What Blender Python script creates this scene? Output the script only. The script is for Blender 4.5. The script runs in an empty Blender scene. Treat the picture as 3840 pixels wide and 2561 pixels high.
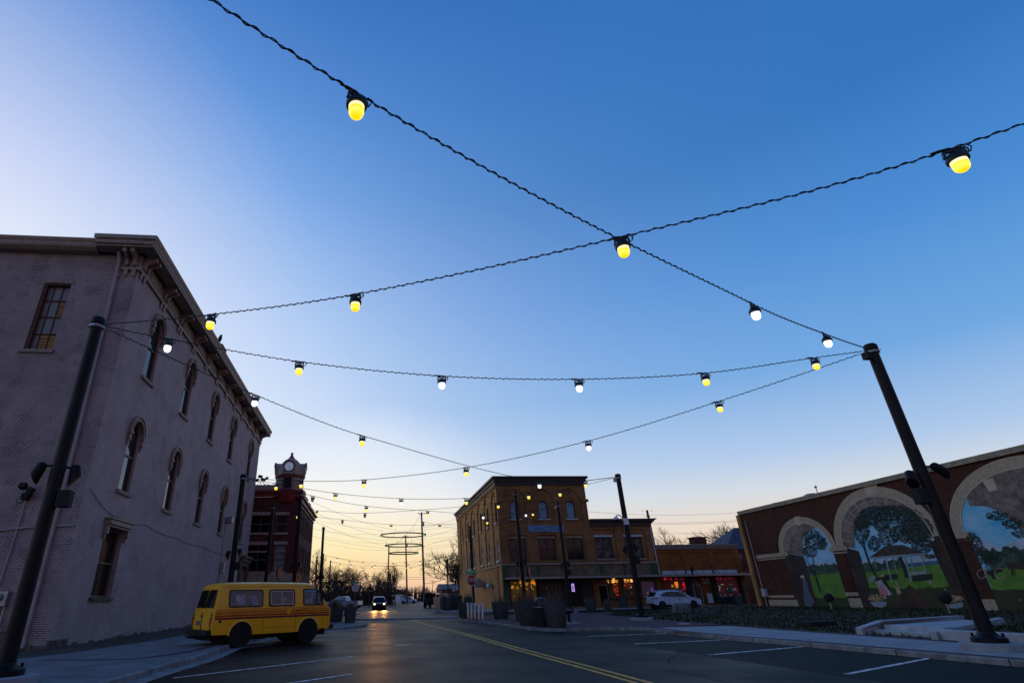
import bpy, math, random
from mathutils import Matrix, Vector
R_ = math.radians
SC = bpy.context.scene
COL = SC.collection
# ---------------------------------------------------------------- camera
cd = bpy.data.cameras.new('camera'); cam = bpy.data.objects.new('camera', cd); COL.objects.link(cam); SC.camera = cam
CR = [[0.9955809, 0.0222413, 0.0912354], [-0.0919866, 0.4264633, 0.8998153], [-0.0188955, -0.9042314, 0.4266246]]
cam.matrix_world = Matrix(((CR[0][0], -CR[0][1], -CR[0][2], 0), (CR[1][0], -CR[1][1], -CR[1][2], 0),
                           (CR[2][0], -CR[2][1], -CR[2][2], 1.5), (0, 0, 0, 1)))
FPX = 2029.77
cd.sensor_width = 36; cd.lens = 36 * FPX / 3840; cd.shift_x = (1920 - 1592.5) / 3840; cd.clip_start = 0.05; cd.clip_end = 3000
# ---------------------------------------------------------------- world: dusk sky, glow of the set sun low on the left
W = bpy.data.worlds.new('World'); SC.world = W; W.use_nodes = True
nt = W.node_tree; N = nt.nodes; L = nt.links
bg = N['Background']
def srgb(h):
    h = h.lstrip('#'); o = []
    for i in (0, 2, 4):
        c = int(h[i:i + 2], 16) / 255
        o.append(c / 12.92 if c <= 0.04045 else ((c + 0.055) / 1.055) ** 2.4)
    return (*o, 1)
def mathn(op, a=None, b=None):
    n = N.new('ShaderNodeMath'); n.operation = op
    for i, q in enumerate((a, b)):
        if q is None: continue
        if isinstance(q, (int, float)): n.inputs[i].default_value = q
        else: L.new(q, n.inputs[i])
    return n.outputs[0]
tc = N.new('ShaderNodeTexCoord'); sx = N.new('ShaderNodeSeparateXYZ'); L.new(tc.outputs['Generated'], sx.inputs[0])
elev = mathn('DIVIDE', mathn('ARCSINE', sx.outputs[2]), math.pi / 2)
def wramp(stops):
    n = N.new('ShaderNodeValToRGB'); L.new(elev, n.inputs[0]); cr = n.color_ramp; cr.interpolation = 'EASE' if False else 'LINEAR'
    while len(cr.elements) < len(stops): cr.elements.new(0.5)
    for e, (d, c) in zip(cr.elements, stops): e.position = max(0, d / 90); e.color = srgb(c)
    return n.outputs[0]
rampA = wramp([(0, '#f2c0a4'), (2.2, '#ffd8a0'), (4.5, '#ffeeb8'), (9, '#fffaec'), (15, '#f9faff'), (22, '#f6f8ff'), (30, '#eceffd'), (37, '#e0e4fb'), (45, '#cdd2ef'), (56, '#9db4e2'), (66, '#4a6fae'), (90, '#1b3566')])
rampM = wramp([(0, '#edbba4'), (2.5, '#fbdcae'), (5, '#fbe9c6'), (9, '#eff0f0'), (12, '#e2ebf7'), (17, '#cfe0f8'), (24, '#b7d0f5'), (32, '#9bbdee'), (40, '#7aa8e6'), (48, '#5f93da'), (57, '#487dc9'), (67, '#2a5292'), (90, '#152c54')])
rampB = wramp([(0, '#dfb3a8'), (2.5, '#efcdaf'), (5, '#ebdacb'), (8, '#d0d9e3'), (11, '#abc7ea'), (18, '#6ba5e0'), (28, '#4489d3'), (38, '#2d72bb'), (57, '#2e6ab4'), (70, '#1d3f74'), (90, '#101f3c')])
GA, GE = R_(-46), R_(18)
dv = N.new('ShaderNodeVectorMath'); dv.operation = 'DOT_PRODUCT'; L.new(tc.outputs['Generated'], dv.inputs[0])
dv.inputs[1].default_value = (math.sin(GA) * math.cos(GE), math.cos(GA) * math.cos(GE), math.sin(GE))
ang = mathn('ARCCOSINE', dv.outputs['Value'])
fac = mathn('EXPONENT', mathn('MULTIPLY', mathn('POWER', mathn('DIVIDE', ang, R_(43)), 1.8), -1.0))
dv2 = N.new('ShaderNodeVectorMath'); dv2.operation = 'DOT_PRODUCT'; L.new(tc.outputs['Generated'], dv2.inputs[0]); dv2.inputs[1].default_value = (math.sin(R_(-6)) * .999, math.cos(R_(-6)) * .999, .045)
fac2 = mathn('EXPONENT', mathn('MULTIPLY', mathn('POWER', mathn('DIVIDE', mathn('ARCCOSINE', dv2.outputs['Value']), R_(17)), 1.7), -1.0))
fac = mathn('MAXIMUM', fac, fac2)
m0 = N.new('ShaderNodeMix'); m0.data_type = 'RGBA'; L.new(mathn('MULTIPLY', fac, 2.2), m0.inputs[0]); m0.clamp_factor = True; L.new(rampB, m0.inputs[6]); L.new(rampM, m0.inputs[7])
mx = N.new('ShaderNodeMix'); mx.data_type = 'RGBA'; mx.clamp_factor = True; L.new(mathn('MULTIPLY', mathn('SUBTRACT', fac, .455), 1.83), mx.inputs[0]); L.new(m0.outputs[2], mx.inputs[6]); L.new(rampA, mx.inputs[7])
# the half of the sky away from the sunset is much darker
mr = N.new('ShaderNodeMapRange'); L.new(ang, mr.inputs[0]); mr.inputs[1].default_value = R_(103); mr.inputs[2].default_value = R_(135); mr.inputs[3].default_value = 0.0; mr.inputs[4].default_value = 1.0
mr.interpolation_type = 'SMOOTHSTEP'
sk = N.new('ShaderNodeMix'); sk.data_type = 'RGBA'; sk.blend_type = 'MULTIPLY'; sk.inputs[0].default_value = 1
L.new(mx.outputs[2], sk.inputs[6])
back = wramp([(0, '#8d7078'), (6, '#a57f84'), (14, '#a08390'), (25, '#75718f'), (42, '#4b5677'), (65, '#313f5e'), (90, '#1f2b49')])
L.new(mr.outputs[0], sk.inputs[0]); sk.blend_type = 'MIX'; L.new(back, sk.inputs[7])
L.new(sk.outputs[2], bg.inputs[0]); bg.inputs[1].default_value = 1.0
# ---------------------------------------------------------------- the last direct glow of a sun on the horizon
sl = bpy.data.lights.new('sun', 'SUN'); sl.energy = 0.10; sl.angle = R_(12); sl.color = (1.0, 0.62, 0.36)
so = bpy.data.objects.new('sun', sl); COL.objects.link(so)
so.rotation_euler = Vector((-math.sin(GA) * math.cos(R_(3)), -math.cos(GA) * math.cos(R_(3)), -math.sin(R_(3)))).to_track_quat('-Z', 'Y').to_euler()
SC.view_settings.view_transform = 'Standard'; SC.view_settings.look = 'None'; SC.view_settings.exposure = 0.0; SC.view_settings.gamma = 1.0
# ---------------------------------------------------------------- sight lines of the photograph (source pixels) onto real planes
def _ray(p):
    a = (p[0] - 1592.5, p[1] - 1280.5, FPX); return Vector([sum(CR[i][j] * a[j] for j in range(3)) for i in range(3)])
def gz(p, z=0.0):
    r = _ray(p); t = (z - 1.5) / r.z; return Vector((r.x * t, r.y * t, z))
def onx(p, X):
    r = _ray(p); t = X / r.x; return Vector((X, r.y * t, 1.5 + r.z * t))
def ony(p, Y):
    r = _ray(p); t = Y / r.y; return Vector((r.x * t, Y, 1.5 + r.z * t))
def zr(x0, y0, s): return lambda x, y: (x0 + x * s, y0 + y * s)
# ---------------------------------------------------------------- materials
MATS = {}
def _mat(name):
    m = bpy.data.materials.new(name); m.use_nodes = True; MATS[name] = m
    t = m.node_tree; return m, t, t.nodes['Principled BSDF'], t.nodes, t.links
def M(name, col, rough=.6, metal=0, spec=.5, var=.12, scale=2.0, bump=0, bscale=30, col2=None, coat=0, stretch=(1, 1, 1)):
    m, t, b, n, l = _mat(name)
    g = n.new('ShaderNodeNewGeometry'); mp = n.new('ShaderNodeMapping'); mp.inputs['Scale'].default_value = stretch
    if coat: # moving things keep their pattern: object coordinates
        g2 = n.new('ShaderNodeTexCoord'); l.new(g2.outputs['Object'], mp.inputs[0])
    else: l.new(g.outputs['Position'], mp.inputs[0])
    ns = n.new('ShaderNodeTexNoise'); ns.inputs['Scale'].default_value = scale; ns.inputs['Detail'].default_value = 6; ns.inputs['Roughness'].default_value = .62; l.new(mp.outputs[0], ns.inputs[0])
    cr = n.new('ShaderNodeValToRGB'); l.new(ns.outputs[0], cr.inputs[0])
    c2 = col2 or tuple(c * (1 - 2.2 * var) for c in col); c1 = tuple(min(1, c * (1 + var)) for c in col) if not col2 else col
    cr.color_ramp.elements[0].position = .34; cr.color_ramp.elements[1].position = .66
    cr.color_ramp.elements[0].color = (*c2, 1); cr.color_ramp.elements[1].color = (*c1, 1)
    l.new(cr.outputs[0], b.inputs['Base Color'])
    b.inputs['Roughness'].default_value = rough; b.inputs['Metallic'].default_value = metal; b.inputs['Specular IOR Level'].default_value = spec
    if coat: b.inputs['Coat Weight'].default_value = coat; b.inputs['Coat Roughness'].default_value = .08
    if bump:
        n2 = n.new('ShaderNodeTexNoise'); n2.inputs['Scale'].default_value = bscale; n2.inputs['Detail'].default_value = 4; l.new(mp.outputs[0], n2.inputs[0])
        bp = n.new('ShaderNodeBump'); bp.inputs['Strength'].default_value = bump; bp.inputs['Distance'].default_value = .02; l.new(n2.outputs[0], bp.inputs['Height']); l.new(bp.outputs[0], b.inputs['Normal'])
    return m
def BRICK(name, c1, c2, mortar, bw=.21, bh=.075, ms=.012, rough=.85, bump=.5, patch=.35, mottle=None, stain=None, smooth=.1):
    """courses laid along world x+y and z; patch = large-scale fading of the brick colour"""
    m, t, b, n, l = _mat(name)
    g = n.new('ShaderNodeNewGeometry'); s = n.new('ShaderNodeSeparateXYZ'); l.new(g.outputs['Position'], s.inputs[0])
    a = n.new('ShaderNodeMath'); l.new(s.outputs[0], a.inputs[0]); l.new(s.outputs[1], a.inputs[1])
    c = n.new('ShaderNodeCombineXYZ'); l.new(a.outputs[0], c.inputs[0]); l.new(s.outputs[2], c.inputs[1])
    br = n.new('ShaderNodeTexBrick'); l.new(c.outputs[0], br.inputs[0]); br.inputs['Scale'].default_value = 1
    br.inputs['Brick Width'].default_value = bw; br.inputs['Row Height'].default_value = bh; br.inputs['Mortar Size'].default_value = ms; br.inputs['Mortar Smooth'].default_value = smooth
    br.inputs['Color1'].default_value = (*c1, 1); br.inputs['Color2'].default_value = (*c2, 1); br.inputs['Mortar'].default_value = (*mortar, 1); br.inputs['Bias'].default_value = -.1
    ns = n.new('ShaderNodeTexNoise'); ns.inputs['Scale'].default_value = .8; ns.inputs['Detail'].default_value = 7; ns.inputs['Roughness'].default_value = .65; l.new(g.outputs['Position'], ns.inputs[0])
    mr = n.new('ShaderNodeMapRange'); l.new(ns.outputs[0], mr.inputs[0]); mr.inputs[1].default_value = .3; mr.inputs[2].default_value = .7; mr.inputs[3].default_value = 1 - patch; mr.inputs[4].default_value = 1 + patch * .4
    mu = n.new('ShaderNodeMix'); mu.data_type = 'RGBA'; mu.blend_type = 'MULTIPLY'; mu.inputs[0].default_value = 1; l.new(br.outputs[0], mu.inputs[6]); l.new(mr.outputs[0], mu.inputs[7])
    out = mu.outputs[2]
    if mottle:   # worn paint: gaps where courses and bare brick show (colour, amount)
        n3 = n.new('ShaderNodeTexNoise'); n3.inputs['Scale'].default_value = 1.3; n3.inputs['Detail'].default_value = 9; n3.inputs['Roughness'].default_value = .7; l.new(g.outputs['Position'], n3.inputs[0])
        m3 = n.new('ShaderNodeMapRange'); l.new(n3.outputs[0], m3.inputs[0]); m3.inputs[1].default_value = mottle[1]; m3.inputs[2].default_value = mottle[1] + .05
        f = n.new('ShaderNodeMath'); f.operation = 'MULTIPLY'; l.new(m3.outputs[0], f.inputs[0]); l.new(br.outputs['Fac'], f.inputs[1])
        x = n.new('ShaderNodeMix'); x.data_type = 'RGBA'; l.new(f.outputs[0], x.inputs[0]); l.new(out, x.inputs[6]); x.inputs[7].default_value = (*mottle[0], 1); out = x.outputs[2]
    l.new(out, b.inputs['Base Color']); b.inputs['Roughness'].default_value = rough; b.inputs['Specular IOR Level'].default_value = .25
    if bump:
        n2 = n.new('ShaderNodeTexNoise'); n2.inputs['Scale'].default_value = 45; l.new(g.outputs['Position'], n2.inputs[0])
        ad = n.new('ShaderNodeMath'); ad.operation = 'SUBTRACT'; l.new(n2.outputs[0], ad.inputs[0]); l.new(br.outputs['Fac'], ad.inputs[1])
        bp = n.new('ShaderNodeBump'); bp.inputs['Strength'].default_value = bump; bp.inputs['Distance'].default_value = .015; l.new(ad.outputs[0], bp.inputs['Height']); l.new(bp.outputs[0], b.inputs['Normal'])
    return m
def GLASS(name, col=(.02, .025, .03), rough=.04, spec=.9, wav=.0):
    m, t, b, n, l = _mat(name); b.inputs['Base Color'].default_value = (*col, 1); b.inputs['Roughness'].default_value = rough; b.inputs['Specular IOR Level'].default_value = spec
    g = n.new('ShaderNodeNewGeometry'); ns = n.new('ShaderNodeTexNoise'); ns.inputs['Scale'].default_value = 1.2; l.new(g.outputs['Position'], ns.inputs[0])
    bp = n.new('ShaderNodeBump'); bp.inputs['Strength'].default_value = wav or .04; bp.inputs['Distance'].default_value = .05; l.new(ns.outputs[0], bp.inputs['Height']); l.new(bp.outputs[0], b.inputs['Normal'])
    return m
def EMIT(name, col, s, base=None):
    m, t, b, n, l = _mat(name); b.inputs['Base Color'].default_value = (*(base or col), 1); b.inputs['Emission Color'].default_value = (*col, 1); b.inputs['Emission Strength'].default_value = s; b.inputs['Roughness'].default_value = .4
    return m
# ---------------------------------------------------------------- mesh builder
ORG = {}
class MB:
    def __init__(s): s.v = []; s.f = []; s.m = []
    def add(s, vs, fs, mi=0):
        o = len(s.v); s.v += [Vector(q) for q in vs]; s.f += [tuple(i + o for i in f) for f in fs]; s.m += [mi] * len(fs); return s
    def box(s, x0, x1, y0, y1, z0, z1, mi=0):
        return s.add([(x0, y0, z0), (x1, y0, z0), (x1, y1, z0), (x0, y1, z0), (x0, y0, z1), (x1, y0, z1), (x1, y1, z1), (x0, y1, z1)],
                     [(0, 3, 2, 1), (4, 5, 6, 7), (0, 1, 5, 4), (1, 2, 6, 5), (2, 3, 7, 6), (3, 0, 4, 7)], mi)
    def obox(s, c, h, mat, mi=0):
        c = Vector(c); vs = [c + mat @ Vector((a * h[0], b * h[1], d * h[2])) for d in (-1, 1) for a, b in ((-1, -1), (1, -1), (1, 1), (-1, 1))]
        return s.add(vs, [(0, 3, 2, 1), (4, 5, 6, 7), (0, 1, 5, 4), (1, 2, 6, 5), (2, 3, 7, 6), (3, 0, 4, 7)], mi)
    def prism(s, pts, off, mi=0):
        pts = [Vector(p) for p in pts]; off = Vector(off); n = len(pts)
        nn = Vector((0, 0, 0))
        for i in range(n): nn += (pts[i] - pts[0]).cross(pts[(i + 1) % n] - pts[0])
        if nn.dot(off) > 0: pts = pts[::-1]
        return s.add(pts + [p + off for p in pts], [tuple(range(n)), tuple(range(2 * n - 1, n - 1, -1))] + [(i + n, (i + 1) % n + n, (i + 1) % n, i) for i in range(n)], mi)
    def cyl(s, p0, p1, r0, r1=None, n=12, mi=0, caps=True):
        p0 = Vector(p0); p1 = Vector(p1); r1 = r0 if r1 is None else r1; d = (p1 - p0).normalized(); u = d.orthogonal().normalized(); w = d.cross(u)
        vs = [p + (u * math.cos(2 * math.pi * i / n) + w * math.sin(2 * math.pi * i / n)) * r for p, r in ((p0, r0), (p1, r1)) for i in range(n)]
        fs = [(i, (i + 1) % n, (i + 1) % n + n, i + n) for i in range(n)]
        if caps: fs += [tuple(range(n - 1, -1, -1)), tuple(range(n, 2 * n))]
        return s.add(vs, fs, mi)
    def tube(s, pts, r, n=5, mi=0):
        pts = [Vector(p) for p in pts]; vs = []; u = None; k = len(pts)
        for i, p in enumerate(pts):
            d = (pts[min(i + 1, k - 1)] - pts[max(i - 1, 0)]).normalized()
            u = (u - d * u.dot(d)).normalized() if u is not None and (u - d * u.dot(d)).length > 1e-4 else d.orthogonal().normalized()
            w = d.cross(u); rr = r[i] if isinstance(r, (list, tuple)) else r
            vs += [p + (u * math.cos(2 * math.pi * j / n) + w * math.sin(2 * math.pi * j / n)) * rr for j in range(n)]
        fs = [(a * n + j, a * n + (j + 1) % n, (a + 1) * n + (j + 1) % n, (a + 1) * n + j) for a in range(k - 1) for j in range(n)]
        fs += [tuple(range(n - 1, -1, -1)), tuple(range((k - 1) * n, k * n))]
        return s.add(vs, fs, mi)
    def lathe(s, prof, c=(0, 0, 0), n=16, mat=None, mi=0):
        c = Vector(c); mat = mat or Matrix.Identity(3); vs = []; k = len(prof)
        for r, z in prof: vs += [c + mat @ Vector((r * math.cos(2 * math.pi * i / n), r * math.sin(2 * math.pi * i / n), z)) for i in range(n)]
        fs = [(a * n + i, a * n + (i + 1) % n, (a + 1) * n + (i + 1) % n, (a + 1) * n + i) for a in range(k - 1) for i in range(n)]
        fs += [tuple(range(n - 1, -1, -1)), tuple(range((k - 1) * n, k * n))]
        return s.add(vs, fs, mi)
    def build(s, name, mats, parent=None, smooth=False, bevel=0, label=None, cat=None, group=None, kind=None, seg=2):
        if not isinstance(mats, (list, tuple)): mats = [mats]
        me = bpy.data.meshes.new(name); o = bpy.data.objects.new(name, me); COL.objects.link(o)
        if parent is not None: org = ORG[parent]; o.parent = parent
        else:
            xs = [v.x for v in s.v]; ys = [v.y for v in s.v]; zs = [v.z for v in s.v]
            org = Vector(((min(xs) + max(xs)) / 2, (min(ys) + max(ys)) / 2, min(zs))); o.location = org
        ORG[o] = org
        me.from_pydata([tuple(v - org) for v in s.v], [], s.f)
        for mm in mats: me.materials.append(mm)
        if len(mats) > 1: me.polygons.foreach_set('material_index', s.m)
        if smooth: me.polygons.foreach_set('use_smooth', [True] * len(s.f)); me.set_sharp_from_angle(angle=R_(smooth if smooth > 1 else 35))
        me.update()
        if bevel:
            b = o.modifiers.new('bevel', 'BEVEL'); b.width = bevel; b.segments = seg; b.limit_method = 'ANGLE'; b.angle_limit = R_(30)
        tag(o, label, cat, group, kind); return o
def tag(o, label=None, cat=None, group=None, kind=None):
    for k, v in (('label', label), ('category', cat), ('group', group), ('kind', kind)):
        if v: o[k] = v
    return o
def thing(name, label, cat, loc=(0, 0, 0), group=None, rz=0, local=False):
    o = bpy.data.objects.new(name, None); COL.objects.link(o); o.location = loc; o.rotation_euler = (0, 0, rz); o.empty_display_size = .2
    ORG[o] = Vector((0, 0, 0)) if local else Vector(loc); return tag(o, label, cat, group)
def clone(o, parent=None):
    c = o.copy(); COL.objects.link(c); ORG[c] = ORG.get(o, Vector((0, 0, 0))).copy()
    if parent is not None: c.parent = parent
    for ch in [q for q in KIDS(o)]: clone(ch, c)
    return c
def KIDS(o): return list(o.children)
def place(src, loc, rz=0, label=None, scale=None, group=None):
    c = clone(src); c.location = loc; c.rotation_euler = (0, 0, rz)
    if label: c['label'] = label
    if group: c['group'] = group
    if scale: c.scale = (scale,) * 3 if not isinstance(scale, tuple) else scale
    return c
# a wall face with window and door openings; op = (u0, u1, z0, z1, arched)
def facade(mb, O, U, Nn, Wd, H, ops, depth=.25, mi=0, rmi=None, seg=12, back=False):
    O = Vector(O); U = Vector(U); Nn = Vector(Nn); Z = Vector((0, 0, 1)); rmi = mi if rmi is None else rmi
    P = lambda u, z, d=0: O + U * u + Z * z - Nn * d
    flip = U.cross(Z).dot(Nn) < 0
    def face(ps, m): mb.add(ps, [tuple(range(len(ps))) if not flip else tuple(range(len(ps) - 1, -1, -1))], m)
    us = sorted({0, Wd, *[o[0] for o in ops], *[o[1] for o in ops]}); zs = sorted({0, H, *[o[2] for o in ops], *[o[3] for o in ops]})
    for i in range(len(us) - 1):
        for j in range(len(zs) - 1):
            cu = (us[i] + us[i + 1]) / 2; cz = (zs[j] + zs[j + 1]) / 2
            if any(o[0] < cu < o[1] and o[2] < cz < o[3] for o in ops): continue
            face([P(us[i], zs[j]), P(us[i + 1], zs[j]), P(us[i + 1], zs[j + 1]), P(us[i], zs[j + 1])], mi)
    for (u0, u1, z0, z1, ar) in ops:
        r = (u1 - u0) / 2; um = (u0 + u1) / 2; zc = z1 - r if ar else z1
        arc = [(um - r * math.cos(math.pi * k / seg), zc + r * math.sin(math.pi * k / seg)) for k in range(seg + 1)] if ar else [(u0, z1), (u1, z1)]
        if ar:
            h = seg // 2
            for k in range(h): mb.add([P(u0, z1), P(*arc[k]), P(*arc[k + 1])], [(0, 1, 2)], mi)
            for k in range(h, seg): mb.add([P(u1, z1), P(*arc[k]), P(*arc[k + 1])], [(0, 1, 2)], mi)
        loop = [(u0, z0), *arc, (u1, z0)]
        for k in range(len(loop) - 1):
            a, b = loop[k], loop[k + 1]
            if abs(a[0] - b[0]) + abs(a[1] - b[1]) < 1e-6: continue
            mb.add([P(*a), P(*b), P(*b, depth), P(*a, depth)], [(0, 1, 2, 3)], rmi)
        mb.add([P(u1, z0), P(u0, z0), P(u0, z0, depth), P(u1, z0, depth)], [(0, 1, 2, 3)], rmi)
        if back: mb.add([P(u0, z0, depth), P(u1, z0, depth), *[P(a[0], a[1], depth) for a in arc[::-1]]], [tuple(range(2 + len(arc)))], rmi)
def outline(op, ins=0, seg=12):
    u0, u1, z0, z1, ar = op; u0 += ins; u1 -= ins; z0 += ins; z1 -= ins
    if not ar: return [(u0, z0), (u1, z0), (u1, z1), (u0, z1)]
    r = (u1 - u0) / 2; um = (u0 + u1) / 2; zc = z1 - r
    return [(u0, z0), (u1, z0)] + [(um + r * math.cos(math.pi * k / seg), zc + r * math.sin(math.pi * k / seg)) for k in range(seg + 1)]
class Face2:
    """drawing plane on a wall: u along the wall, z up, d proud of the wall"""
    def __init__(s, O, U, Nn): s.O = Vector(O); s.U = Vector(U); s.N = Vector(Nn)
    def p(s, u, z, d=0): return s.O + s.U * u + Vector((0, 0, z)) + s.N * d
    def box(s, mb, u0, u1, z0, z1, d0, d1, mi=0):
        return mb.prism([s.p(u0, z0, d0), s.p(u1, z0, d0), s.p(u1, z1, d0), s.p(u0, z1, d0)], s.N * (d1 - d0), mi)
    def poly(s, mb, pts, d0, d1, mi=0): return mb.prism([s.p(u, z, d0) for u, z in pts], s.N * (d1 - d0), mi)
    def ring(s, mb, outer, inner, d0, d1, mi=0):
        n = len(outer)
        A = [s.p(u, z, d1) for u, z in outer]; B = [s.p(u, z, d1) for u, z in inner]; C = [s.p(u, z, d0) for u, z in outer]; D = [s.p(u, z, d0) for u, z in inner]
        fs = []
        for i in range(n):
            j = (i + 1) % n; fs += [(i, j, n + j, n + i), (2 * n + i, 2 * n + j, j, i), (n + i, n + j, 3 * n + j, 3 * n + i)]
        return mb.add(A + B + C + D, fs, mi)
    def band(s, mb, um, zc, r0, r1, d0, d1, a0=0, a1=180, seg=16, mi=0):
        pr = [(math.cos(R_(a0 + (a1 - a0) * k / seg)), math.sin(R_(a0 + (a1 - a0) * k / seg))) for k in range(seg + 1)]
        for k in range(seg):
            (c0, s0), (c1, s1) = pr[k], pr[k + 1]
            s.poly(mb, [(um + r0 * c0, zc + r0 * s0), (um + r1 * c0, zc + r1 * s0), (um + r1 * c1, zc + r1 * s1), (um + r0 * c1, zc + r0 * s1)], d0, d1, mi)
def window(parent, F, op, depth, fm, pm, bars=(0, 1), fw=.07, bw=.035, name='window', pane='pane', fd=.07, label=None, sash=None):
    """frame ring + meeting rail/bars set inside the opening; returns the frame object (its pane is a sub-part)"""
    mb = MB(); o = outline(op); i = outline(op, fw); F.ring(mb, o, i, -depth, -depth + fd)
    u0, u1, z0, z1, ar = op
    nv, nh = bars
    for k in range(1, nv + 1):
        u = u0 + (u1 - u0) * k / (nv + 1); F.box(mb, u - bw / 2, u + bw / 2, z0 + fw, z1 - fw, -depth + .005, -depth + fd - .012)
    for k in range(1, nh + 1):
        z = z0 + (z1 - z0) * k / (nh + 1) if not sash else sash; F.box(mb, u0 + fw, u1 - fw, z - bw, z + bw * .6, -depth + .004, -depth + fd - .008)
    w = mb.build(name, fm, parent, label=label)
    g = MB(); g.prism([F.p(u, z, -depth - .02) for u, z in outline(op, .01)], F.N * .022); g.build(pane, pm, w)
    return w
rnd = random.Random(7)
# ================================================================= materials used in the scene
m_asph = M('asphalt', (.0115, .0105, .0110), rough=.5, var=.22, scale=.35, bump=.4, bscale=60, spec=.05)
def _asph():
    t = m_asph.node_tree; n = t.nodes; l = t.links; b = n['Principled BSDF']
    g = n.new('ShaderNodeNewGeometry'); a = n.new('ShaderNodeTexNoise'); a.inputs['Scale'].default_value = .5; a.inputs['Detail'].default_value = 6; l.new(g.outputs['Position'], a.inputs[0])
    mr = n.new('ShaderNodeMapRange'); l.new(a.outputs[0], mr.inputs[0]); mr.inputs[1].default_value = .3; mr.inputs[2].default_value = .7; mr.inputs[3].default_value = .44; mr.inputs[4].default_value = .58; l.new(mr.outputs[0], b.inputs['Roughness'])
_asph()
m_asph2 = M('patched_asphalt', (.011, .0105, .011), rough=.7, var=.3, scale=.7, bump=.35, bscale=60, spec=.1)
m_soil = M('soil', (.045, .036, .025), rough=.95, var=.3, scale=1.2, bump=.8, bscale=9)
m_conc = M('sidewalk_concrete', (.30, .31, .33), rough=.85, var=.10, scale=1.4, bump=.25, bscale=50)
m_concl = M('shaded_sidewalk_concrete', (.16, .165, .175), rough=.85, var=.14, scale=1.1, bump=.25, bscale=50)  # darker concrete for the left sidewalk; the building's shade is in the colour
m_kerb = M('kerb_concrete', (.24, .235, .23), rough=.85, var=.2, scale=3, bump=.35, bscale=40)
m_paver = BRICK('clay_pavers', (.13, .055, .07), (.10, .045, .06), (.06, .03, .035), bw=.2, bh=.1, ms=.008, patch=.3)
def _flatpave(m):   # pavers lie flat: use x and y
    for n in m.node_tree.nodes:
        if n.type == 'COMBXYZ':
            s = [q for q in m.node_tree.nodes if q.type == 'SEPXYZ'][0]
            for lk in list(n.inputs[0].links) + list(n.inputs[1].links): m.node_tree.links.remove(lk)
            m.node_tree.links.new(s.outputs[0], n.inputs[0]); m.node_tree.links.new(s.outputs[1], n.inputs[1])
_flatpave(m_paver)
m_white = M('road_paint_white', (.8, .8, .8), rough=.7, var=.4, scale=5)
m_yel = M('road_paint_yellow', (.80, .40, .03), rough=.65, var=.25, scale=6)
m_lawn = M('lawn_soil', (.020, .024, .007), rough=.95, col2=(.032, .022, .010), scale=.9, bump=.9, bscale=14)
m_blade = M('grass_blade', (.020, .032, .005), rough=1, col2=(.032, .024, .008), scale=.6, spec=.0)
m_red = M('rusty_kerb', (.16, .05, .025), rough=.9, var=.3, scale=8)
m_pink = BRICK('painted_brick', (.45, .365, .355), (.42, .34, .335), (.28, .21, .205), bw=.21, bh=.078, ms=.011, rough=.75, bump=1.0, patch=.28, mottle=((.05, .035, .035), .53))
m_pinks = BRICK('painted_brick_smooth', (.47, .38, .375), (.45, .365, .36), (.36, .285, .285), bw=.21, bh=.078, ms=.010, rough=.7, bump=.8, patch=.22, mottle=((.12, .08, .08), .555))
m_trim = M('umber_trim', (.33, .245, .19), rough=.55, var=.12, scale=5)
m_trimd = M('dark_trim', (.06, .04, .03), rough=.6, var=.2, scale=5)
m_sill = M('stone_sill', (.30, .25, .22), rough=.8, var=.15, scale=6)
m_winfr = M('bronze_window_frame', (.10, .085, .06), rough=.5, var=.1)
m_brown = M('old_brown_frame', (.10, .045, .03), rough=.8, var=.3, scale=9)
m_gl = GLASS('window_glass'); m_gd = GLASS('dark_glass', (.008, .008, .01), rough=.12, spec=.5)
m_gdust = GLASS('dusty_glass', (.20, .17, .16), rough=.35, spec=.4)
m_ply = M('plywood', (.36, .17, .045), rough=.75, var=.35, scale=2.5, stretch=(1, 1, 6))
m_black = M('black_metal', (.012, .012, .014), rough=.45, var=.3, scale=3, spec=.5)
m_blackm = M('matt_black', (.008, .008, .009), rough=.8, var=.2)
m_galv = M('galvanised_metal', (.32, .33, .35), rough=.4, metal=.6, var=.15, scale=8)
m_pipe = M('grey_pipe_paint', (.36, .33, .34), rough=.6, var=.1)
m_rub = M('rubble_stone', (.14, .12, .10), rough=.95, var=.35, scale=3.5, bump=1.0, bscale=6)
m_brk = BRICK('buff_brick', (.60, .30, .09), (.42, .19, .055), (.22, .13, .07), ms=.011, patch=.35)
m_brkf = BRICK('buff_brick_shaded', (.40, .185, .06), (.27, .115, .04), (.14, .085, .045), ms=.011, patch=.4)  # front copy of the buff brick, darkened so its shade sits in the colour
m_brko = BRICK('orange_brick', (.42, .14, .03), (.28, .09, .022), (.10, .05, .03), ms=.011, patch=.4)
m_dred = BRICK('dark_red_brick', (.17, .058, .045), (.125, .042, .034), (.07, .03, .025), patch=.3)
m_mbrick = BRICK('mural_brick', (.125, .038, .020), (.07, .022, .014), (.03, .014, .010), bw=.21, bh=.07, ms=.012, patch=.45)
m_stone = M('buff_stone', (.30, .24, .17), rough=.85, var=.15, scale=4)
m_fasc = M('black_cornice', (.025, .022, .022), rough=.6, var=.2)
m_green = M('green_paint', (.015, .075, .03), rough=.6, var=.2)
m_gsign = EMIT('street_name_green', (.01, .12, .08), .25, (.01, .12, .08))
m_lite = M('pale_panel', (.42, .48, .55), rough=.6, var=.08)
m_blue = M('faded_blue_board', (.12, .24, .40), rough=.7, var=.18, scale=2)
m_orange = M('orange_sign', (.75, .24, .03), rough=.5, var=.1)
m_stopred = M('stop_sign_red', (.28, .02, .02), rough=.5, var=.1)
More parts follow.
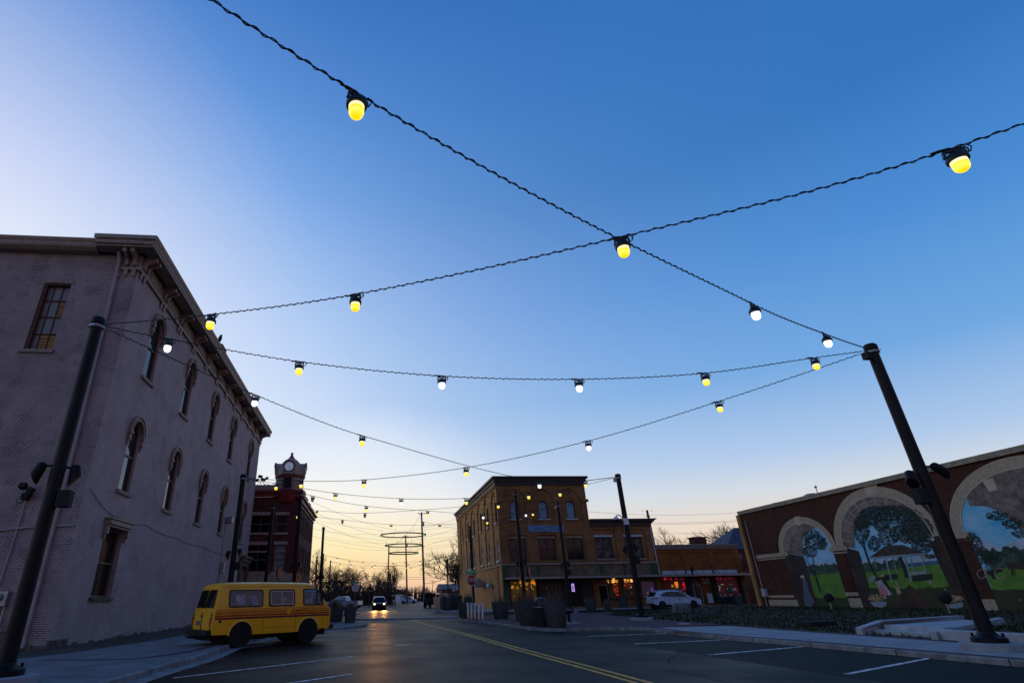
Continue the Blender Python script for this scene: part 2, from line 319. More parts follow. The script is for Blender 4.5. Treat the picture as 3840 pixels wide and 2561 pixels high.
m_wht = M('white_paint', (.7, .7, .72), rough=.5, var=.05)
m_bark = M('bare_bark', (.10, .06, .045), rough=.95, var=.25, scale=3)
m_wood = M('weathered_pole_wood', (.14, .085, .06), rough=.9, var=.3, scale=3, stretch=(4, 4, .3))
# ================================================================= setting: ground, street, pavements, lawn
MB().box(-700, 700, -300, 1400, -1.2, -.06).build('ground', m_soil, kind='structure', label='bare dark ground reaching to the horizon')
road = MB().box(-60, 75, -40, 300, -.055, 0); road.build('road', m_asph, kind='structure', label='dark asphalt street and crossing')
def sheet(name, pts, z0, z1, m, label=None, kind='structure', bev=0):
    return MB().prism([(x, y, z0) for x, y in pts], (0, 0, z1 - z0)).build(name, m, kind=kind, label=label, bevel=bev)
H = .12
def off(pl, d):   # a polyline shifted sideways
    out = []
    for i, p in enumerate(pl):
        a = pl[max(0, i - 1)]; b = pl[min(len(pl) - 1, i + 1)]; t = Vector((b[0] - a[0], b[1] - a[1])).normalized(); out.append((p[0] - t.y * d, p[1] + t.x * d))
    return out
def smooth_line(pl, it=2):
    for _ in range(it):
        q = [pl[0]]
        for a, b in zip(pl, pl[1:]): q += [(a[0] * .75 + b[0] * .25, a[1] * .75 + b[1] * .25), (a[0] * .25 + b[0] * .75, a[1] * .25 + b[1] * .75)]
        pl = q + [pl[-1]]
    return pl
# kerb lines
KR = smooth_line([(60, 49.5), (24, 48.6), (12, 47.6), (8.2, 46.2), (6.3, 43.0), (6.1, 39.3), (7.15, 33.0), (7.35, 29.2), (7.7, 27.2), (8.6, 26.55), (11.0, 26.6), (12.0, 25.6)], 2)
KR2 = smooth_line([(12.0, 25.6), (11.75, 22.8), (12.0, 19.5), (12.5, 17.0), (12.85, 13.6), (13.2, 10.5), (13.7, 4), (14.4, -12)], 2)
KL = smooth_line([(-4.6, -12), (-4.95, 8), (-5.1, 12.3), (-5.0, 15.6), (-4.7, 18.6), (-4.9, 21.6), (-4.7, 26.5), (-3.4, 29.9), (-1.9, 32.3), (-.35, 35.2), (.02, 37.5), (-.5, 40.5), (-2.2, 44.5), (-6, 47.6), (-20, 48.6), (-60, 49)], 2)
def kerb(pl, side, w=.17, name='kerb', label=None):
    o = off(pl, side * w); mb = MB()
    for a, b, c, d in zip(pl, pl[1:], o[1:], o): mb.prism([(a[0], a[1], -.05), (b[0], b[1], -.05), (c[0], c[1], -.05), (d[0], d[1], -.05)], (0, 0, H + .05))
    for k in range(0, len(pl) - 1, 3):
        pass
    return mb.build(name, m_kerb, kind='structure', label=label, bevel=.015, seg=1)
kerb(KR, 1, label='pale concrete kerb round the paved corner'); kerb(KR2, 1, label='pale concrete kerb along the right parking bays'); kerb(KL, 1, label='pale concrete kerb along the left pavement')
# pale concrete gutter on the left
gl = off(KL, -.0); gl2 = off(KL, -.45); g = MB()
for a, b, c, d in zip(gl, gl[1:], gl2[1:], gl2):
    if a[1] < 34: g.prism([(a[0], a[1], -.01), (b[0], b[1], -.01), (c[0], c[1], -.01), (d[0], d[1], -.01)], (0, 0, .014))
g.build('gutter', m_kerb, kind='structure', label='pale concrete gutter strip in front of the left kerb')
def lo(pl, a, b): return [p for p in pl if a <= p[1] <= b]
KRi = off(KR, .17); KR2i = off(KR2, .17); KLi = off(KL, .17)
sheet('plaza_paving', KRi + [(16.2, 26.6), (16.4, 36), (17.2, 43.6), (24, 45.2), (60, 46)], -.05, H - .004, m_paver, 'purple brick paving of the corner plaza')
# right pavement: brick border then concrete then brick strip
b0 = KR2i; b1 = off(KR2, .55); b2 = [(15.6 + (p[0] - 11.8) * .35, p[1]) for p in KR2]; b3 = [(p[0] + .42, p[1]) for p in b2]
for nm, A, B, mm, lb in (('brick_border', b0, b1, m_paver, 'narrow purple brick strip behind the right kerb'), ('sidewalk', b1, b2, m_conc, 'broad pale concrete sidewalk on the right'), ('brick_border', b2, b3, m_paver, 'narrow purple brick strip beside the lawn')):
    sheet(nm, A + B[::-1], -.05, H - .004, mm, lb)
joint = MB()
for k in range(14):
    y = 25 - k * 2.4; joint.box(12.6 + (25 - y) * .05, 15.9 + (25 - y) * .02, y, y + .012, H - .004, H - .002)
joint.build('sidewalk_joint', m_blackm, kind='structure', label='scored joints across the right sidewalk')
sheet('red_kerb_patch', [(11.72, 22.9), (11.95, 22.9), (12.12, 21.2), (11.86, 21.2)], H - .002, H + .004, m_red, 'rusty red patch on the right kerb')
# left pavement
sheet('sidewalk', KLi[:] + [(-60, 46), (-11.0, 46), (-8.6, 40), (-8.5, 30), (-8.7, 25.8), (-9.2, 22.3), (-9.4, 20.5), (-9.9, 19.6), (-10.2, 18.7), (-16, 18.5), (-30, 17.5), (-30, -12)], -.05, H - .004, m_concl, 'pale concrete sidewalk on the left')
sheet('brick_border', [(-9.0, 18.55), (-7.2, 18.05), (-6.45, 18.0), (-5.9, 19.0), (-5.55, 20.3), (-5.6, 22.3), (-5.35, 22.3), (-5.3, 20.2), (-5.65, 18.7), (-6.3, 17.75), (-7.2, 17.8), (-9.1, 18.35)], H - .004, H, m_paver, 'dark red brick line across the left sidewalk')
sheet('dirt_strip', [(-60, 24.2), (-60, 17.6), (-10.2, 18.6), (-9.9, 19.5), (-9.3, 20.5), (-9.1, 22.3), (-8.6, 25.8), (-8.4, 30), (-8.5, 40), (-11.0, 46), (-11.0, 60), (-12, 60), (-12, 24.2)], -.05, .03, m_soil, 'brown dirt strip against the pink building')
# far corners of the crossing
def cornerblock(name, pts, m, label): sheet(name, pts, -.05, H - .004, m, label)
cornerblock('sidewalk', smooth_line([(75, 59.3), (30, 59.3), (12, 59.6), (8.6, 61.2), (7.2, 63.6), (7.0, 68), (8.2, 74), (10.2, 78), (11, 100), (11, 140)], 2) + [(14.2, 140), (14.2, 61.95), (75, 61.95)], m_conc, 'pale sidewalk in front of the brick shops')
cornerblock('sidewalk', smooth_line([(-75, 59.3), (-10, 59.3), (-3.6, 60.2), (-1.4, 62), (-.8, 66), (-1.8, 72), (-4.0, 77), (-4.6, 100), (-4.6, 140)], 2) + [(-7.4, 140), (-7.4, 61.95), (-75, 61.95)], m_conc, 'pale sidewalk below the clock building')
cornerblock('crosswalk_band', [(-.4, 46.2), (6.4, 45.6), (6.9, 47.1), (-1.2, 47.7)], m_conc, 'pale concrete crosswalk band before the crossing'); 
bpy.data.objects['crosswalk_band'].location.z = -.118 + .05
sheet('crosswalk_band', [(-.9, 64.0), (7.2, 62.8), (7.0, 64.9), (-.8, 66.2)], -.05, .004, m_conc, 'pale concrete crosswalk band beyond the crossing')
# patches of darker asphalt in the parking bays
sheet('parking_bay_asphalt', [(8.1, 26.0), (11.6, 25.6), (11.55, 22.8), (11.9, 19.3), (12.3, 16.8), (12.7, 13.4), (13.1, 9), (9.1, 9), (8.7, 15), (8.3, 20)], -.05, .003, m_asph2, 'darker asphalt of the right parking bays')
# painted lines
def stripe(a, b, w, m, name='parking_line', label=None, z=.007):
    a = Vector((*a, 0)); b = Vector((*b, 0)); n = (b - a).normalized().cross(Vector((0, 0, 1))) * w / 2
    return MB().prism([a - n + Vector((0, 0, z - .003)), a + n + Vector((0, 0, z - .003)), b + n + Vector((0, 0, z - .003)), b - n + Vector((0, 0, z - .003))], (0, 0, .003)).build(name, m, kind='structure', label=label)
for a, b in (((8.44, 23.25), (11.9, 23.58)), ((8.6, 19.36), (12.1, 19.87)), ((8.81, 15.46), (12.6, 16.85)), ((9.22, 11.4), (13.0, 13.35))): stripe(a, b, .11, m_white, label='white line of a right parking bay')
for a, b in (((-4.24, 14.33), (-.37, 18.05)), ((-3.2, 11.3), (-.35, 13.97)), ((-4.6, 22.4), (-.49, 27.37)), ((-4.0, 25.95), (-.52, 30.26)), ((-3.2, 30.2), (-.59, 33.64))): stripe(a, b, .10, m_white, label='white line of a left parking bay')
for s in (-.13, .13):
    pl = [(3.1, 44.5), (3.45, 36), (4.12, 28.6), (4.5, 21.0), (4.66, 17.3), (4.98, 12.8), (5.1, 9), (5.25, 2), (5.3, -10)]
    pl = smooth_line(pl, 2); o1 = off(pl, s - .055); o2 = off(pl, s + .055); mb = MB()
    for a, b, c, d in zip(o1, o1[1:], o2[1:], o2): mb.prism([(a[0], a[1], .004), (b[0], b[1], .004), (c[0], c[1], .004), (d[0], d[1], .004)], (0, 0, .003))
    mb.build('centre_line', m_yel, kind='structure', label='yellow centre line')
    stripe((3.1 + s, 68), (3.2 + s, 150), .11, m_yel, 'centre_line', 'yellow centre line beyond the crossing')
# lawn rising gently to the mural wall
def lawnz(x, y):
    t = max(0, min(1, (x - 16.6) / 12.5)); return .10 + .30 * t * t * (3 - 2 * t)
mb = MB(); xs = [16.0 + .55 * i for i in range(26)]; ys = [-12 + 1.2 * j for j in range(49)]; rg = random.Random(3)
edge = lambda y: 16.3 + max(0, (y - 36)) * .25 if y > 36 else (16.0 + (26 - y) * .045 if y < 26 else 16.05)
idx = {}
for i, x in enumerate(xs):
    for j, y in enumerate(ys):
        xx = edge(y) + (x - 16.0); mb.v.append(Vector((xx, y, lawnz(xx, y) + rg.uniform(0, .035) * (i > 0)))); idx[i, j] = len(mb.v) - 1
for i in range(len(xs) - 1):
    for j in range(len(ys) - 1):
        mb.f.append((idx[i, j], idx[i + 1, j], idx[i + 1, j + 1], idx[i, j + 1])); mb.m.append(0)
mb.build('lawn', m_lawn, kind='structure', label='dark winter lawn in front of the mural wall', smooth=True)
mb = MB()
for k in range(16000):
    y = rg.uniform(6, 46); x = edge(y) + .1 + rg.random() ** 1.25 * 13.1; z = .325 if (y < 16.2 + (x - 17) * .5 and y < 18.4 and x > 17.5) else lawnz(x, y); a = rg.uniform(0, 6.28); h = rg.uniform(.04, .12); w = .012 + .02 * rg.random()
    c, s = math.cos(a) * w, math.sin(a) * w; t = rg.uniform(-.05, .05)
    mb.v += [Vector((x - c, y - s, z)), Vector((x + c, y + s, z)), Vector((x + t, y + rg.uniform(-.05, .05), z + h + .03))]; n = len(mb.v); mb.f.append((n - 3, n - 2, n - 1)); mb.m.append(0)
mb.build('grass', m_blade, kind='stuff', label='short ragged winter grass on the lawn', )
# white concrete steps and low walls at the edge of the lawn
m_wc = M('white_concrete', (.40, .42, .46), rough=.8, var=.12, scale=2.5, bump=.2)
st = thing('garden_steps', 'white concrete steps with low cheek walls leading up to the lawn', 'steps', (16.9, 18, H))
MB().prism([(16.3, 18.9, .0), (16.3, 18.9, .30), (17.2, 18.9, .50), (22, 20.6, .5), (22, 20.6, .0)], (.05, .34, 0)).build('cheek_wall', m_wc, st, bevel=.02)
MB().prism([(16.5, 16.7, 0), (16.5, 16.7, .32), (21.5, 19.0, .5), (21.5, 19.0, 0)], (-.1, -.32, 0)).build('cheek_wall', m_wc, st, bevel=.02)
for k in range(2): MB().prism([(16.75 + k * .42, 16.7 + k * .12, 0), (16.75 + k * .42, 18.95, 0), (21.8, 20.5, 0), (21.2, 18.9, 0)], (0, 0, .24 + k * .14)).build('step', m_wc, st, bevel=.012)
sheet('planting_bed', [(17.0, 16.3), (21.4, 18.5), (28.5, 18.5), (28.5, -8), (18.05, -8), (17.4, 6)], -.05, .33, m_lawn, 'raised dark planting bed behind the low white wall', bev=.02)
MB().prism([(16.55, 16.5, 0), (16.9, 16.6, 0), (17.3, 6, 0), (18.0, -8, 0), (17.6, -8, 0), (16.95, 6, 0)], (0, 0, .36)).build('planter_wall', m_wc, label='low white concrete wall running right from the steps', cat='wall', bevel=.02)

# kerb joints, sealed cracks and worn spots of the street
jn = MB()
for pl_k, w_ in ((KR, 1), (KR2, 1), (KL, 1)):
    acc = 0; o_ = off(pl_k, w_ * .172)
    for a, b, c in zip(pl_k, pl_k[1:], o_):
        acc += math.dist(a, b)
        if acc > 2.2:
            acc = 0; t = Vector((b[0] - a[0], b[1] - a[1], 0)).normalized() * .009; A_ = Vector((a[0], a[1], 0)) - Vector((c[0] - a[0], c[1] - a[1], 0)) * .012; B_ = Vector((c[0], c[1], 0))
            jn.prism([A_ - t, A_ + t, B_ + t, B_ - t], (0, 0, H + .0015))
jn.build('kerb_joint', m_blackm, kind='structure', label='dark joints between the kerb stones')
rc = random.Random(17); ck_ = MB()
def crack(p, d, n, w=.012):
    q = Vector((*p, 0)); a = d
    for i in range(n):
        a += rc.uniform(-.35, .35) * .5; nx_ = q + Vector((math.cos(a), math.sin(a), 0)) * rc.uniform(.2, .45); s = Vector((-math.sin(a), math.cos(a), 0)) * w * rc.uniform(.5, 1.3)
        ck_.add([q - s + Vector((0, 0, .0045)), q + s + Vector((0, 0, .0045)), nx_ + s + Vector((0, 0, .0045)), nx_ - s + Vector((0, 0, .0045))], [(0, 1, 2, 3)]); q = nx_
for p, d, n in (((6.6, 9), 1.65, 50), ((-1.5, 22), .1, 14), ((3.5, 30), 3.0, 16), ((7, 14), 1.2, 12)): crack(p, d, n, .008)
ck_.build('sealed_crack', MATS['patched_asphalt'] if False else M('tar_seal', (.004, .004, .004), rough=.9, spec=.0), kind='structure', label='dark tar-sealed cracks in the street')
for i, (x, y) in enumerate(((1.2, 21.5), (.2, 32.5))):
    f = MB(); f.lathe([(.36, .0), (.36, .006), (.30, .007), (.02, .007)], (x, y, 0), 24); f.build('manhole_cover', M('manhole_iron%s' % 'ab'[i], (.035, .03, .028), rough=.5, metal=.3, bump=.6, bscale=30), label=['round iron manhole cover in the street just past the near parking lines', 'smaller-looking round iron manhole cover farther up the street'][i], cat='manhole cover')
# ================================================================= pink painted-brick building on the left
bl = thing('corner_building', 'three-storey pink-grey painted brick building with bracketed brown cornice', 'building', (-26, 40, 0))
WX, WY, Y1 = -11.8, 24.05, 57.4
side = Face2((WX, WY, 0), (0, 1, 0), (1, 0, 0)); front = Face2((WX, WY, 0), (-1, 0, 0), (0, -1, 0))
wc = [27.62, 33.72, 39.83, 45.93, 53.35]
up = [(c - .66 - WY, c + .66 - WY, 12.0, 15.55, True) for c in wc]; lw = [(c - .66 - WY, c + .66 - WY, 6.32, 9.75, True) for c in wc]
gw = (26.62 - WY, 28.6 - WY, 1.75, 4.6, False); dr = (54.5 - WY, 56.8 - WY, .1, 4.3, False)
sw = MB(); facade(sw, (WX, WY, -.3), (0, 1, 0), (1, 0, 0), Y1 - WY, 17.3, [(a, b, c + .3, d + .3, e) for a, b, c, d, e in up + lw + [gw, dr]], .34)
sw.build('side_wall', m_pinks, bl)
fw_ = MB(); fop = (14.74 - 11.8, 15.98 - 11.8, 12.05, 15.58, False)
facade(fw_, (WX, WY, -.3), (-1, 0, 0), (0, -1, 0), 34, 17.6, [(fop[0], fop[1], fop[2] + .3, fop[3] + .3, False), (9.2, 10.44, 12.35, 15.88, False)], .26)
fw_.build('front_wall', m_pink, bl)
b = MB(); b.box(-45.8, WX - .4, WY + .4, Y1, -.3, 17.0); b.build('inner_block', m_blackm, bl)
rf = MB(); rf.box(-45.8, WX + .2, WY - .2, Y1 + .2, 17.32, 17.5); rf.build('roof', m_fasc, bl)
# arched windows with moulded hoods
for op in up + lw:
    w = window(bl, side, op, .20, m_winfr, m_gl, bars=(0, 1), fw=.06, bw=.05, fd=.07)
    um = (op[0] + op[1]) / 2; zc = op[3] - .66
    hd = MB()
    side.band(hd, um, zc, .665, .75, .002, .15); side.band(hd, um, zc, .75, .84, .002, .10); side.band(hd, um, zc, .84, .91, .002, .17, seg=18)
    for sg in (-1, 1):
        u = um + sg * .79
        side.box(hd, u - .14, u + .13, zc - .15, zc - .002, .002, .19); side.box(hd, u - .09, u + .09, zc - .38, zc - .152, .002, .14); side.box(hd, u - .11, u + .11, zc - .45, zc - .382, .002, .17)
        side.box(hd, u - .06, u + .06, zc - .60, zc - .452, .002, .11); side.box(hd, u - .035, u + .035, zc - .72, zc - .602, .002, .07)
    hd.build('window_hood', m_trim, w, bevel=.012, seg=1)
    s = MB(); side.box(s, op[0] - .12, op[1] + .12, op[2] - .16, op[2] - .002, -.3, .12); s.build('sill', m_sill, w)
    # stepped inner reveal seen on the far jamb
    rv = MB(); side.box(rv, op[1] - .07, op[1] - .002, op[2], zc, -.125, -.05); rv.build('reveal_moulding', m_trim, w)
w = window(bl, side, gw, .30, m_winfr, m_gd, bars=(0, 1), fw=.09, bw=.05, fd=.1, label='tall dark ground-floor window with louvred lower sash')
h = MB(); side.box(h, gw[0] - .22, gw[1] + .22, 4.72, 4.92, .002, .30); side.box(h, gw[0] - .16, gw[1] + .16, 4.62, 4.718, .002, .22); side.box(h, gw[0] - .27, gw[1] + .27, 4.922, 5.0, .002, .36)
for u in (gw[0] - .12, gw[1] + .12): side.box(h, u - .1, u + .1, 4.3, 4.618, .002, .2); side.box(h, u - .06, u + .06, 4.12, 4.298, .002, .12)
h.build('window_hood', m_trim, w, bevel=.015, seg=1)
s = MB(); side.box(s, gw[0] - .08, gw[1] + .08, gw[2] - .14, gw[2] - .002, -.3, .1); s.build('sill', m_trimd, w)
lv = MB()
for k in range(9): side.box(lv, gw[0] + .12 + k * .1, gw[0] + .16 + k * .1, gw[2] + .1, 3.2, -.295, -.26)
lv.build('security_bars', m_black, w)
# front window: old sashes of twelve panes, two boarded with plywood
w = window(bl, front, fop, .22, m_brown, m_gdust, bars=(2, 3), fw=.05, bw=.035, fd=.06, label='old brown sash window of twelve dusty panes, some boarded with orange plywood')
jb = MB(); front.box(jb, fop[1] - .16, fop[1] - .003, fop[2], fop[3], -.20, -.03); front.box(jb, fop[0] + .003, fop[1] - .162, fop[3] - .1, fop[3] - .003, -.2, -.03); jb.build('outer_frame', m_brown, w)
pw = (fop[1] - fop[0]) / 3; ph = (fop[3] - fop[2]) / 4; pb = MB()
for c, r in ((0, 2), (0, 0), (1, 0)): front.box(pb, fop[0] + .03 + c * pw, fop[0] + (c + 1) * pw - .03, fop[2] + r * ph + .03, fop[2] + (r + 1) * ph - .02, -.217, -.205)
pb.build('boarding', m_ply, w)
s = MB(); front.box(s, fop[0] - .1, fop[1] + .14, fop[2] - .15, fop[2] - .002, -.2, .1); s.build('sill', m_sill, w)
s = MB(); front.box(s, fop[0] - .1, fop[1] + .14, fop[3] + .002, fop[3] + .26, -.02, .03); s.build('lintel', m_sill, w)
window(bl, front, (9.2, 10.44, 12.05, 15.58, False), .22, m_brown, m_gdust, bars=(2, 3), fw=.05, bw=.035, fd=.06)
# door at the far end of the side wall
d = MB(); side.box(d, dr[0] - .55, dr[1] + .5, 4.7, 5.0, .002, .45); side.box(d, dr[0] - .62, dr[1] + .57, 5.002, 5.25, .002, .6); side.box(d, dr[0] - .45, dr[1] + .4, 4.32, 4.698, .002, .3)
for u in (dr[0] - .28, dr[1] + .25): side.box(d, u - .2, u + .2, .0, 4.318, .002, .26)
d.build('door_surround', m_winfr, bl, bevel=.015, seg=1)
d = MB(); side.box(d, dr[0], dr[1], 0, dr[3], -.32, -.26); d.build('door', m_trimd, bl)
# cornice along the side: architrave, panelled frieze, paired scroll brackets, soffit and crown
XC, ZT = -10.93, 17.92; YA, YB = 23.17, 58.25
c = MB()
c.box(WX + .001, WX + .14, WY - .14, Y1 + .1, 16.42, 16.56); c.box(WX + .001, WX + .10, WY - .10, Y1 + .08, 16.562, 16.66); c.box(WX + .001, WX + .06, WY - .06, Y1 + .05, 16.662, 17.33)
c.box(WX + .001, XC - .02, WY - .8, Y1 + .8, 17.332, 17.44)
prof = [(XC - .55, 17.442), (XC - .10, 17.442), (XC - .06, 17.52), (XC - .02, 17.56), (XC - .02, 17.66), (XC + .04, 17.74), (XC + .10, 17.86), (XC + .10, ZT), (XC - .55, ZT + .02)]
c.prism([(x, YA, z) for x, z in prof], (0, YB - YA, 0))
c.box(-13.72, XC - .552, YA - .02, YA + .9, 17.442, ZT)       # return across the front
c.box(-13.78, XC + .08, YA - .1, YA - .022, 17.68, ZT - .001)
c.box(-12.6, WX - .001, WY - .14, WY - .001, 16.42, 16.56); c.box(-12.5, WX - .001, WY - .06, WY - .001, 16.562, 17.33)
c.box(-13.7, WX - .001, WY - .8, WY - .001, 17.332, 17.44)
c.build('cornice', m_trim, bl, bevel=.012, seg=1)
nb = 12; ybs = [WY + .45 + k * (Y1 - WY - .9) / (nb - 1) for k in range(nb)]
for a, bb in zip(ybs, ybs[1:]):
    pn = MB(); side.ring(pn, [(a - WY + .75, 16.74), (bb - WY - .55, 16.74), (bb - WY - .55, 17.26), (a - WY + .75, 17.26)], [(a - WY + .81, 16.8), (bb - WY - .61, 16.8), (bb - WY - .61, 17.2), (a - WY + .81, 17.2)], .06, .09); pn.build('frieze_panel', m_trim, bl)
def bracket(F, u, name='bracket'):
    mb = MB(); pr = [(.062, 16.62), (.16, 16.62), (.24, 16.70), (.22, 16.84), (.30, 16.95), (.46, 17.02), (.62, 17.10), (.70, 17.20), (.70, 17.33), (.062, 17.33)]
    mb.prism([F.p(u - .075, z, dd) for dd, z in pr], F.U * .15)
    mb.cyl(F.p(u - .1, 17.2, .62), F.p(u + .1, 17.2, .62), .10, n=10); mb.cyl(F.p(u - .09, 16.72, .17), F.p(u + .09, 16.72, .17), .075, n=8)
    mb.prism([F.p(u - .1, 16.42, .142), F.p(u + .1, 16.42, .142), F.p(u + .07, 16.1, .08), F.p(u - .07, 16.1, .08)], -F.N * .06)
    return mb.build(name, m_trim, bl)
for y in ybs:
    for dy in (-.2, .2): bracket(side, y - WY + dy)
for u in (.18, .55): bracket(front, u)
gcn = MB(); yA = 23.42
prof = [(WY - .01, 17.25), (yA + .28, 17.28), (yA + .10, 17.40), (yA + .06, 17.5), (yA + .06, 17.62), (yA, 17.72), (yA - .04, 17.84), (WY - .01, 17.86)]
gcn.prism([(-46, y, z) for y, z in prof], (46 - 13.8, 0, 0)); gcn.build('gutter_cornice', m_trim, bl)
# chimney, downpipe and fixings
ch = MB(); ch.box(-13.3, -12.5, 41.6, 42.6, 17.3, 20.1); ch.box(-13.42, -12.38, 41.48, 42.72, 20.1, 20.5); ch.box(-13.32, -12.48, 41.58, 42.62, 20.5, 20.62); ch.build('chimney', m_dred, bl)
bd = MB(); bc = Vector((-12.78, 41.75, 21.12)); rot = Matrix.Rotation(R_(12), 3, 'Y')
bd.lathe([(.01, -.42), (.10, -.33), (.15, -.15), (.16, .05), (.12, .2), (.10, .27), (.095, .33), (.05, .39), (.01, .40)], bc, 10, rot)
bd.prism([bc + Vector((-.08, 0, -.3)), bc + Vector((-.26, 0, -.46)), bc + Vector((-.16, 0, -.5)), bc + Vector((.02, 0, -.36))], (0, .05, 0))
bd.cyl(bc + Vector((.08, 0, .3)), bc + Vector((.19, 0, .33)), .03, .005, n=6)
for s_ in (-.04, .04): bd.cyl(bc + Vector((-.03, s_, -.33)), bc + Vector((-.05, s_, -.5)), .014, n=5)
bd.build('bird', m_blackm, label='dark bird perched on the chimney of the pink building', cat='bird', smooth=True)
dp = MB(); dp.tube([(-12.78, 23.72, 17.3), (-12.74, 23.9, 16.9), (-12.68, 23.93, 13), (-12.62, 23.93, 8), (-12.6, 23.93, .1)], .085, 10)
for z in (16, 13, 10, 7, 4, 1.2): dp.cyl((-12.69, 23.93, z), (-12.69, 23.93, z + .09), .105, n=10)
dp.build('downpipe', m_pipe, bl, smooth=True)
cn = MB(); cn.tube([(-13.96, 23.98, 5.35), (-13.98, 23.98, 3.6), (-14.05, 23.98, 2.2)], .035, 8); cn.tube([(-18, 23.97, 4.12), (-14.6, 23.97, 4.2), (-13.6, 23.97, 4.3), (-11.86, 23.98, 4.38)], .035, 8); cn.build('conduit', m_pipe, bl, smooth=True)
fl = MB(); fl.box(-14.12, -13.86, 23.86, 24.04, 5.35, 5.62); fl.obox((-13.75, 23.72, 5.62), (.09, .13, .2), Matrix.Rotation(R_(25), 3, 'Y')); fl.obox((-14.02, 23.66, 5.86), (.12, .12, .10), Matrix.Rotation(R_(-20), 3, 'X')); fl.tube([(-14.1, 23.8, 5.5), (-14.22, 23.75, 5.35), (-14.1, 23.75, 5.2), (-13.9, 23.8, 5.25)], .012, 5)
fl.build('wall_floodlight', m_blackm, bl)
mt = MB(); mt.box(-14.1, -13.55, 23.8, 24.04, 1.5, 2.0); mt.cyl((-13.83, 23.8, 1.8), (-13.83, 23.68, 1.8), .13, n=14); mt.tube([(-13.9, 23.93, 1.5), (-13.95, 23.93, 0)], .05, 8); mt.tube([(-13.6, 23.93, 1.5), (-13.6, 23.93, .9), (-13.9, 23.8, .5), (-13.9, 23.8, 0)], .035, 8)
mt.build('electric_meter', m_galv, bl, smooth=True)
cs = MB(); cs.tube([(WX + .05, 47.35, 7.2), (WX + .05, 47.45, 4.2)], .03, 6); cs.tube([(WX + .05, 47.5, 3.5), (WX + .05, 47.3, 1.6)], .04, 6); cs.build('side_conduit', m_galv, bl)
cb = MB(); cb.box(WX + .12, WX + .5, 47.35, 47.95, 7.25, 7.75); cb.tube([(WX + .01, 47.4, 7.1), (WX + .2, 47.5, 7.2), (WX + .3, 47.6, 7.3)], .04, 6); cb.build('alarm_box', m_galv, bl, bevel=.02)
cb = MB(); cb.box(WX + .02, WX + .32, 47.4, 47.85, 3.5, 4.25); cb.build('fuse_box', m_galv, bl, bevel=.02)
ca = MB()
pts = [(WX + .03, 24.4, 5.9), (WX + .03, 27, 5.15), (WX + .03, 31, 5.2), (WX + .03, 36, 5.05), (WX + .03, 42, 5.0), (WX + .03, 53, 4.95)]
ca.tube([(a[0], a[1] * (1 - t) + b[1] * t, a[2] * (1 - t) + b[2] * t - .12 * math.sin(math.pi * t)) for a, b in zip(pts, pts[1:]) for t in (0, .25, .5, .75)] + [pts[-1]], .012, 4); ca.build('wall_cable', m_trimd, bl)
sgn = MB(); side.box(sgn, 52.85 - WY, 53.4 - WY, 2.9, 3.9, .005, .03); sgn.build('paper_notice', m_lite, bl)
# rough footing where the wall meets the dirt
rb = MB(); rr = random.Random(11)
for k in range(70):
    y = 24.0 + k * .48; hh = rr.uniform(.04, .16) if k > 2 else .3; rb.box(WX - .05, WX + rr.uniform(.03, .09), y, y + rr.uniform(.3, .6), -.1, hh)
rb.build('footing', m_rub, bl, bevel=.02, seg=1); rb = MB()
for k in range(40):
    x = WX - k * .5; rb.box(x - rr.uniform(.3, .6), x, WY - rr.uniform(.04, .1), WY + .05, -.1, rr.uniform(.25, .75) if 1 < k < 8 else rr.uniform(.1, .3))
rb.build('footing', m_rub, bl, bevel=.02, seg=1)
# ================================================================= three-storey buff brick corner building and its two-storey wing
def text_mesh(txt, size, mat, parent, loc, rot, name='lettering', depth=.006, sx_=1.0):
    cu = bpy.data.curves.new(name, 'FONT'); cu.body = txt; cu.size = size; cu.extrude = depth; cu.align_x = 'CENTER'; cu.align_y = 'CENTER'
    o = bpy.data.objects.new(name, cu); dg = bpy.context.evaluated_depsgraph_get(); COL.objects.link(o); dg.update()
    me = bpy.data.meshes.new_from_object(o.evaluated_get(bpy.context.evaluated_depsgraph_get())); bpy.data.objects.remove(o); me.name = name
    n = bpy.data.objects.new(name, me); COL.objects.link(n); me.materials.clear(); me.materials.append(mat)
    n.parent = parent; n.location = Vector(loc) - ORG[parent]; n.rotation_euler = rot; n.scale = (sx_, 1, 1); ORG[n] = Vector(loc); return n
bb = thing('brick_corner_building', 'three-storey buff brick corner building with blind arches and black cornice', 'building', (20, 76, 0))
FX, FY, FT = 14.1, 62.0, 12.9
bf = Face2((FX, FY, 0), (1, 0, 0), (0, -1, 0)); bs = Face2((FX, FY, 0), (0, 1, 0), (-1, 0, 0))
w3 = [(c - .55, c + .55, 9.2, 11.2, True) for c in (2.05, 5.27, 8.5)]
w2 = [(c - .95, c + .95, 4.85, 7.15, False) for c in (2.0, 5.3, 8.45)]
XE = 10.45
# recessed wall plane, then the proud layer of piers and arched spandrels
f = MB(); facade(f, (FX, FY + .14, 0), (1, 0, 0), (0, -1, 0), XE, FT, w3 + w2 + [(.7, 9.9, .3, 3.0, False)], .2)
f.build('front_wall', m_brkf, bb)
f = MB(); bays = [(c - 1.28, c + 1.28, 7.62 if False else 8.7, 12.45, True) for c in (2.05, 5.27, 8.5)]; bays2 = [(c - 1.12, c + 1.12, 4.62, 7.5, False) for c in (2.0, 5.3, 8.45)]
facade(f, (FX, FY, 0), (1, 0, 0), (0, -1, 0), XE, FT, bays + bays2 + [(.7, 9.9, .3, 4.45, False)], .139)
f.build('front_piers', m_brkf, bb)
SL = 30.6; pr = [2.6, 5.65, 8.8, 11.6]  # side bays
sc = [1.5, 6.2, 10.75, 15.8, 20.85, 25.8]; l2c = [1.65, 6.2, 11.1, 16.1, 20.8, 25.6]
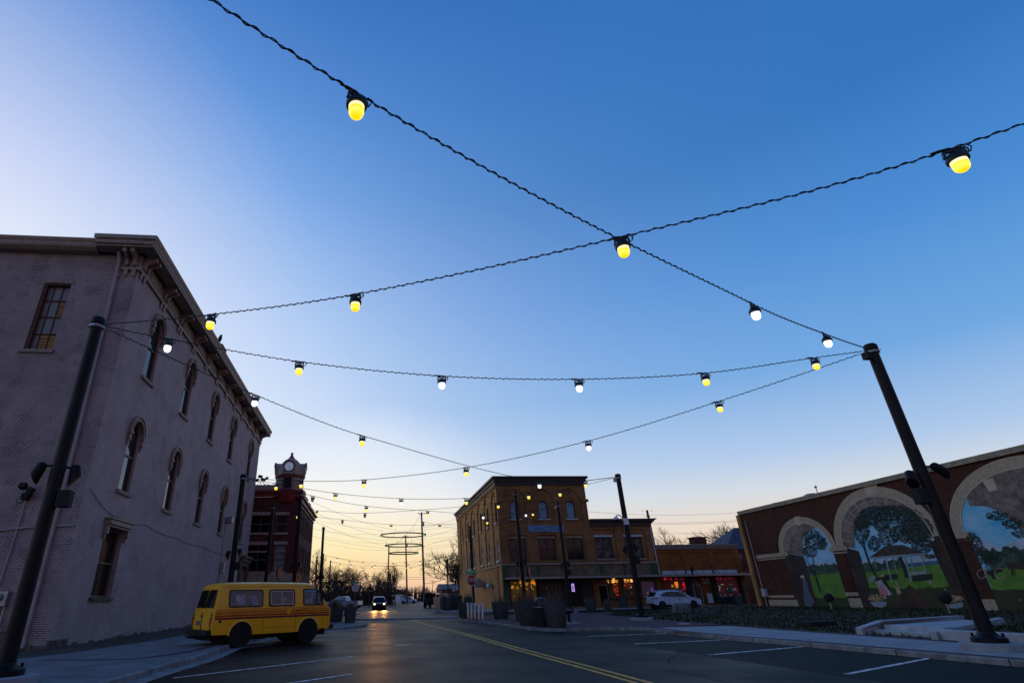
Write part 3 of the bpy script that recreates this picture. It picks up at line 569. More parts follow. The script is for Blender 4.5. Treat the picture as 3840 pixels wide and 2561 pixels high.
sw3 = [(c - .5, c + .5, 9.0, 11.18, False) for c in sc]; sw2 = [(c - .62, c + .62, 5.0, 7.17, False) for c in l2c]
f = MB(); facade(f, (FX + .14, FY, 0), (0, 1, 0), (-1, 0, 0), SL, FT, sw3 + sw2, .2); f.build('side_wall', m_brk, bb)
f = MB(); facade(f, (FX, FY, 0), (0, 1, 0), (-1, 0, 0), SL, FT, [(c - 1.45, c + 1.6, 4.6, 12.4, True) for c in (1.75, 6.3, 10.95, 15.9, 20.9, 26.0)], .139); f.build('side_piers', m_brk, bb)
f = MB(); f.box(FX + .36, FX + XE - .02, FY + .36, FY + SL, 0, FT - .05); f.build('inner_block', m_blackm, bb)
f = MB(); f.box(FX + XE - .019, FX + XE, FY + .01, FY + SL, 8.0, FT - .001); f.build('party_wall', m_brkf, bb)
m_curt = M('pale_curtain', (.22, .34, .42), rough=.85, var=.35, scale=6, stretch=(5, 5, .3))
for k, op in enumerate(w3):
    F = Face2((FX, FY + .14, 0), (1, 0, 0), (0, -1, 0)); w = window(bb, F, op, .17, m_fasc, m_curt if k else m_curt, bars=(0, 0), fw=.1, pane='curtained_pane', fd=.08)
    s = MB(); F.box(s, op[0] - .12, op[1] + .12, op[2] - .14, op[2] - .002, -.1, .22); s.build('sill', m_lite, w)
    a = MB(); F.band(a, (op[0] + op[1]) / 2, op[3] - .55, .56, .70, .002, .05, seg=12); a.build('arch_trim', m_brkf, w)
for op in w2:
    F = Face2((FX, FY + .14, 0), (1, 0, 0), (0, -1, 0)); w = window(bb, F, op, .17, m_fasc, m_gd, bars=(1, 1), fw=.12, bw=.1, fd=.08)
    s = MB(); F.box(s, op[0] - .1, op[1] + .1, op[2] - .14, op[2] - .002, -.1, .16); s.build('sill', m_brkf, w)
    s = MB(); F.box(s, op[0] - .08, op[1] + .08, op[3] + .002, op[3] + .16, -.02, .03); s.build('lintel', m_stone, w)
Fs = Face2((FX + .14, FY, 0), (0, 1, 0), (-1, 0, 0))
for op in sw3:
    w = window(bb, Fs, op, .17, m_fasc, m_gd, bars=(0, 1), fw=.08, fd=.06); s = MB(); Fs.box(s, op[0] - .1, op[1] + .1, op[2] - .16, op[2] - .002, -.1, .2); s.build('sill', m_lite, w)
for op in sw2:
    w = window(bb, Fs, op, .17, m_wht, m_gd, bars=(1, 1), fw=.07, bw=.06, fd=.08); s = MB(); Fs.box(s, op[0] - .12, op[1] + .12, op[2] - .18, op[2] - .002, -.1, .22); s.build('sill', m_lite, w)
cp = MB()
for u in (.05, 3.65, 6.9, 10.25): bf.box(cp, u - .05 if u < 1 else u - .45, u + .55 if u < 1 else u + .42, 11.0, 11.32, .003, .14)
cp.build('pier_caps', m_brkf, bb, bevel=.03)
cr = MB()
for z0, z1, o in ((FT, FT + .42, .10), (FT + .422, FT + .75, .22), (FT + .752, FT + .98, .42)):
    cr.box(FX - o, FX + XE + (o if z0 > FT else .05), FY - o, FY + SL + o, z0, z1)
cr.build('cornice', m_fasc, bb)
dn = MB()
for k in range(110): bs.box(dn, .15 + k * .277, .15 + k * .277 + .14, FT - .26, FT - .05, .002, .10)
bs.box(dn, 0, SL, FT - .05, FT - .001, .002, .14); bs.box(dn, 0, SL, FT - .36, FT - .262, .002, .06); dn.build('dentil_course', m_brk, bb)
sb = MB(); bs.box(sb, -.02, SL, 4.38, 4.56, .003, .09); bf.box(sb, -.09, 17.4, 4.42, 4.62, .142, .2); sb.build('stone_band', m_stone, bb)
bo = MB(); bf.box(bo, 3.3, 7.4, 7.78, 8.52, .01, .09); bo.build('blank_signboard', m_blue, bb, label='faded blue blank signboard between the second and third floor', bevel=.015)
# two-storey wing
wg = thing('brick_wing_building', 'two-storey buff brick wing with black cornice and two paired windows', 'building', (28, 70, 0))
WG = FX + XE + .003; WL = 7.0
gf = Face2((WG, FY, 0), (1, 0, 0), (0, -1, 0))
ww = [(24.93 - WG, 26.87 - WG, 4.95, 7.2, False), (28.38 - WG, 30.36 - WG, 4.95, 7.2, False)]
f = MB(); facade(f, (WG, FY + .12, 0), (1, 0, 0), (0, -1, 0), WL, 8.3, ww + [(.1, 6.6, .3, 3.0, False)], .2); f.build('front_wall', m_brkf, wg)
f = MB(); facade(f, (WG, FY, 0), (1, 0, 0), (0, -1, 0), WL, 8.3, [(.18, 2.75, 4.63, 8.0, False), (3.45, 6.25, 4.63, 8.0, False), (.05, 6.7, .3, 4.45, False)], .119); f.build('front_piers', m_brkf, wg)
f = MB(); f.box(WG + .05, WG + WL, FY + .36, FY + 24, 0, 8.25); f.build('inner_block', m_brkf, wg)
cr = MB(); cr.box(WG + .05, WG + WL + .08, FY - .12, FY + 24, 8.3, 8.85); cr.box(WG + .05, WG + WL + .35, FY - .4, FY + 24.2, 8.852, 9.12)
cr.prism([(WG + WL + .35, FY - .4, 9.122), (WG + WL + .75, FY - .6, 9.122), (WG + WL + .1, FY - .12, 8.5)], (0, .5, 0)); cr.build('cornice', m_fasc, wg)
Fw = Face2((WG, FY + .12, 0), (1, 0, 0), (0, -1, 0))
m_gcur = M('drawn_blind', (.12, .08, .07), rough=.7, var=.5, scale=1.5)
for op in ww:
    w = window(wg, Fw, op, .17, m_fasc, m_gcur, bars=(1, 1), fw=.12, bw=.1, fd=.08)
    s = MB(); Fw.box(s, op[0] - .12, op[1] + .12, op[2] - .16, op[2] - .002, -.1, .22); s.build('sill', m_stone, w)
    s = MB(); Fw.box(s, op[0] - .12, op[1] + .12, op[3] + .002, op[3] + .2, -.02, .14); s.build('lintel', m_lite, w)
ch = MB(); ch.tube([(WG + WL + .02, FY - .1, 8.2), (WG + WL + .06, FY - .1, 4.2), (WG + WL + .1, FY - .1, 3.3)], .06, 8); ch.build('downpipe', m_lite, wg)
# ---- low shop
sh = thing('low_brick_shop', 'single-storey orange brick shop with ribbed white parapet', 'shop', (36.5, 70, 0))
LX, LW = 31.62, 9.85
lf = Face2((LX, FY, 0), (1, 0, 0), (0, -1, 0))
f = MB(); facade(f, (LX, FY + .10, 0), (1, 0, 0), (0, -1, 0), LW, 5.8, [(.35, 9.2, .2, 3.0, False)], .25); f.build('front_wall', m_brko, sh)
f = MB(); facade(f, (LX, FY, 0), (1, 0, 0), (0, -1, 0), LW, 5.8, [(.35, 3.05, 3.9, 5.45, False), (3.5, 6.15, 3.9, 5.45, False), (6.6, 9.35, 3.9, 5.45, False), (.2, 9.4, .2, 3.6, False)], .099); f.build('front_piers', m_brko, sh)
f = MB(); f.box(LX + .02, LX + LW, FY + .4, FY + 20, 0, 5.75); f.build('inner_block', m_brko, sh)
pa = MB()
for k in range(6): pa.prism([(LX + .05, FY - .02 - .05 * k, 5.8 + k * .085), (LX + .05, FY - .16 - .03 * k, 5.82 + k * .085), (LX + .05, FY - .12 - .03 * k, 5.88 + k * .085), (LX + .05, FY + .1, 5.88 + k * .085), (LX + .05, FY + .1, 5.8 + k * .085)], (LW - .1, 0, 0))
pa.build('ribbed_parapet', m_sill, sh)
cb = MB(); cb.box(38.3, 39.8, FY + 3, FY + 4.2, 5.8, 7.28); cb.box(38.2, 39.9, FY + 2.9, FY + 4.3, 7.28, 7.38); cb.build('rooftop_box', m_dred, sh)
for a, b_ in ((32.0, 34.6), (34.85, 37.8), (38.05, 40.75)):
    w = MB(); w.box(a, b_, FY - .03, FY + .02, 3.26, 3.62); w.build('transom_panel', m_lite, sh)
# ---- building beyond the shop with a hipped roof
hb = thing('hip_roof_building', 'dark brick building with blue-grey hipped roof half hidden by the mural wall', 'building', (48, 72, 0))
f = MB(); f.box(41.8, 60, 64.5, 70, 0, 5.9); f.build('wall', m_dred, hb)
f = MB(); f.add([(41.4, 64.1, 5.9), (60, 64.1, 5.9), (60, 70.4, 5.9), (41.4, 70.4, 5.9), (45.2, 67.2, 8.6), (54, 67.2, 8.6), (54, 67.3, 8.6), (45.2, 67.3, 8.6)], [(0, 1, 5, 4), (1, 2, 6, 5), (2, 3, 7, 6), (3, 0, 4, 7), (4, 5, 6, 7), (3, 2, 1, 0)]); f.build('roof', M('slate_roof', (.05, .06, .09), rough=.7, var=.2), hb)
f = MB(); f.box(42.5, 43.4, 64.44, 64.5, 4.85, 5.35); f.build('stone_plaque', m_stone, hb)
f = MB(); f.box(43.0, 44.2, 64.45, 64.5, 1.6, 3.6); f.build('window', m_gd, hb)
# ---- shop fronts under one long canopy
m_tan = M('tan_fascia_board', (.17, .12, .075), rough=.8, var=.2, scale=1.5)
def lightbox(name, parent, x0, x1, z0, z1, base, spots, y=FY + .33, seed=1):
    """lit shop window: dim back wall, strings of tiny lamps, glass"""
    r = random.Random(seed)
    w = MB(); w.box(x0, x1, y, y + .03, z0, z1); wo = w.build(name, base, parent)
    for (mat, n, sz, zlo, zhi, xlo, xhi) in spots:
        s = MB()
        for k in range(n):
            a = r.uniform(x0 + (x1 - x0) * xlo, x0 + (x1 - x0) * xhi); c = z0 + (z1 - z0) * r.uniform(zlo, zhi); q = sz * r.uniform(.6, 1.5)
            s.box(a, a + q, y - .05, y - .035, c, c + q * r.uniform(.6, 1.6))
        s.build('window_lights', mat, wo)
    fr = MB(); fr.box(x0 - .06, x0, y - .24, y - .1, z0 - .06, z1 + .05); fr.box(x1, x1 + .06, y - .24, y - .1, z0 - .06, z1 + .05); fr.box(x0, x1, y - .24, y - .1, z0 - .06, z0); fr.box(x0, x1, y - .24, y - .1, z1, z1 + .05); fr.build('frame', m_fasc, wo)
    return wo
e_y = EMIT('lamp_amber', (1, .55, .12), .75); e_r = EMIT('lamp_red', (1, .06, .02), .22); e_w = EMIT('lamp_white', (.9, .8, .85), .2); e_o = EMIT('lamp_orange', (1, .2, .03), .3); e_p = EMIT('lamp_violet', (.35, .12, 1), .9); e_pk = EMIT('lamp_pink', (1, .04, .10), .13)
i_y = EMIT('amber_interior', (.5, .22, .02), .055, (.1, .05, .01)); i_d = EMIT('dim_interior', (.10, .045, .02), .06, (.02, .015, .01)); i_v = EMIT('violet_interior', (.2, .1, .2), .10, (.03, .02, .03)); i_pk = EMIT('crimson_interior', (.5, .04, .06), .025, (.05, .01, .015)); i_bk = EMIT('unlit_interior', (.02, .02, .02), .02, (.012, .01, .01))
e_yd = EMIT('amber_curtain', (.8, .38, .03), .30)
wo = lightbox('shop_window', bb, 14.95, 17.75, .95, 2.85, i_y, [(e_yd, 10, .28, .62, .9, 0, .95), (e_y, 16, .05, .5, .95, 0, .9), (e_w, 4, .06, .1, .6, .1, .9)], seed=2)
lightbox('shop_window', bb, 18.0, 21.0, .95, 2.85, i_bk, [(e_w, 2, .04, .3, .8, .1, .9)], seed=3)
lightbox('shop_window', bb, 22.7, 24.2, .6, 2.85, i_bk, [], seed=4)
lightbox('shop_window', wg, 25.72, 26.85, 1.0, 2.65, i_d, [(e_y, 5, .20, .9, .97, 0, .9), (e_o, 60, .035, .35, .9, .5, .98), (e_r, 14, .06, .0, .6, .6, .95)], seed=5)
lightbox('shop_window', wg, 27.25, 28.9, 1.0, 2.65, i_d, [(e_y, 4, .22, .92, .97, .25, .8), (e_o, 40, .035, .55, .9, .2, .7), (e_w, 6, .06, .2, .7, .6, .95)], seed=6)
wv = lightbox('shop_window', wg, 29.4, 31.0, 1.0, 2.6, i_v, [(e_p, 10, .05, .35, .6, .72, .8), (e_w, 3, .05, .1, .4, .3, .6)], seed=7)
m_let = M('window_lettering', (.30, .24, .28), rough=.7, var=.1)
for i, c in enumerate('VINT'): text_mesh(c, .34, m_let, wv, (29.6, FY + .2, 2.4 - i * .33), (R_(90), 0, 0))
for i, c in enumerate('USED'): text_mesh(c, .34, m_let, wv, (30.75, FY + .2, 2.4 - i * .33), (R_(90), 0, 0))
ns_ = MB(); ns_.box(21.58, 21.86, FY + .02, FY + .06, 1.75, 2.5); no = ns_.build('neon_sign', i_bk, bb, label='narrow upright neon OPEN sign with blue border')
nb_ = MB(); F = Face2((21.58, FY + .02, 1.75), (1, 0, 0), (0, -1, 0)); F.ring(nb_, [(0, 0), (.28, 0), (.28, .75), (0, .75)], [(.03, .03), (.25, .03), (.25, .72), (.03, .72)], .002, .02); nb_.build('neon_border', EMIT('neon_blue', (.25, .3, 1), 2.6), no)
for i, c in enumerate('OPEN'): text_mesh(c, .17, EMIT('neon_orange%d' % i, (1, .18, .05), 2.4), no, (21.72, FY - .01, 2.37 - i * .165), (R_(90), 0, 0))
s1 = lightbox('shop_window', sh, 32.05, 34.5, .95, 2.85, i_pk, [(e_pk, 14, .14, .9, .97, 0, 1), (e_yd, 5, .3, .45, .7, .35, .8), (e_w, 8, .05, .1, .5, .7, 1), (e_pk, 3, .3, .35, .6, .85, .9)], seed=8)
s2 = lightbox('shop_window', sh, 38.1, 40.7, .95, 2.85, i_pk, [(e_pk, 9, .12, .88, .97, 0, 1), (e_w, 26, .06, .28, .62, .08, .95)], seed=9)
m_teal = M('teal_window_paint', (.02, .16, .20), rough=.8, var=.2); m_snow = M('window_snow_paint', (.25, .33, .42), rough=.9, var=.1)
t = MB(); t.lathe([(.22, .0), (.28, .1), (.26, .45), (.32, .6)], (39.6, FY + .28, 1.25), 12); t.build('painted_jug', m_teal, s2)
for sx0, sx1, pp in ((38.15, 38.95, s2), (39.3, 40.65, s2), (33.4, 34.4, s1)):
    t = MB(); n_ = 8; t.prism([(sx0 + (sx1 - sx0) * k / n_, FY + .22, 1.1 + .1 * math.sin(k * 1.1)) for k in range(n_ + 1)] + [(sx1, FY + .22, .96), (sx0, FY + .22, .96)], (0, .02, 0)); t.build('painted_snow', m_snow, pp)
tk = MB(); r = random.Random(5)
for k in range(150):
    x = r.choice([r.uniform(34.6, 35.2), r.uniform(37.55, 38.05), r.uniform(40.8, 41.3), r.uniform(37.6, 41.3)]); z = r.uniform(.2, 2.75) if x < 37.5 or x > 40.8 or x < 38.05 else r.uniform(.2, .85)
    tk.box(x, x + r.uniform(.08, .2), FY - .02, FY + .0, z, z + r.uniform(.03, .08))
tk.build('teal_stone_cladding', M('teal_stone', (.02, .13, .14), rough=.8, var=.4), sh)
cl = MB()
for a, b_ in ((34.55, 35.15), (37.45, 38.02), (40.78, 41.3)): cl.box(a, b_, FY + .001, FY + .08, .12, 3.0)
cl.box(38.02, 40.78, FY + .001, FY + .08, .12, .88); cl.build('dark_cladding', m_blackm, sh)
d = MB(); Fd = Face2((35.2, FY + .1, 0), (1, 0, 0), (0, -1, 0)); Fd.ring(d, [(0, .15), (.95, .15), (.95, 2.3), (0, 2.3)], [(.1, .3), (.85, .3), (.85, 2.1), (.1, 2.1)], 0, .06); dd_ = d.build('shop_door', m_sill, sh)
d = MB(); d.box(35.25, 36.1, FY + .12, FY + .16, .2, 2.25); d.build('pane', m_gd, dd_)
d = MB(); d.box(36.4, 37.25, FY + .0, FY + .04, 2.2, 2.8); d.build('door_poster', m_stone, sh); d = MB(); d.box(36.45, 36.62, FY - .03, FY, 2.72, 2.8); d.box(37.05, 37.2, FY - .03, FY, 2.72, 2.8); d.build('red_lamps', e_pk, sh)
d = MB(); d.box(36.6, 37.2, FY - .02, FY + .02, .35, 1.3); d.build('window_notice', m_lite, sh)
d = MB(); Fd = Face2((24.55, FY + .1, 0), (1, 0, 0), (0, -1, 0)); Fd.ring(d, [(0, .15), (1.0, .15), (1.0, 2.35), (0, 2.35)], [(.07, .25), (.93, .25), (.93, 2.25), (.07, 2.25)], 0, .06); do = d.build('shop_door', m_trim, wg)
d = MB(); d.box(24.6, 25.5, FY + .12, FY + .16, .2, 2.3); d.build('pane', m_gd, do)
ft = MB(); ft.box(FX + .72, 31.35, FY - .01, FY + .1, 3.22, 4.40); ft.build('fascia_board', m_tan, bb)
gp = MB()
for x, w_ in ((14.12, .62), (17.95, .22), (21.2, .3), (24.98, .42), (27.65, .22), (30.95, .5)): gp.box(x, x + w_, FY - .09, FY - .012, 3.2, 4.38)
gp.box(14.12, 14.74, FY - .09, FY + .3, .1, 3.18); gp.build('green_pilaster', m_green, bb)
cn = thing('shop_canopy', 'long thin flat canopy over the shop fronts hung on rods', 'canopy', (28, FY - 1, 3.1))
f = MB(); f.box(14.15, 41.9, FY - 1.75, FY - .095, 3.02, 3.17); f.build('slab', m_blackm, cn); f = MB(); f.box(14.1, 41.95, FY - 1.82, FY - 1.752, 3.0, 3.2); f.build('edge', m_galv, cn)
for x in [15.6 + 2.45 * k for k in range(11)]:
    f = MB(); f.tube([(x, FY - .1, 4.2), (x, FY - 1.6, 3.18)], .025, 5); f.build('rod', m_black, cn)
# fixtures on the side wall
fn = MB(); fn.lathe([(.3, -.62), (.52, -.6), (.52, .6), (.3, .62)], (FX - .75, 72.6, 2.95), 18, Matrix.Rotation(R_(90), 3, 'X')); fn.box(FX - .5, FX + .02, 72.2, 73.0, 2.5, 2.75); fn.build('exhaust_fan', m_galv, bb, smooth=True, label='dented cylindrical metal exhaust drum on the brick side wall')
fn = MB(); fn.lathe([(.38, 0), (.42, .12), (.34, .3), (.15, .42)], (FX - .3, 67.4, 2.35), 14); fn.build('vent_hood', m_galv, bb, smooth=True)
fn = MB(); r = random.Random(9); fn.box(FX - .012, FX - .003, 66.9, 67.9, .7, 2.2); fn.build('pale_stain', M('lime_stain', (.30, .25, .20), rough=.95, var=.45, scale=7), bb)
# ================================================================= long brick wall with the painted arcade mural
mw = thing('mural_building', 'long low brick building whose wall carries a painted mural of arches and gardens', 'building', (33, 18, 0))
MX = 29.5; ME = 42.75; MZ = 6.98
f = MB(); f.box(MX, MX + 14, -14, ME, 0, MZ); f.build('wall', m_mbrick, mw)
f = MB(); f.box(MX - .12, MX + 14.1, -14, ME + .1, MZ + .002, MZ + .27); f.build('coping', m_stone, mw)
f = MB(); f.box(MX - .16, MX + .2, ME - .02, ME + .32, 0, MZ + .001); f.build('end_pier', m_brk, mw)
f = MB(); f.tube([(MX - .1, ME - .55, 6.45), (MX - .1, ME - .57, 3), (MX - .1, ME - .6, .3)], .03, 8); f.build('downpipe', m_pipe, mw)
f = MB(); f.box(MX - .24, MX - .02, ME - .95, ME - .5, 1.05, 1.6); f.build('electric_box', m_pipe, mw)
f = MB(); f.lathe([(.4, 0), (.4, .2), (.2, .3)], (MX + 1.5, 40.3, MZ + .27), 12); f.build('roof_vent', m_galv, mw)
f = MB(); f.lathe([(.5, 0), (.5, .25), (.3, .35)], (MX + 1.5, 36.6, MZ + .27), 12); f.cyl((MX + 1.5, 36.0, MZ), (MX + 1.5, 36.0, MZ + .9), .03, n=6); f.lathe([(.02, -.1), (.1, 0), (.02, .1)], (MX + 1.5, 36.0, MZ + .98), 8); f.build('roof_vent', m_galv, mw)
m1 = zr(2760, 1880, 480 / 1792); m2 = zr(3120, 1780, 480 / 1447); m3 = zr(3540, 1740, 300 / 840)
def uz(fn, x, y): v = onx(fn(x, y), MX); return (v.y, v.z)
def pl(fn, pts): return [uz(fn, x, y) for x, y in pts]
MF = Face2((MX, 0, 0), (0, 1, 0), (-1, 0, 0))
def paint(name, polys, mat, d, parent, label=None):
    o0 = None
    for i, q in enumerate(polys):
        mb = MB(); MF.poly(mb, q, d - .0025, d + i * .00035); o = mb.build(name, mat, parent, label=label); o0 = o0 or o
    return o0
P_ = lambda n, c, **k: M('mural_' + n, c, rough=.9, var=k.get('var', .12), scale=k.get('scale', 1.2), col2=k.get('col2'))
p_stone = P_('stone', (.40, .31, .215), scale=6); p_stl = P_('stone_light', (.52, .42, .31)); p_sof = P_('soffit', (.20, .15, .125), scale=3, var=.25); p_sofl = P_('soffit_rib', (.30, .23, .19)); p_rev = P_('reveal', (.042, .026, .022), var=.3)
p_sky = M('mural_sky', (.07, .42, .66), rough=.9, col2=(.40, .60, .74), scale=.45, stretch=(1, 1, 2.2)); p_cloud = P_('cloud', (.46, .52, .62)); p_far = P_('far_wood', (.04, .085, .06), var=.3, scale=3); p_field = P_('field', (.13, .26, .03), col2=(.07, .17, .025), scale=1.6); p_fore = P_('foreground', (.03, .055, .014), col2=(.04, .026, .014), scale=1.2)
p_leaf = P_('leaf', (.018, .032, .024), var=.4, scale=5); p_bark = P_('bark', (.02, .018, .016)); p_whi = P_('white', (.26, .31, .33)); p_roof = P_('pavilion_roof', (.06, .042, .036), var=.3, scale=4); p_blue = P_('blue_dress', (.08, .12, .16), scale=6); p_pink = P_('pink_dress', (.50, .19, .22), scale=6); p_dress = P_('lace_dress', (.42, .34, .40), scale=8, var=.25); p_dk = P_('dark_coat', (.02, .02, .022)); p_yd = P_('yellow_dress', (.40, .32, .16), var=.3, scale=9); p_flow = P_('flower', (.50, .33, .17), var=.3, scale=20); p_path = P_('path', (.055, .028, .02), var=.3); p_horse = P_('horse', (.05, .028, .02)); p_skin = P_('skin', (.30, .18, .14)); p_shirt = P_('blue_shirt', (.10, .22, .33)); p_mist = P_('distant_hill', (.06, .14, .24))
def ell(um, zc, a, b, a0, a1, n=24): return [(um + a * math.cos(R_(a0 + (a1 - a0) * k / n)), zc + b * math.sin(R_(a0 + (a1 - a0) * k / n))) for k in range(n + 1)]
def arch_ring(mb, um, zc, a, b, w, d0, d1, n=28):
    o = ell(um, zc, a, b, 0, 180, n); i = ell(um, zc, a - w, b - w, 0, 180, n)
    for k in range(n): MF.poly(mb, [o[k], o[k + 1], i[k + 1], i[k]], d0, d1)
A1 = (36.72, 3.9, 2.62, 2.12, .42); A2 = (30.55, 3.88, 3.52, 3.05, .55); A3 = (22.5, 3.92, 3.9, 2.95, .55)
mural = mw
for (um, zc, a, b, w) in (A1, A2, A3): mu = MB(); arch_ring(mu, um, zc, a, b, w, .001, .022); mu.build('painted_arch', p_stone, mw)
QB = []
def qb(*a): m_ = MB(); MF.box(m_, *a[1:]); m_.build('painted_ledge', p_stone, mw)
qb(0, 38.6, 42.05, 3.66, 3.92, .001, .024); qb(0, 38.65, 42.0, 3.52, 3.6, .001, .022); qb(0, 33.3, 34.72, 3.66, 3.9, .001, .026); qb(0, 33.4, 34.6, 3.5, 3.58, .001, .024); qb(0, 25.6, 26.9, 3.66, 3.93, .001, .026); qb(0, 25.65, 26.8, 3.5, 3.58, .001, .024)
qb(0, 39.2, 41.95, .98, 1.14, .001, .024); qb(0, 38.9, 41.95, .2, .85, .001, .020); qb(0, 33.6, 34.6, 1.08, 1.28, .001, .026); qb(0, 33.55, 34.5, .2, .95, .001, .022); qb(0, 25.9, 26.8, 1.1, 1.36, .001, .026); qb(0, 25.8, 26.75, .2, 1.0, .001, .022)
for pts, fn in (([(815, 218), (895, 205), (920, 330), (862, 340)], m1), ([(355, 145), (505, 100), (530, 205), (398, 240)], m2), ([(410, 175), (520, 142), (570, 270), (480, 290)], m3)): ks = MB(); MF.poly(ks, pl(fn, pts), .023, .034); ks.build('keystone', p_stl, mural)
for (um, zc, a, b, w) in (A1, A2, A3):
    for aa, bb_, ww_ in ((a, b, .035), (a - w + .06, b - w + .06, .05)): er = MB(); arch_ring(er, um, zc, aa, bb_, ww_, .0222, .028); er.build('arch_moulding', p_stl, mural)
# openings: sky, then layers of the painted view
def opening(um, zc, a, b, w, z0=.3): return [(um - a + w, z0), (um + a - w, z0)] + ell(um, zc, a - w, b - w, 0, 180)
O1 = opening(*A1); O2 = opening(*A2); O3 = opening(*A3)
paint('painted_sky', [O1, O2, O3], p_sky, .005, mural)
def clipx(poly, u0, u1, z0, z1, top=None):   # simple rectangle band across an opening
    return [(u0, z0), (u1, z0), (u1, z1), (u0, z1)]
rr = random.Random(21)
def ragged(u0, u1, zb, zt, amp, n=26): return [(u0, zb), (u1, zb)] + [(u1 + (u0 - u1) * k / n, zt + rr.uniform(-amp, amp)) for k in range(n + 1)]
paint('painted_cloud', [ragged(34.55, 38.2, 2.5, 3.05, .16, 9), ragged(27.9, 33.4, 2.5, 3.0, .1, 9), ragged(21, 25.6, 2.6, 3.35, .3, 9)], p_cloud, .008, mural)
paint('painted_wood', [ragged(34.5, 38.3, 2.2, 2.92, .09, 30), ragged(29.9, 33.35, 2.2, 2.85, .12, 30), ragged(19, 25.55, 2.2, 3.05, .14, 40)], p_far, .011, mural)
paint('painted_hills', [[(27.6, 2.5), (30.0, 2.5), (30.0, 2.66), (27.6, 2.74)]], p_mist, .0115, mural)
paint('painted_field', [[(34.5, .9), (38.4, .9), (38.4, 2.28), (34.5, 2.42)], [(26.9, .9), (33.4, .9), (33.4, 2.3), (31, 2.4), (26.9, 2.62)], [(14, .9), (25.7, .9), (25.7, 2.2), (14, 2.3)]], p_field, .014, mural)
paint('painted_shade', [ragged(34.5, 38.5, .3, 1.0, .05), ragged(26.8, 33.5, .3, 1.45, .08), ragged(14, 25.8, .3, 1.3, .08)], p_fore, .017, mural)
paint('painted_path', [pl(m2, [(1180, 1560), (640, 1560), (800, 1300), (880, 1240), (960, 1300), (1120, 1420)])], p_path, .0185, mural)
# soffits and reveals seen inside the arches
paint('painted_soffit', [ell(A1[0], A1[1], A1[2] - .42, A1[3] - .42, 130, 0) + pl(m1, [(945, 760), (925, 640), (930, 540), (960, 460), (1010, 420), (1080, 380)]),
    ell(A2[0], A2[1], A2[2] - .55, A2[3] - .55, 178, 0) + pl(m2, [(265, 830), (255, 700), (258, 580), (300, 480), (380, 400), (500, 360), (640, 350), (780, 390), (900, 450), (1010, 550), (1080, 640), (1140, 730)]),
    ell(A3[0], A3[1], A3[2] - .55, A3[3] - .55, 165, 40) + pl(m3, [(270, 435), (440, 440), (600, 500), (720, 590), (820, 690)])[::1]], p_sof, .0195, mural)
ribs = MB()
for (um, zc, a, b, w), th, rg_ in ((A2, .75, (8, 172)), (A1, .6, (10, 80))):
    for k in range(12):
        t = rg_[0] + (rg_[1] - rg_[0]) * k / 11; c, s = math.cos(R_(t)), math.sin(R_(t)); q = R_(1.6)
        MF.poly(ribs, [(um + (a - w) * math.cos(R_(t) - q), zc + (b - w) * math.sin(R_(t) - q)), (um + (a - w) * math.cos(R_(t) + q), zc + (b - w) * math.sin(R_(t) + q)), (um + (a - w - th) * math.cos(R_(t) + q), zc + (b - w - th * .8) * math.sin(R_(t) + q)), (um + (a - w - th) * math.cos(R_(t) - q), zc + (b - w - th * .8) * math.sin(R_(t) - q))], .0197, .0212)
    for rr_ in (.22, .45): 
        o = ell(um, zc, a - w - rr_, b - w - rr_, rg_[0], rg_[1]); i = ell(um, zc, a - w - rr_ - .05, b - w - rr_ - .05, rg_[0], rg_[1])
        for k in range(len(o) - 1): MF.poly(ribs, [o[k], o[k + 1], i[k + 1], i[k]], .0197, .0208)
ribs.build('painted_ribs', p_sofl, mural)
paint('painted_reveal', [[(38.5, .3), (38.95, .3), (38.95, 3.9), (38.5, 3.9)], [(33.2, .3), (33.55, .3), (33.55, 3.9), (33.2, 3.9)], pl(m1, [(740, 730), (945, 765), (975, 830), (1150, 1480), (930, 1490), (890, 1300)]), pl(m2, [(160, 820), (265, 850), (305, 860), (420, 1250), (480, 1560), (360, 1500), (300, 1320)]), pl(m2, [(1105, 765), (1255, 690), (1447, 1080), (1447, 1500), (1330, 1260)]),
    pl(m3, [(0, 740), (170, 790), (230, 900), (360, 1300), (250, 1500), (60, 1280), (0, 1100)])], p_rev, .0225, mural)
paint('painted_pier_brick', [[(25.74, .9), (27.3, .9), (27.3, 3.5), (25.74, 3.5)], pl(m2, [(25, 890), (155, 890), (270, 1320), (150, 1320)]), pl(m3, [(165, 795), (270, 795), (465, 1310), (390, 1310), (340, 1300)])], m_mbrick, .0265, mural)
# painted trees: trunks and ragged foliage
def trunk(fn, pts, w): 
    q = pl(fn, pts); L_ = []; R2 = []
    for i, (u, z) in enumerate(q): ww_ = w * (1 - .5 * (1 - i / (len(q) - 1))); L_.append((u - ww_, z)); R2.append((u + ww_, z))
    return L_ + R2[::-1]
tr = MB()
for t in (trunk(m1, [(1075, 740), (1090, 860), (1120, 1020), (1190, 1275)], .05), trunk(m1, [(985, 770), (1030, 900), (1110, 1050), (1180, 1250)], .035), trunk(m2, [(350, 700), (375, 850), (430, 1000), (500, 1150)], .09), trunk(m2, [(300, 720), (365, 830)], .04), trunk(m2, [(760, 800), (780, 950), (830, 1060), (860, 1160)], .16), trunk(m2, [(640, 640), (720, 760)], .06), trunk(m2, [(800, 620), (730, 760)], .06)): MF.poly(tr, t, .0235, .0245)
tr.build('painted_trunks', p_bark, mural)
lf_ = MB()
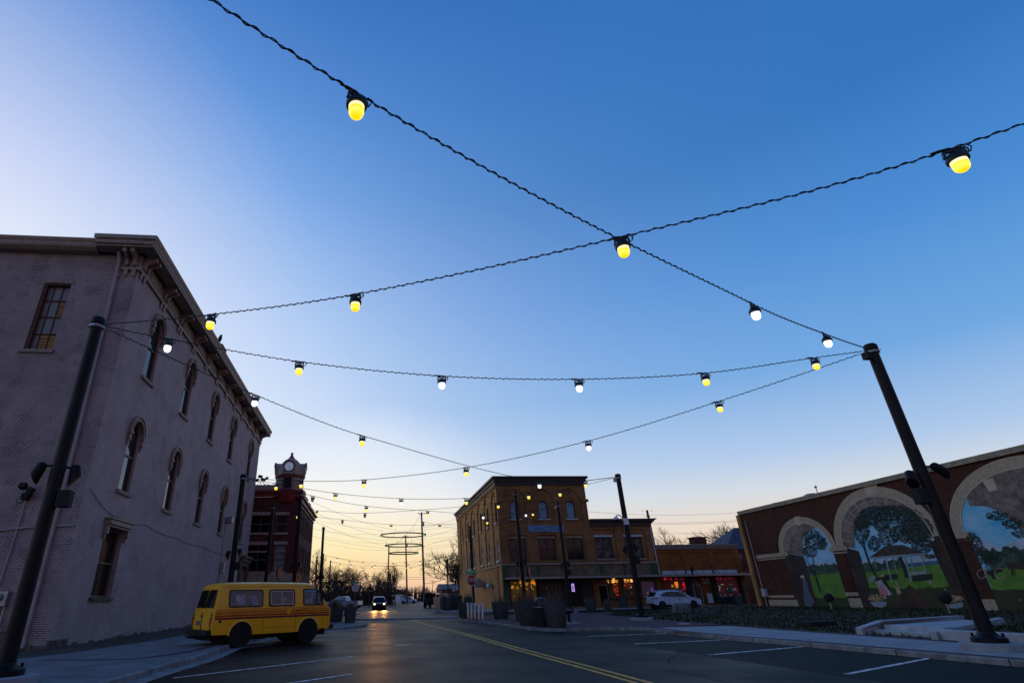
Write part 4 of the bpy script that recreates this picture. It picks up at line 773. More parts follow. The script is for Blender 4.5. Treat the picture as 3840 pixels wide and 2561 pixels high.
def blob(fn, cx, cy, rx, ry, n, sz=8.5):
    for _ in range(int(n * 2.3)):
        a = rr.uniform(0, 6.28); q = math.sqrt(rr.random()); x = cx + rx * q * math.cos(a); y = cy + ry * q * math.sin(a); k = rr.randint(4, 6); s = sz * rr.uniform(.5, 1.25)
        pts = [(x + s * rr.uniform(.5, 1.2) * math.cos(6.28 * j / k), y + s * rr.uniform(.4, 1.0) * math.sin(6.28 * j / k)) for j in range(k)]
        w_ = pl(fn, pts); lf_.add([MF.p(u, z, .0262 + rr.random() * .0006) for u, z in w_], [tuple(range(k))])
for b_ in ((1120, 560, 150, 110, 240), (1040, 700, 110, 80, 110), (1060, 450, 120, 60, 90), (1210, 600, 70, 80, 70), (970, 620, 40, 130, 60)): blob(m1, *b_)
for b_ in ((640, 430, 330, 90, 700), (700, 460, 330, 100, 420), (960, 620, 190, 150, 600), (900, 640, 210, 140, 420), (340, 540, 90, 80, 150), (640, 680, 120, 120, 190), (340, 620, 90, 160, 220), (480, 780, 70, 90, 100), (1020, 780, 120, 120, 260), (420, 500, 110, 70, 120), (1110, 920, 60, 30, 40), (560, 560, 90, 80, 110)): blob(m2, *b_)
for b_ in ((320, 860, 90, 110, 150), (400, 960, 100, 90, 150), (560, 540, 120, 50, 90), (720, 620, 110, 60, 100), (800, 720, 90, 50, 60), (520, 980, 90, 70, 90), (290, 760, 50, 50, 50)): blob(m3, *b_)
lf_.build('painted_foliage', p_leaf, mural)
# pavilion
pv = MB()
for q in ([(432, 930), (610, 800), (800, 790), (1075, 885), (1075, 905), (435, 945)],): MF.poly(pv, pl(m2, q), .0275, .0285)
pav = pv.build('painted_pavilion', p_roof, mural)
pv = MB()
for q in ([(432, 930), (1070, 880), (1072, 902), (434, 948)], [(600, 940), (618, 940), (690, 1215), (676, 1215)], [(815, 930), (838, 930), (912, 1210), (892, 1210)], [(1008, 915), (1024, 915), (1078, 1115), (1064, 1115)], [(480, 945), (490, 945), (515, 1070), (508, 1070)], [(690, 940), (700, 940), (745, 1115), (737, 1115)], [(885, 930), (897, 930), (935, 1090), (925, 1090)], [(890, 1100), (1060, 1085), (1065, 1115), (895, 1135)], [(575, 1050), (581, 1050), (592, 1120), (585, 1120)]): MF.poly(pv, pl(m2, q), .0286, .0296)
pv.build('painted_posts', p_whi, pav)
paint('painted_hedge', [pl(m2, [(905, 1140), (1140, 1115), (1145, 1180), (920, 1205)]), pl(m2, [(590, 1130), (740, 1115), (750, 1175), (600, 1190)])], p_dk, .0284, pav)
# figures painted in the mural
fig = paint('painted_lady', [pl(m1, [(935, 1090), (985, 1100), (1010, 1160), (1020, 1240), (1110, 1400), (1060, 1470), (985, 1490), (960, 1400), (945, 1250), (940, 1160)])], p_blue, .0285, mural)
paint('head', [pl(m1, [(940, 1060), (968, 1060), (970, 1098), (945, 1105)])], p_skin, .029, fig); paint('hat', [pl(m1, [(905, 1045), (935, 1025), (962, 1040), (958, 1062), (915, 1072)])], p_stl, .0295, fig)
fig = paint('painted_couple', [pl(m2, [(500, 1215), (550, 1185), (600, 1240), (685, 1350), (640, 1365), (600, 1330), (520, 1260)])], p_dress, .0285, mural)
paint('skirt', [pl(m2, [(525, 1265), (600, 1270), (640, 1350), (610, 1372), (545, 1345)])], p_pink, .0295, fig); paint('hat', [pl(m2, [(495, 1165), (530, 1145), (560, 1160), (550, 1190), (505, 1195)])], p_roof, .0295, fig)
paint('parasol', [pl(m2, [(418, 1180), (440, 1145), (480, 1132), (498, 1150), (470, 1215), (430, 1212)])], p_whi, .0295, fig)
paint('coat', [pl(m2, [(560, 1155), (600, 1150), (625, 1210), (670, 1290), (640, 1300), (590, 1230)])], p_dk, .028, fig); paint('straw_hat', [pl(m2, [(548, 1132), (590, 1125), (598, 1142), (552, 1148)])], p_stl, .0295, fig)
paint('painted_child', [pl(m2, [(712, 1225), (745, 1215), (765, 1260), (790, 1340), (745, 1348), (725, 1290)])], p_yd, .0285, mural)
ur = paint('painted_flower_urn', [pl(m2, [(430, 1435), (622, 1430), (618, 1480), (560, 1500), (470, 1480)]), pl(m3, [(60, 1470), (205, 1445), (205, 1495), (150, 1512), (60, 1510)])], p_whi, .029, mural)
fl_ = MB()
for fn, cx, cy, rx, ry, n, s in ((m2, 520, 1390, 100, 38, 60, 9), (m3, 100, 1410, 105, 32, 90, 8)):
    for _ in range(n):
        a = rr.uniform(0, 6.28); q = math.sqrt(rr.random()); x = cx + rx * q * math.cos(a); y = cy + ry * q * math.sin(a)
        fl_.add([MF.p(u, z, .0305 + rr.random() * .0008) for u, z in pl(fn, [(x + s * math.cos(6.28 * j / 6), y + s * math.sin(6.28 * j / 6)) for j in range(6)])], [(0, 1, 2, 3, 4, 5)])
fl_.build('flowers', p_flow, ur)
paint('painted_white_birds', [pl(m2, [(1270, 1290), (1290, 1280), (1295, 1298), (1275, 1302)]), pl(m2, [(1095, 1195), (1125, 1200), (1135, 1225), (1105, 1225)]), pl(m3, [(5, 1300), (25, 1305), (20, 1322)]), pl(m3, [(790, 1415), (825, 1420), (815, 1435)]), pl(m3, [(660, 1322), (685, 1325), (672, 1332)])], p_whi, .0305, mural)
ca_ = paint('painted_carriage', [pl(m3, [(440, 1130), (620, 1075), (620, 1120), (480, 1170)]), pl(m3, [(460, 1110), (510, 1110), (555, 1200), (520, 1205)])], p_dk, .0275, mural)
paint('shirt', [pl(m3, [(425, 1080), (470, 1055), (495, 1080), (500, 1112), (465, 1110)])], p_shirt, .0285, ca_)
wh = MB()
for cx, cy, r0 in ((590, 1145, 58), (400, 1150, 50)):
    for k in range(20):
        a, b2 = 6.283 * k / 20, 6.283 * (k + 1) / 20; MF.poly(wh, pl(m3, [(cx + r0 * math.cos(a), cy + r0 * math.sin(a)), (cx + r0 * math.cos(b2), cy + r0 * math.sin(b2)), (cx + (r0 - 6) * math.cos(b2), cy + (r0 - 6) * math.sin(b2)), (cx + (r0 - 6) * math.cos(a), cy + (r0 - 6) * math.sin(a))]), .028, .029)
wh.build('wheels', p_stone, ca_)
paint('painted_horse', [pl(m3, [(650, 1030), (790, 1035), (840, 1020), (840, 1110), (760, 1095), (680, 1100)]), pl(m3, [(700, 1090), (722, 1090), (735, 1175), (720, 1180)]), pl(m3, [(730, 1090), (745, 1095), (758, 1170), (750, 1172)])], p_horse, .028, mural)
# lawn spotlights in front of the wall, transformer rock, manhole
def spotlight(loc, label):
    t = thing('garden_spotlight', label, 'spotlight', loc, 'garden spotlights in front of the mural')
    x, y, z = loc
    f = MB(); f.cyl((x, y, z), (x, y, z + .45), .04, n=8); f.build('stake', m_galv, t)
    f = MB(); f.lathe([(.08, -.2), (.22, -.12), (.24, .12), (.2, .2)], (x, y, z + .62), 12, Matrix.Rotation(R_(60), 3, 'Y')); f.build('lamp_head', m_blackm, t, smooth=True)
    return t
spotlight((27.3, 33.4, .38), 'small black garden spotlight on a stake before the first painted arch')
spotlight((26.4, 25.3, .38), 'small black garden spotlight before the painted flower urn')
bx = MB(); rg = random.Random(4)
bx.prism([(20.3, 38.7, .1), (21.45, 38.5, .1), (21.6, 39.3, .1), (20.5, 39.4, .1)], (.05, 0, .72)); bo_ = bx.build('boulder', M('grey_boulder', (.16, .15, .14), rough=.9, var=.3, scale=3, bump=1, bscale=5), label='squarish grey boulder on the lawn near the white car', cat='boulder', bevel=.16, seg=3)
# ================================================================= red brick clock building on the far left corner
cb_ = thing('clock_building', 'dark red brick corner building with round clock turret and bell-shaped dome', 'building', (-18, 74, 0))
CX_, CY = -7.75, 62.0
fc = Face2((CX_, CY, 0), (-1, 0, 0), (0, -1, 0)); fs_ = Face2((CX_, CY, 0), (0, 1, 0), (1, 0, 0))
m_cstone = M('beige_stone', (.44, .35, .28), rough=.85, var=.12, scale=3); m_redp = M('oxblood_paint', (.26, .03, .03), rough=.5, var=.15); m_cfr = M('grey_window_frame', (.12, .105, .10), rough=.6)
fw3 = [(1.15, 2.4, 8.0, 9.8, False), (2.85, 5.15, 8.0, 9.8, False), (6.2, 8.2, 8.0, 9.8, False), (9.2, 11.2, 8.0, 9.8, False)]
fw2 = [(1.1, 2.3, 4.2, 6.8, False), (2.8, 5.15, 4.2, 6.8, False), (6.2, 8.2, 4.2, 6.8, False), (9.2, 11.2, 4.2, 6.8, False)]
f = MB(); facade(f, (CX_, CY, 0), (-1, 0, 0), (0, -1, 0), 22, 11.7, fw3 + fw2, .22); f.build('front_wall', m_dred, cb_)
sops = [(1.3 + k * 2.35, 2.45 + k * 2.35, 8.0, 10.2, True) for k in range(6)] + [(1.3 + k * 2.35, 2.45 + k * 2.35, 4.2, 6.9, False) for k in range(6)]
f = MB(); facade(f, (CX_, CY, 0), (0, 1, 0), (1, 0, 0), 15.6, 11.3, sops, .22); f.build('side_wall', m_dred, cb_)
f = MB(); f.box(CX_ - 21.9, CX_ - .26, CY + .26, CY + 15.5, 0, 11.25); f.build('inner_block', m_blackm, cb_)
m_lace = M('lace_curtain', (.30, .32, .34), rough=.9, var=.3, scale=5, stretch=(4, 4, .4))
for k, op in enumerate(fw3 + fw2):
    w = window(cb_, fc, op, .18, m_cfr, m_lace if k in (4,) else m_gd, bars=(1 if op[1] - op[0] > 1.5 else 0, 1), fw=.09, bw=.07, fd=.08, pane='curtained_pane' if k == 4 else 'pane', sash=(op[2] + op[3]) / 2 if k < 4 else 5.35)
    s = MB(); fc.box(s, op[0] - .12, op[1] + .12, op[2] - .2, op[2] - .002, -.1, .12); fc.box(s, op[0] - .12, op[1] + .12, op[3] + .002, op[3] + .32, -.02, .08)
    if k >= 4: fc.box(s, op[0] + .0, op[1] - .0, 6.05, 6.2, -.17, -.02)
    s.build('stone_trim', m_cstone, w)
for op in sops: window(cb_, fs_, op, .18, m_dred, m_gd, bars=(0, 1), fw=.08, fd=.06)
f = MB(); fc.box(f, -.1, 22, 3.25, 4.0, .003, .12); f.build('stone_band', m_cstone, cb_)
f = MB(); fc.box(f, -.2, 22, 11.7, 12.1, .003, .22); fc.box(f, -.3, 22, 12.102, 12.4, -.3, .42); fs_.box(f, -.3, 15.9, 11.1, 11.5, .003, .22); fs_.box(f, -.4, 16.1, 11.502, 11.75, -.3, .45); fs_.box(f, 0, 15.7, 10.75, 10.9, .003, .1); f.build('cornice', m_redp, cb_, bevel=.02, seg=1)
f = MB(); fc.box(f, 1.6, 22, 12.402, 13.0, -.5, .06); f.build('parapet', m_cstone, cb_)
for u0, u1, h in ((2.5, 4.6, 12.9), (5.5, 7.4, 12.6), (9.2, 11.2, 12.5), (13, 14.8, 12.4)):
    f = MB(); fs_.box(f, u0, u1, 11.752, h, -.5, .02); f.build('parapet_block', m_cstone, cb_)
# turret
TC = (-9.25, 63.2); tu = thing
def tl(prof, name, mat, par=cb_, n=28, sm=40, label=None):
    f = MB(); f.lathe(prof, (TC[0], TC[1], 0), n); return f.build(name, mat, par, smooth=sm, label=label)
tl([(1.5, 11.2), (1.62, 11.6), (1.72, 12.1), (1.78, 12.4), (1.6, 12.5)], 'turret_base', m_redp)
tw = tl([(1.5, 12.5), (1.5, 13.9)], 'turret', m_cstone, label='round beige clock turret')
f = MB()
for k in range(28):
    a = 2 * math.pi * k / 28
    for z in (13.0, 13.4, 13.72): f.box(TC[0] + 1.5 * math.cos(a) - .04, TC[0] + 1.5 * math.cos(a) + .04, TC[1] + 1.5 * math.sin(a) - .04, TC[1] + 1.5 * math.sin(a) + .04, z, z + .16)
f.build('blind_openings', m_trimd, tw)
f = MB(); f.box(TC[0] - .42, TC[0] + .38, TC[1] - 1.56, TC[1] - 1.2, 12.6, 13.78); f.build('turret_window', m_gd, tw)
f = MB(); F = Face2((TC[0], TC[1] - 1.56, 0), (1, 0, 0), (0, -1, 0)); F.ring(f, [(-.52, 12.5), (.48, 12.5), (.48, 13.88), (-.52, 13.88)], [(-.4, 12.62), (.36, 12.62), (.36, 13.76), (-.4, 13.76)], 0, .06); f.build('turret_window_frame', m_cfr, tw)
tl([(1.52, 13.9), (1.66, 13.95), (1.68, 14.08), (1.55, 14.18)], 'turret_band', m_redp)
dm = tl([(1.5, 14.18), (1.46, 14.5), (1.36, 14.9), (1.2, 15.3), (.98, 15.65), (.7, 15.95), (.42, 16.12)], 'dome', m_cstone)
tl([(.44, 16.12), (.34, 16.22), (.2, 16.42), (.13, 16.62), (.12, 16.72), (.16, 16.74), (.16, 16.84), (.02, 16.86)], 'finial', m_redp, dm, n=14)
for dx, dy in ((-1, 0), (1, 0), (0, -1)):
    f = MB(); U = Vector((-dy, dx, 0)) if dx == 0 else Vector((0, 1, 0)); Dn = Vector((dx, dy, 0)); c = Vector((TC[0], TC[1], 0))
    r0 = .66; zc = 15.0; depth = 1.62 if dy == 0 else 1.42
    pts = [c + Dn * .3 + U * u + Vector((0, 0, z)) for u, z in [(-r0, 14.2), (r0, 14.2)] + [(r0 * math.cos(math.pi * k / 14), zc + r0 * math.sin(math.pi * k / 14) * .9) for k in range(15)]]
    f.prism(pts, Dn * (depth - .3)); do_ = f.build('clock_dormer', m_cstone, cb_)
    O = c + Dn * depth; F = Face2((O.x, O.y, 0), (U.x, U.y, 0), (dx, dy, 0))
    f = MB(); circ = lambda r, n=24: [(r * math.cos(6.28318 * k / n), zc + r * math.sin(6.28318 * k / n)) for k in range(n)]
    F.poly(f, circ(.5), .001, .03); ck = f.build('clock_face', EMIT('clock_glass', (.62, .74, 1.0), .18, (.7, .72, .8)) if 'clock_glass' not in MATS else MATS['clock_glass'], do_)
    f = MB(); F.ring(f, circ(.60), circ(.5), .001, .09); F.band(f, 0, zc, .60, .70, .001, .14, 0, 180); f.build('clock_rim', m_redp, do_)
    f = MB()
    for h in range(12):
        a = math.pi / 2 - h * math.pi / 6; ca, sa = math.cos(a), math.sin(a)
        for o in ((-.035, 0, .035) if h in (3, 7, 8, 11, 0) else (-.02, .02)):
            p = lambda r_, t_: (r_ * ca - t_ * sa, zc + r_ * sa + t_ * ca); F.poly(f, [p(.34, o - .009), p(.45, o - .009), p(.45, o + .009), p(.34, o + .009)], .031, .036)
    if dy == -1:
        for a, ln, wd in ((-78.0, .40, .016), (-75.0, .25, .028)):
            ca, sa = math.cos(R_(a)), math.sin(R_(a)); p = lambda r_, t_: (r_ * ca - t_ * sa, zc + r_ * sa + t_ * ca); F.poly(f, [p(-.08, -wd), p(ln, -wd * .6), p(ln, wd * .6), p(-.08, wd)], .037, .043)
    f.build('hands_and_numerals', m_black, do_)
# roof loudspeakers
ls = MB(); o = Vector((-12.3, 62.2, 13.0))
ls.tube([o + Vector((-.3, 0, 0)), o + Vector((0, 0, .75)), o + Vector((.55, 0, 0))], .03, 5); ls.tube([o + Vector((0, 0, .0)), o + Vector((.1, 0, .9))], .03, 5); ls.obox(o + Vector((-.05, 0, .95)), (.22, .16, .13), Matrix.Rotation(.1, 3, 'Y')); ls.obox(o + Vector((.3, 0, .62)), (.24, .16, .14), Matrix.Rotation(.25, 3, 'Y')); ls.cyl(o + Vector((.5, 0, .8)), o + Vector((.8, 0, .75)), .09, .2, n=10); ls.obox(o + Vector((-.35, 0, .55)), (.16, .14, .12), Matrix.Rotation(-.5, 3, 'Y'))
ls.build('roof_loudspeakers', m_black, label='cluster of black horn loudspeakers on the parapet of the clock building', cat='loudspeaker')
# ================================================================= light poles
PP = {'L': (-7.01, 12.92, 8.02), 'R': (14.68, 13.35, 8.0), 'L2': (-7.33, 32.14, 8.0), 'M': (14.89, 32.04, 8.0), 'L3': (-5.67, 45.29, 9.3), 'L3b': (-8.85, 51.63, 9.2), 'L4': (-5.67, 69.24, 9.3), 'M2': (16.78, 49.23, 8.9), 'mid': (11.97, 45.5, 9.3), 'stop': (12.2, 69.61, 9.3), 'BL': (-7.0, .2, 8.0), 'BR': (14.5, .2, 8.0), 'N1': (-8.9, 112.0, 9.3), 'N2': (17.5, 112.0, 9.3), 'N3': (-8.9, 133.0, 9.3), 'N4': (17.6, 133.0, 9.3)}
LAB = {'L': 'tall black steel light pole at the left edge in front of the pink building', 'R': 'tall black steel light pole on a concrete pad on the right sidewalk before the mural', 'L2': 'black light pole behind the yellow van against the pink building', 'M': 'black light pole with a white dome camera on the brick plaza',
 'L3': 'black light pole in front of the clock turret', 'L3b': 'black light pole in front of the clock building windows, just beyond the pink building', 'L4': 'black light pole right of the clock building above the van cab', 'M2': 'black light pole in front of the blue signboard of the brick building', 'mid': 'black light pole in front of the left windows of the brick building', 'stop': 'black light pole directly behind the red stop sign', 'BL': 'black light pole at the left kerb nearest the camera', 'BR': 'black light pole at the right kerb nearest the camera', 'N1': 'distant black light pole on the left side beyond the clock building', 'N2': 'distant black light pole beside the far side wall of the brick building', 'N3': 'farthest black light pole on the left before the bare trees', 'N4': 'farthest black light pole at the right before the bare tree'}
m_pole = M('black_pole_paint', (.007, .006, .009), rough=.5, var=.2, scale=2, spec=.22)
TOPS = {}
def light_pole(k, spk=True):
    x, y, h = PP[k]; z0 = H
    t = thing('light_pole', LAB[k], 'light pole', (x, y, z0), 'black poles carrying the string lights')
    f = MB(); f.prism([(x + .62 * math.cos(a), y + .62 * math.sin(a), z0 - .1) for a in [math.pi / 8 + i * math.pi / 4 for i in range(8)]], (0, 0, .26)); f.build('concrete_base', m_conc, t, bevel=.02)
    zb = z0 + .16
    f = MB(); f.lathe([(.34, zb), (.34, zb + .1), (.2, zb + .16), (.17, zb + .22)], (x, y, 0), 20)
    for i in range(4): a = math.pi / 4 + i * math.pi / 2; f.cyl((x + .27 * math.cos(a), y + .27 * math.sin(a), zb + .08), (x + .27 * math.cos(a), y + .27 * math.sin(a), zb + .2), .03, n=6)
    f.build('base_flange', m_pole, t, smooth=True)
    f = MB(); f.lathe([(.155, zb + .1), (.15, h * .5), (.14, h - .02)], (x, y, 0), 20); f.build('shaft', m_pole, t, smooth=True)
    f = MB(); f.lathe([(.15, h - .14), (.175, h - .12), (.175, h), (.14, h + .05), (.02, h + .07)], (x, y, 0), 20); f.build('cap', m_pole, t, smooth=True)
    f = MB(); 
    for i in range(4): a = i * math.pi / 2 + .3; f.cyl((x + .15 * math.cos(a), y + .15 * math.sin(a), h - .2), (x + .24 * math.cos(a), y + .24 * math.sin(a), h - .2), .012, n=6)
    f.lathe([(.165, h - .24), (.18, h - .23), (.18, h - .17), (.165, h - .16)], (x, y, 0), 18); f.build('cable_collar', m_galv, t, smooth=True)
    TOPS[k] = Vector((x, y, h - .12)); return t, x, y, h
def hood_light(t, c, ang, tilt=.5):
    """shielded flood lamp: a short drum whose hood is cut slanting"""
    d = Vector((math.cos(ang), math.sin(ang), 0)); s_ = Vector((-d.y, d.x, 0)); ax = (d * math.sin(tilt) - Vector((0, 0, 1)) * math.cos(tilt)).normalized(); c = Vector(c)
    f = MB(); n = 14; u = ax.cross(s_).normalized(); v0 = []; v1 = []
    for i in range(n): a = 2 * math.pi * i / n; e = u * math.cos(a) + s_ * math.sin(a); v0.append(c + e * .11); v1.append(c + e * .13 + ax * (.28 - .12 * math.cos(a)))
    f.add(v0 + v1, [(i, (i + 1) % n, n + (i + 1) % n, n + i) for i in range(n)] + [tuple(range(n - 1, -1, -1)), tuple(range(n, 2 * n))])
    f.lathe([(.11, 0), (.09, .05), (.03, .08)], c, 12, Matrix((tuple(s_), tuple(u), tuple(-ax))).transposed()); f.cyl(c - d * .22, c, .025, n=6)
    f.build('flood_lamp', m_pole, t, smooth=50)
for k in PP:
    t, x, y, h = light_pole(k)
    if k in ('L', 'R'):
        s = 1 if k == 'R' else 1
        zz = 4.25
        if k == 'L': hood_light(t, (x - .34, y - .05, 4.32), math.pi, .35); hood_light(t, (x + .30, y + .12, 4.3), .35, .1); f = MB(); f.box(x + .16, x + .42, y - .12, y + .12, 3.42, 3.78); f.cyl((x + .1, y, 3.6), (x + .17, y, 3.6), .03); f.build('speaker_box', m_blackm, t, bevel=.03)
        else: hood_light(t, (x - .36, y + .0, 4.25), math.pi * 1.15, .15); hood_light(t, (x + .34, y - .1, 4.42), -.2, .85); f = MB(); f.box(x - .44, x - .15, y - .12, y + .12, 3.45, 3.85); f.build('speaker_box', m_blackm, t, bevel=.03); f = MB(); f.box(x - .30, x - .13, y - .1, y + .1, h - .42, h - .22); f.tube([(x - .2, y - .05, h - .42), (x - .18, y - .05, h - .6), (x - .14, y - .05, h - .5), (x - .17, y, h - .42)], .008, 5); f.build('junction_box', m_pole, t, bevel=.02)
    elif k in ('L2', 'M', 'L3', 'mid', 'M2', 'stop', 'L4'):
        hood_light(t, (x + .28, y - .05, 4.0), 0, .3); hood_light(t, (x - .28, y - .02, 3.9), math.pi, .3)
        if k in ('L2', 'M', 'M2'): f = MB(); f.box(x + .17, x + .42, y - .12, y + .1, 3.0, 3.4); f.build('speaker_box', m_blackm, t, bevel=.03)
    if k in ('M', 'M2'): f = MB(); f.box(x - .30, x - .13, y - .1, y + .1, h - .42, h - .2); f.build('junction_box', m_pipe, t, bevel=.02)
    if k == 'M':
        f = MB(); f.tube([(x - .12, y - .1, 5.25), (x - .2, y - .15, 5.45), (x - .38, y - .2, 5.62), (x - .62, y - .25, 5.6), (x - .66, y - .25, 5.5)], .035, 8); f.box(x - .16, x + .1, y - .19, y - .13, 5.1, 5.45); f.lathe([(.15, 5.38), (.15, 5.46), (.06, 5.54)], (x - .66, y - .25, 0), 14); ar_ = f.build('camera_arm', m_wht, t, smooth=True)
        f = MB(); f.lathe([(.02, 5.22), (.1, 5.26), (.13, 5.38)], (x - .66, y - .25, 0), 14); f.build('camera_dome', m_gd, ar_, smooth=True)
        f = MB(); 
        for z in (5.1, 5.3, 5.46): f.lathe([(.152, z), (.156, z + .005), (.156, z + .02), (.152, z + .025)], (x, y, 0), 18)
        f.build('steel_strap', m_galv, t)
# ================================================================= string lights
STR = [('L', 'BR', [(0.159, 7.21, 'y'), (0.308, 6.73, 'y'), (0.5, 6.47, 'y'), (0.661, 6.50, 'y')]), ('R', 'BL', [(0.155, 7.32, 'w'), (0.317, 6.88, 'w'), (0.689, 6.55, 'y')]), ('L', 'R', [(0.083, 7.55, 'w'), (0.235, 7.02, 'y'), (0.404, 6.72, 'w'), (0.575, 6.72, 'w'), (0.745, 6.99, 'y'), (0.908, 7.56, 'y')]), ('R', 'L2', [(0.149, 7.19, 'y'), (0.306, 6.62, 'w'), (0.489, 6.38, 'y'), (0.684, 6.59, 'y'), (0.833, 7.08, 'y')]), ('L', 'M', [(0.157, 7.13, 'w'), (0.303, 6.66, 'y'), (0.69, 6.52, 'w')]), ('L2', 'M', [(0.085, 7.53, 'y'), (0.237, 6.98, 'y'), (0.406, 6.66, 'w'), (0.577, 6.66, 'y'), (0.745, 6.96, 'y'), (0.905, 7.63, 'y')]), ('L2', 'M2', [(0.154, 7.27, 'o'), (0.29, 7.0, 'y'), (0.471, 7.09, 'y'), (0.666, 7.29, 'w'), (0.843, 7.83, 'w')]), ('M', 'L3b', [(0.123, 7.5, 'y'), (0.267, 7.19, 'y'), (0.648, 7.59, 'o'), (0.82, 8.28, 'y')]), ('L3b', 'M2', [(0.088, 8.45, 'y'), (0.246, 7.89, 'o'), (0.415, 7.4, 'y'), (0.583, 7.31, 'y'), (0.748, 7.63, 'y'), (0.909, 8.27, 'y')]), ('N1', 'N2', [(0.098, 8.59, 'w'), (0.286, 7.85, 'y'), (0.502, 7.54, 'y'), (0.701, 7.82, 'w'), (0.891, 8.47, 'y')]), ('N3', 'N4', [(0.081, 8.57, 'y'), (0.271, 7.83, 'w'), (0.488, 7.44, 'y'), (0.686, 7.67, 'y'), (0.876, 8.42, 'w')]), ('N1', 'N4', [(0.182, 8.23, 'y'), (0.373, 7.61, 'w'), (0.625, 7.54, 'y'), (0.793, 8.03, 'y')]), ('N2', 'N3', [(0.207, 8.15, 'w'), (0.369, 7.64, 'y'), (0.501, 7.54, 'y'), (0.647, 7.66, 'y'), (0.818, 8.25, 'w')])]
WHERE = {('L', 'BR'): 'the near cable rising to the upper right', ('R', 'BL'): 'the near cable descending from the upper left', ('L', 'R'): 'the level cable between the two nearest poles', ('R', 'L2'): 'the diagonal cable ending behind the van', ('L', 'M'): 'the diagonal cable ending at the camera pole',
 ('L2', 'M'): 'the level cable reaching the camera pole', ('L2', 'M2'): 'the slanting cable reaching the signboard pole', ('M', 'L3b'): 'the slanting cable reaching the clock building pole', ('L3b', 'M2'): 'the level cable just above the rings', ('N1', 'N2'): 'the nearer level cable beyond the rings', ('N3', 'N4'): 'the farthest level cable before the trees', ('N1', 'N4'): 'the far diagonal cable starting left', ('N2', 'N3'): 'the far diagonal cable starting right'}
m_cable = M('black_cable', (.008, .008, .009), rough=.6, var=.1)
m_bulb = {'y': EMIT('bulb_amber', (1.0, .60, .0), 1.35, (.9, .6, .1)), 'w': EMIT('bulb_white', (.86, .93, 1.0), 1.6, (.8, .85, .9)), 'o': EMIT('bulb_off', (.5, .62, .8), .12, (.12, .15, .2))}
def _hot(m, c_lo, c_hi, c_mid):
    t = m.node_tree; n = t.nodes; l = t.links; tcx = n.new('ShaderNodeTexCoord'); sp = n.new('ShaderNodeSeparateXYZ'); l.new(tcx.outputs['Object'], sp.inputs[0])
    mr_ = n.new('ShaderNodeMapRange'); l.new(sp.outputs[2], mr_.inputs[0]); mr_.inputs[1].default_value = -.36; mr_.inputs[2].default_value = -.20
    cr_ = n.new('ShaderNodeValToRGB'); l.new(mr_.outputs[0], cr_.inputs[0]); e = cr_.color_ramp.elements; e[0].color = (*c_lo, 1); e[1].color = (*c_hi, 1); e[0].position = 0; e[1].position = .86
    k = e.new(.30); k.color = (*c_mid, 1); k = e.new(.62); k.color = (*c_lo, 1); l.new(cr_.outputs[0], n['Principled BSDF'].inputs['Emission Color'])
_hot(m_bulb['y'], (1.0, .58, .0), (1.0, .88, .55), (1.0, .74, .10))
m_rim = M('socket_rim', (.03, .02, .016), rough=.4)
ORD = ['first', 'second', 'third', 'fourth', 'fifth', 'sixth']
def spline(P, s):   # quadratic-like interpolation through the hanging points
    n = len(P)
    for i in range(n - 1):
        if s <= P[i + 1][0] or i == n - 2:
            p0 = P[max(i - 1, 0)]; p1 = P[i]; p2 = P[i + 1]; p3 = P[min(i + 2, n - 1)]
            h = p2[0] - p1[0]; t = (s - p1[0]) / h
            m1_ = (p2[1] - p0[1]) / (p2[0] - p0[0]) if i > 0 else (p2[1] - p1[1]) / h * 1.12
            m2_ = (p3[1] - p1[1]) / (p3[0] - p1[0]) if i < n - 2 else (p2[1] - p1[1]) / h * 1.12
            return (2 * t ** 3 - 3 * t * t + 1) * p1[1] + (t ** 3 - 2 * t * t + t) * h * m1_ + (-2 * t ** 3 + 3 * t * t) * p2[1] + (t ** 3 - t * t) * h * m2_
proto_lamp = {}
def lamp_proto(c):
    """festoon lamp hanging from origin: clamp bar, bracket ring, cap, rim, globe"""
    t = thing('festoon_lamp', 'x', 'string light', (0, 0, 0), local=True)
    f = MB(); f.tube([(-.21, 0, .0), (-.12, 0, .012), (.0, 0, -.0), (.10, 0, .0)], .014, 6); f.cyl((-.14, 0, .005), (-.02, 0, .005), .02, n=8); f.tube([(.13, .02, -.0), (.16, .03, -.035), (.15, .02, -.09), (.12, 0, -.12), (.10, -.02, -.05), (.12, 0, .0)], .009, 5); f.tube([(.13, -.02, .0), (.175, -.02, -.05), (.15, 0, -.11)], .008, 5); f.build('clamp', m_cable, t)
    f = MB(); f.obox((0, 0, -.04), (.11, .02, .012), Matrix.Identity(3)); f.obox((-.10, 0, -.08), (.012, .022, .05), Matrix.Rotation(.2, 3, 'Y')); f.obox((.10, 0, -.08), (.012, .022, .05), Matrix.Rotation(-.2, 3, 'Y')); f.build('bracket', m_black, t)
    f = MB(); f.lathe([(.05, -.085), (.085, -.10), (.095, -.13), (.115, -.155), (.115, -.195), (.098, -.20)], (0, 0, 0), 18); f.build('cap', m_black, t, smooth=40)
    f = MB(); f.lathe([(.086, -.20), (.086, -.26), (.083, -.30), (.07, -.335), (.045, -.358), (.01, -.366)], (0, 0, 0), 18); g = f.build('globe', m_bulb[c], t, smooth=60)
    f = MB(); f.lathe([(.112, -.196), (.088, -.199), (.0875, -.206), (.112, -.206)], (0, 0, 0), 18); f.build('rim', m_rim, t)
    return t
for c in 'ywo':
    proto_lamp[c] = lamp_proto(c)
used_p = set()
CN = {'y': 'amber', 'w': 'white', 'o': 'unlit'}
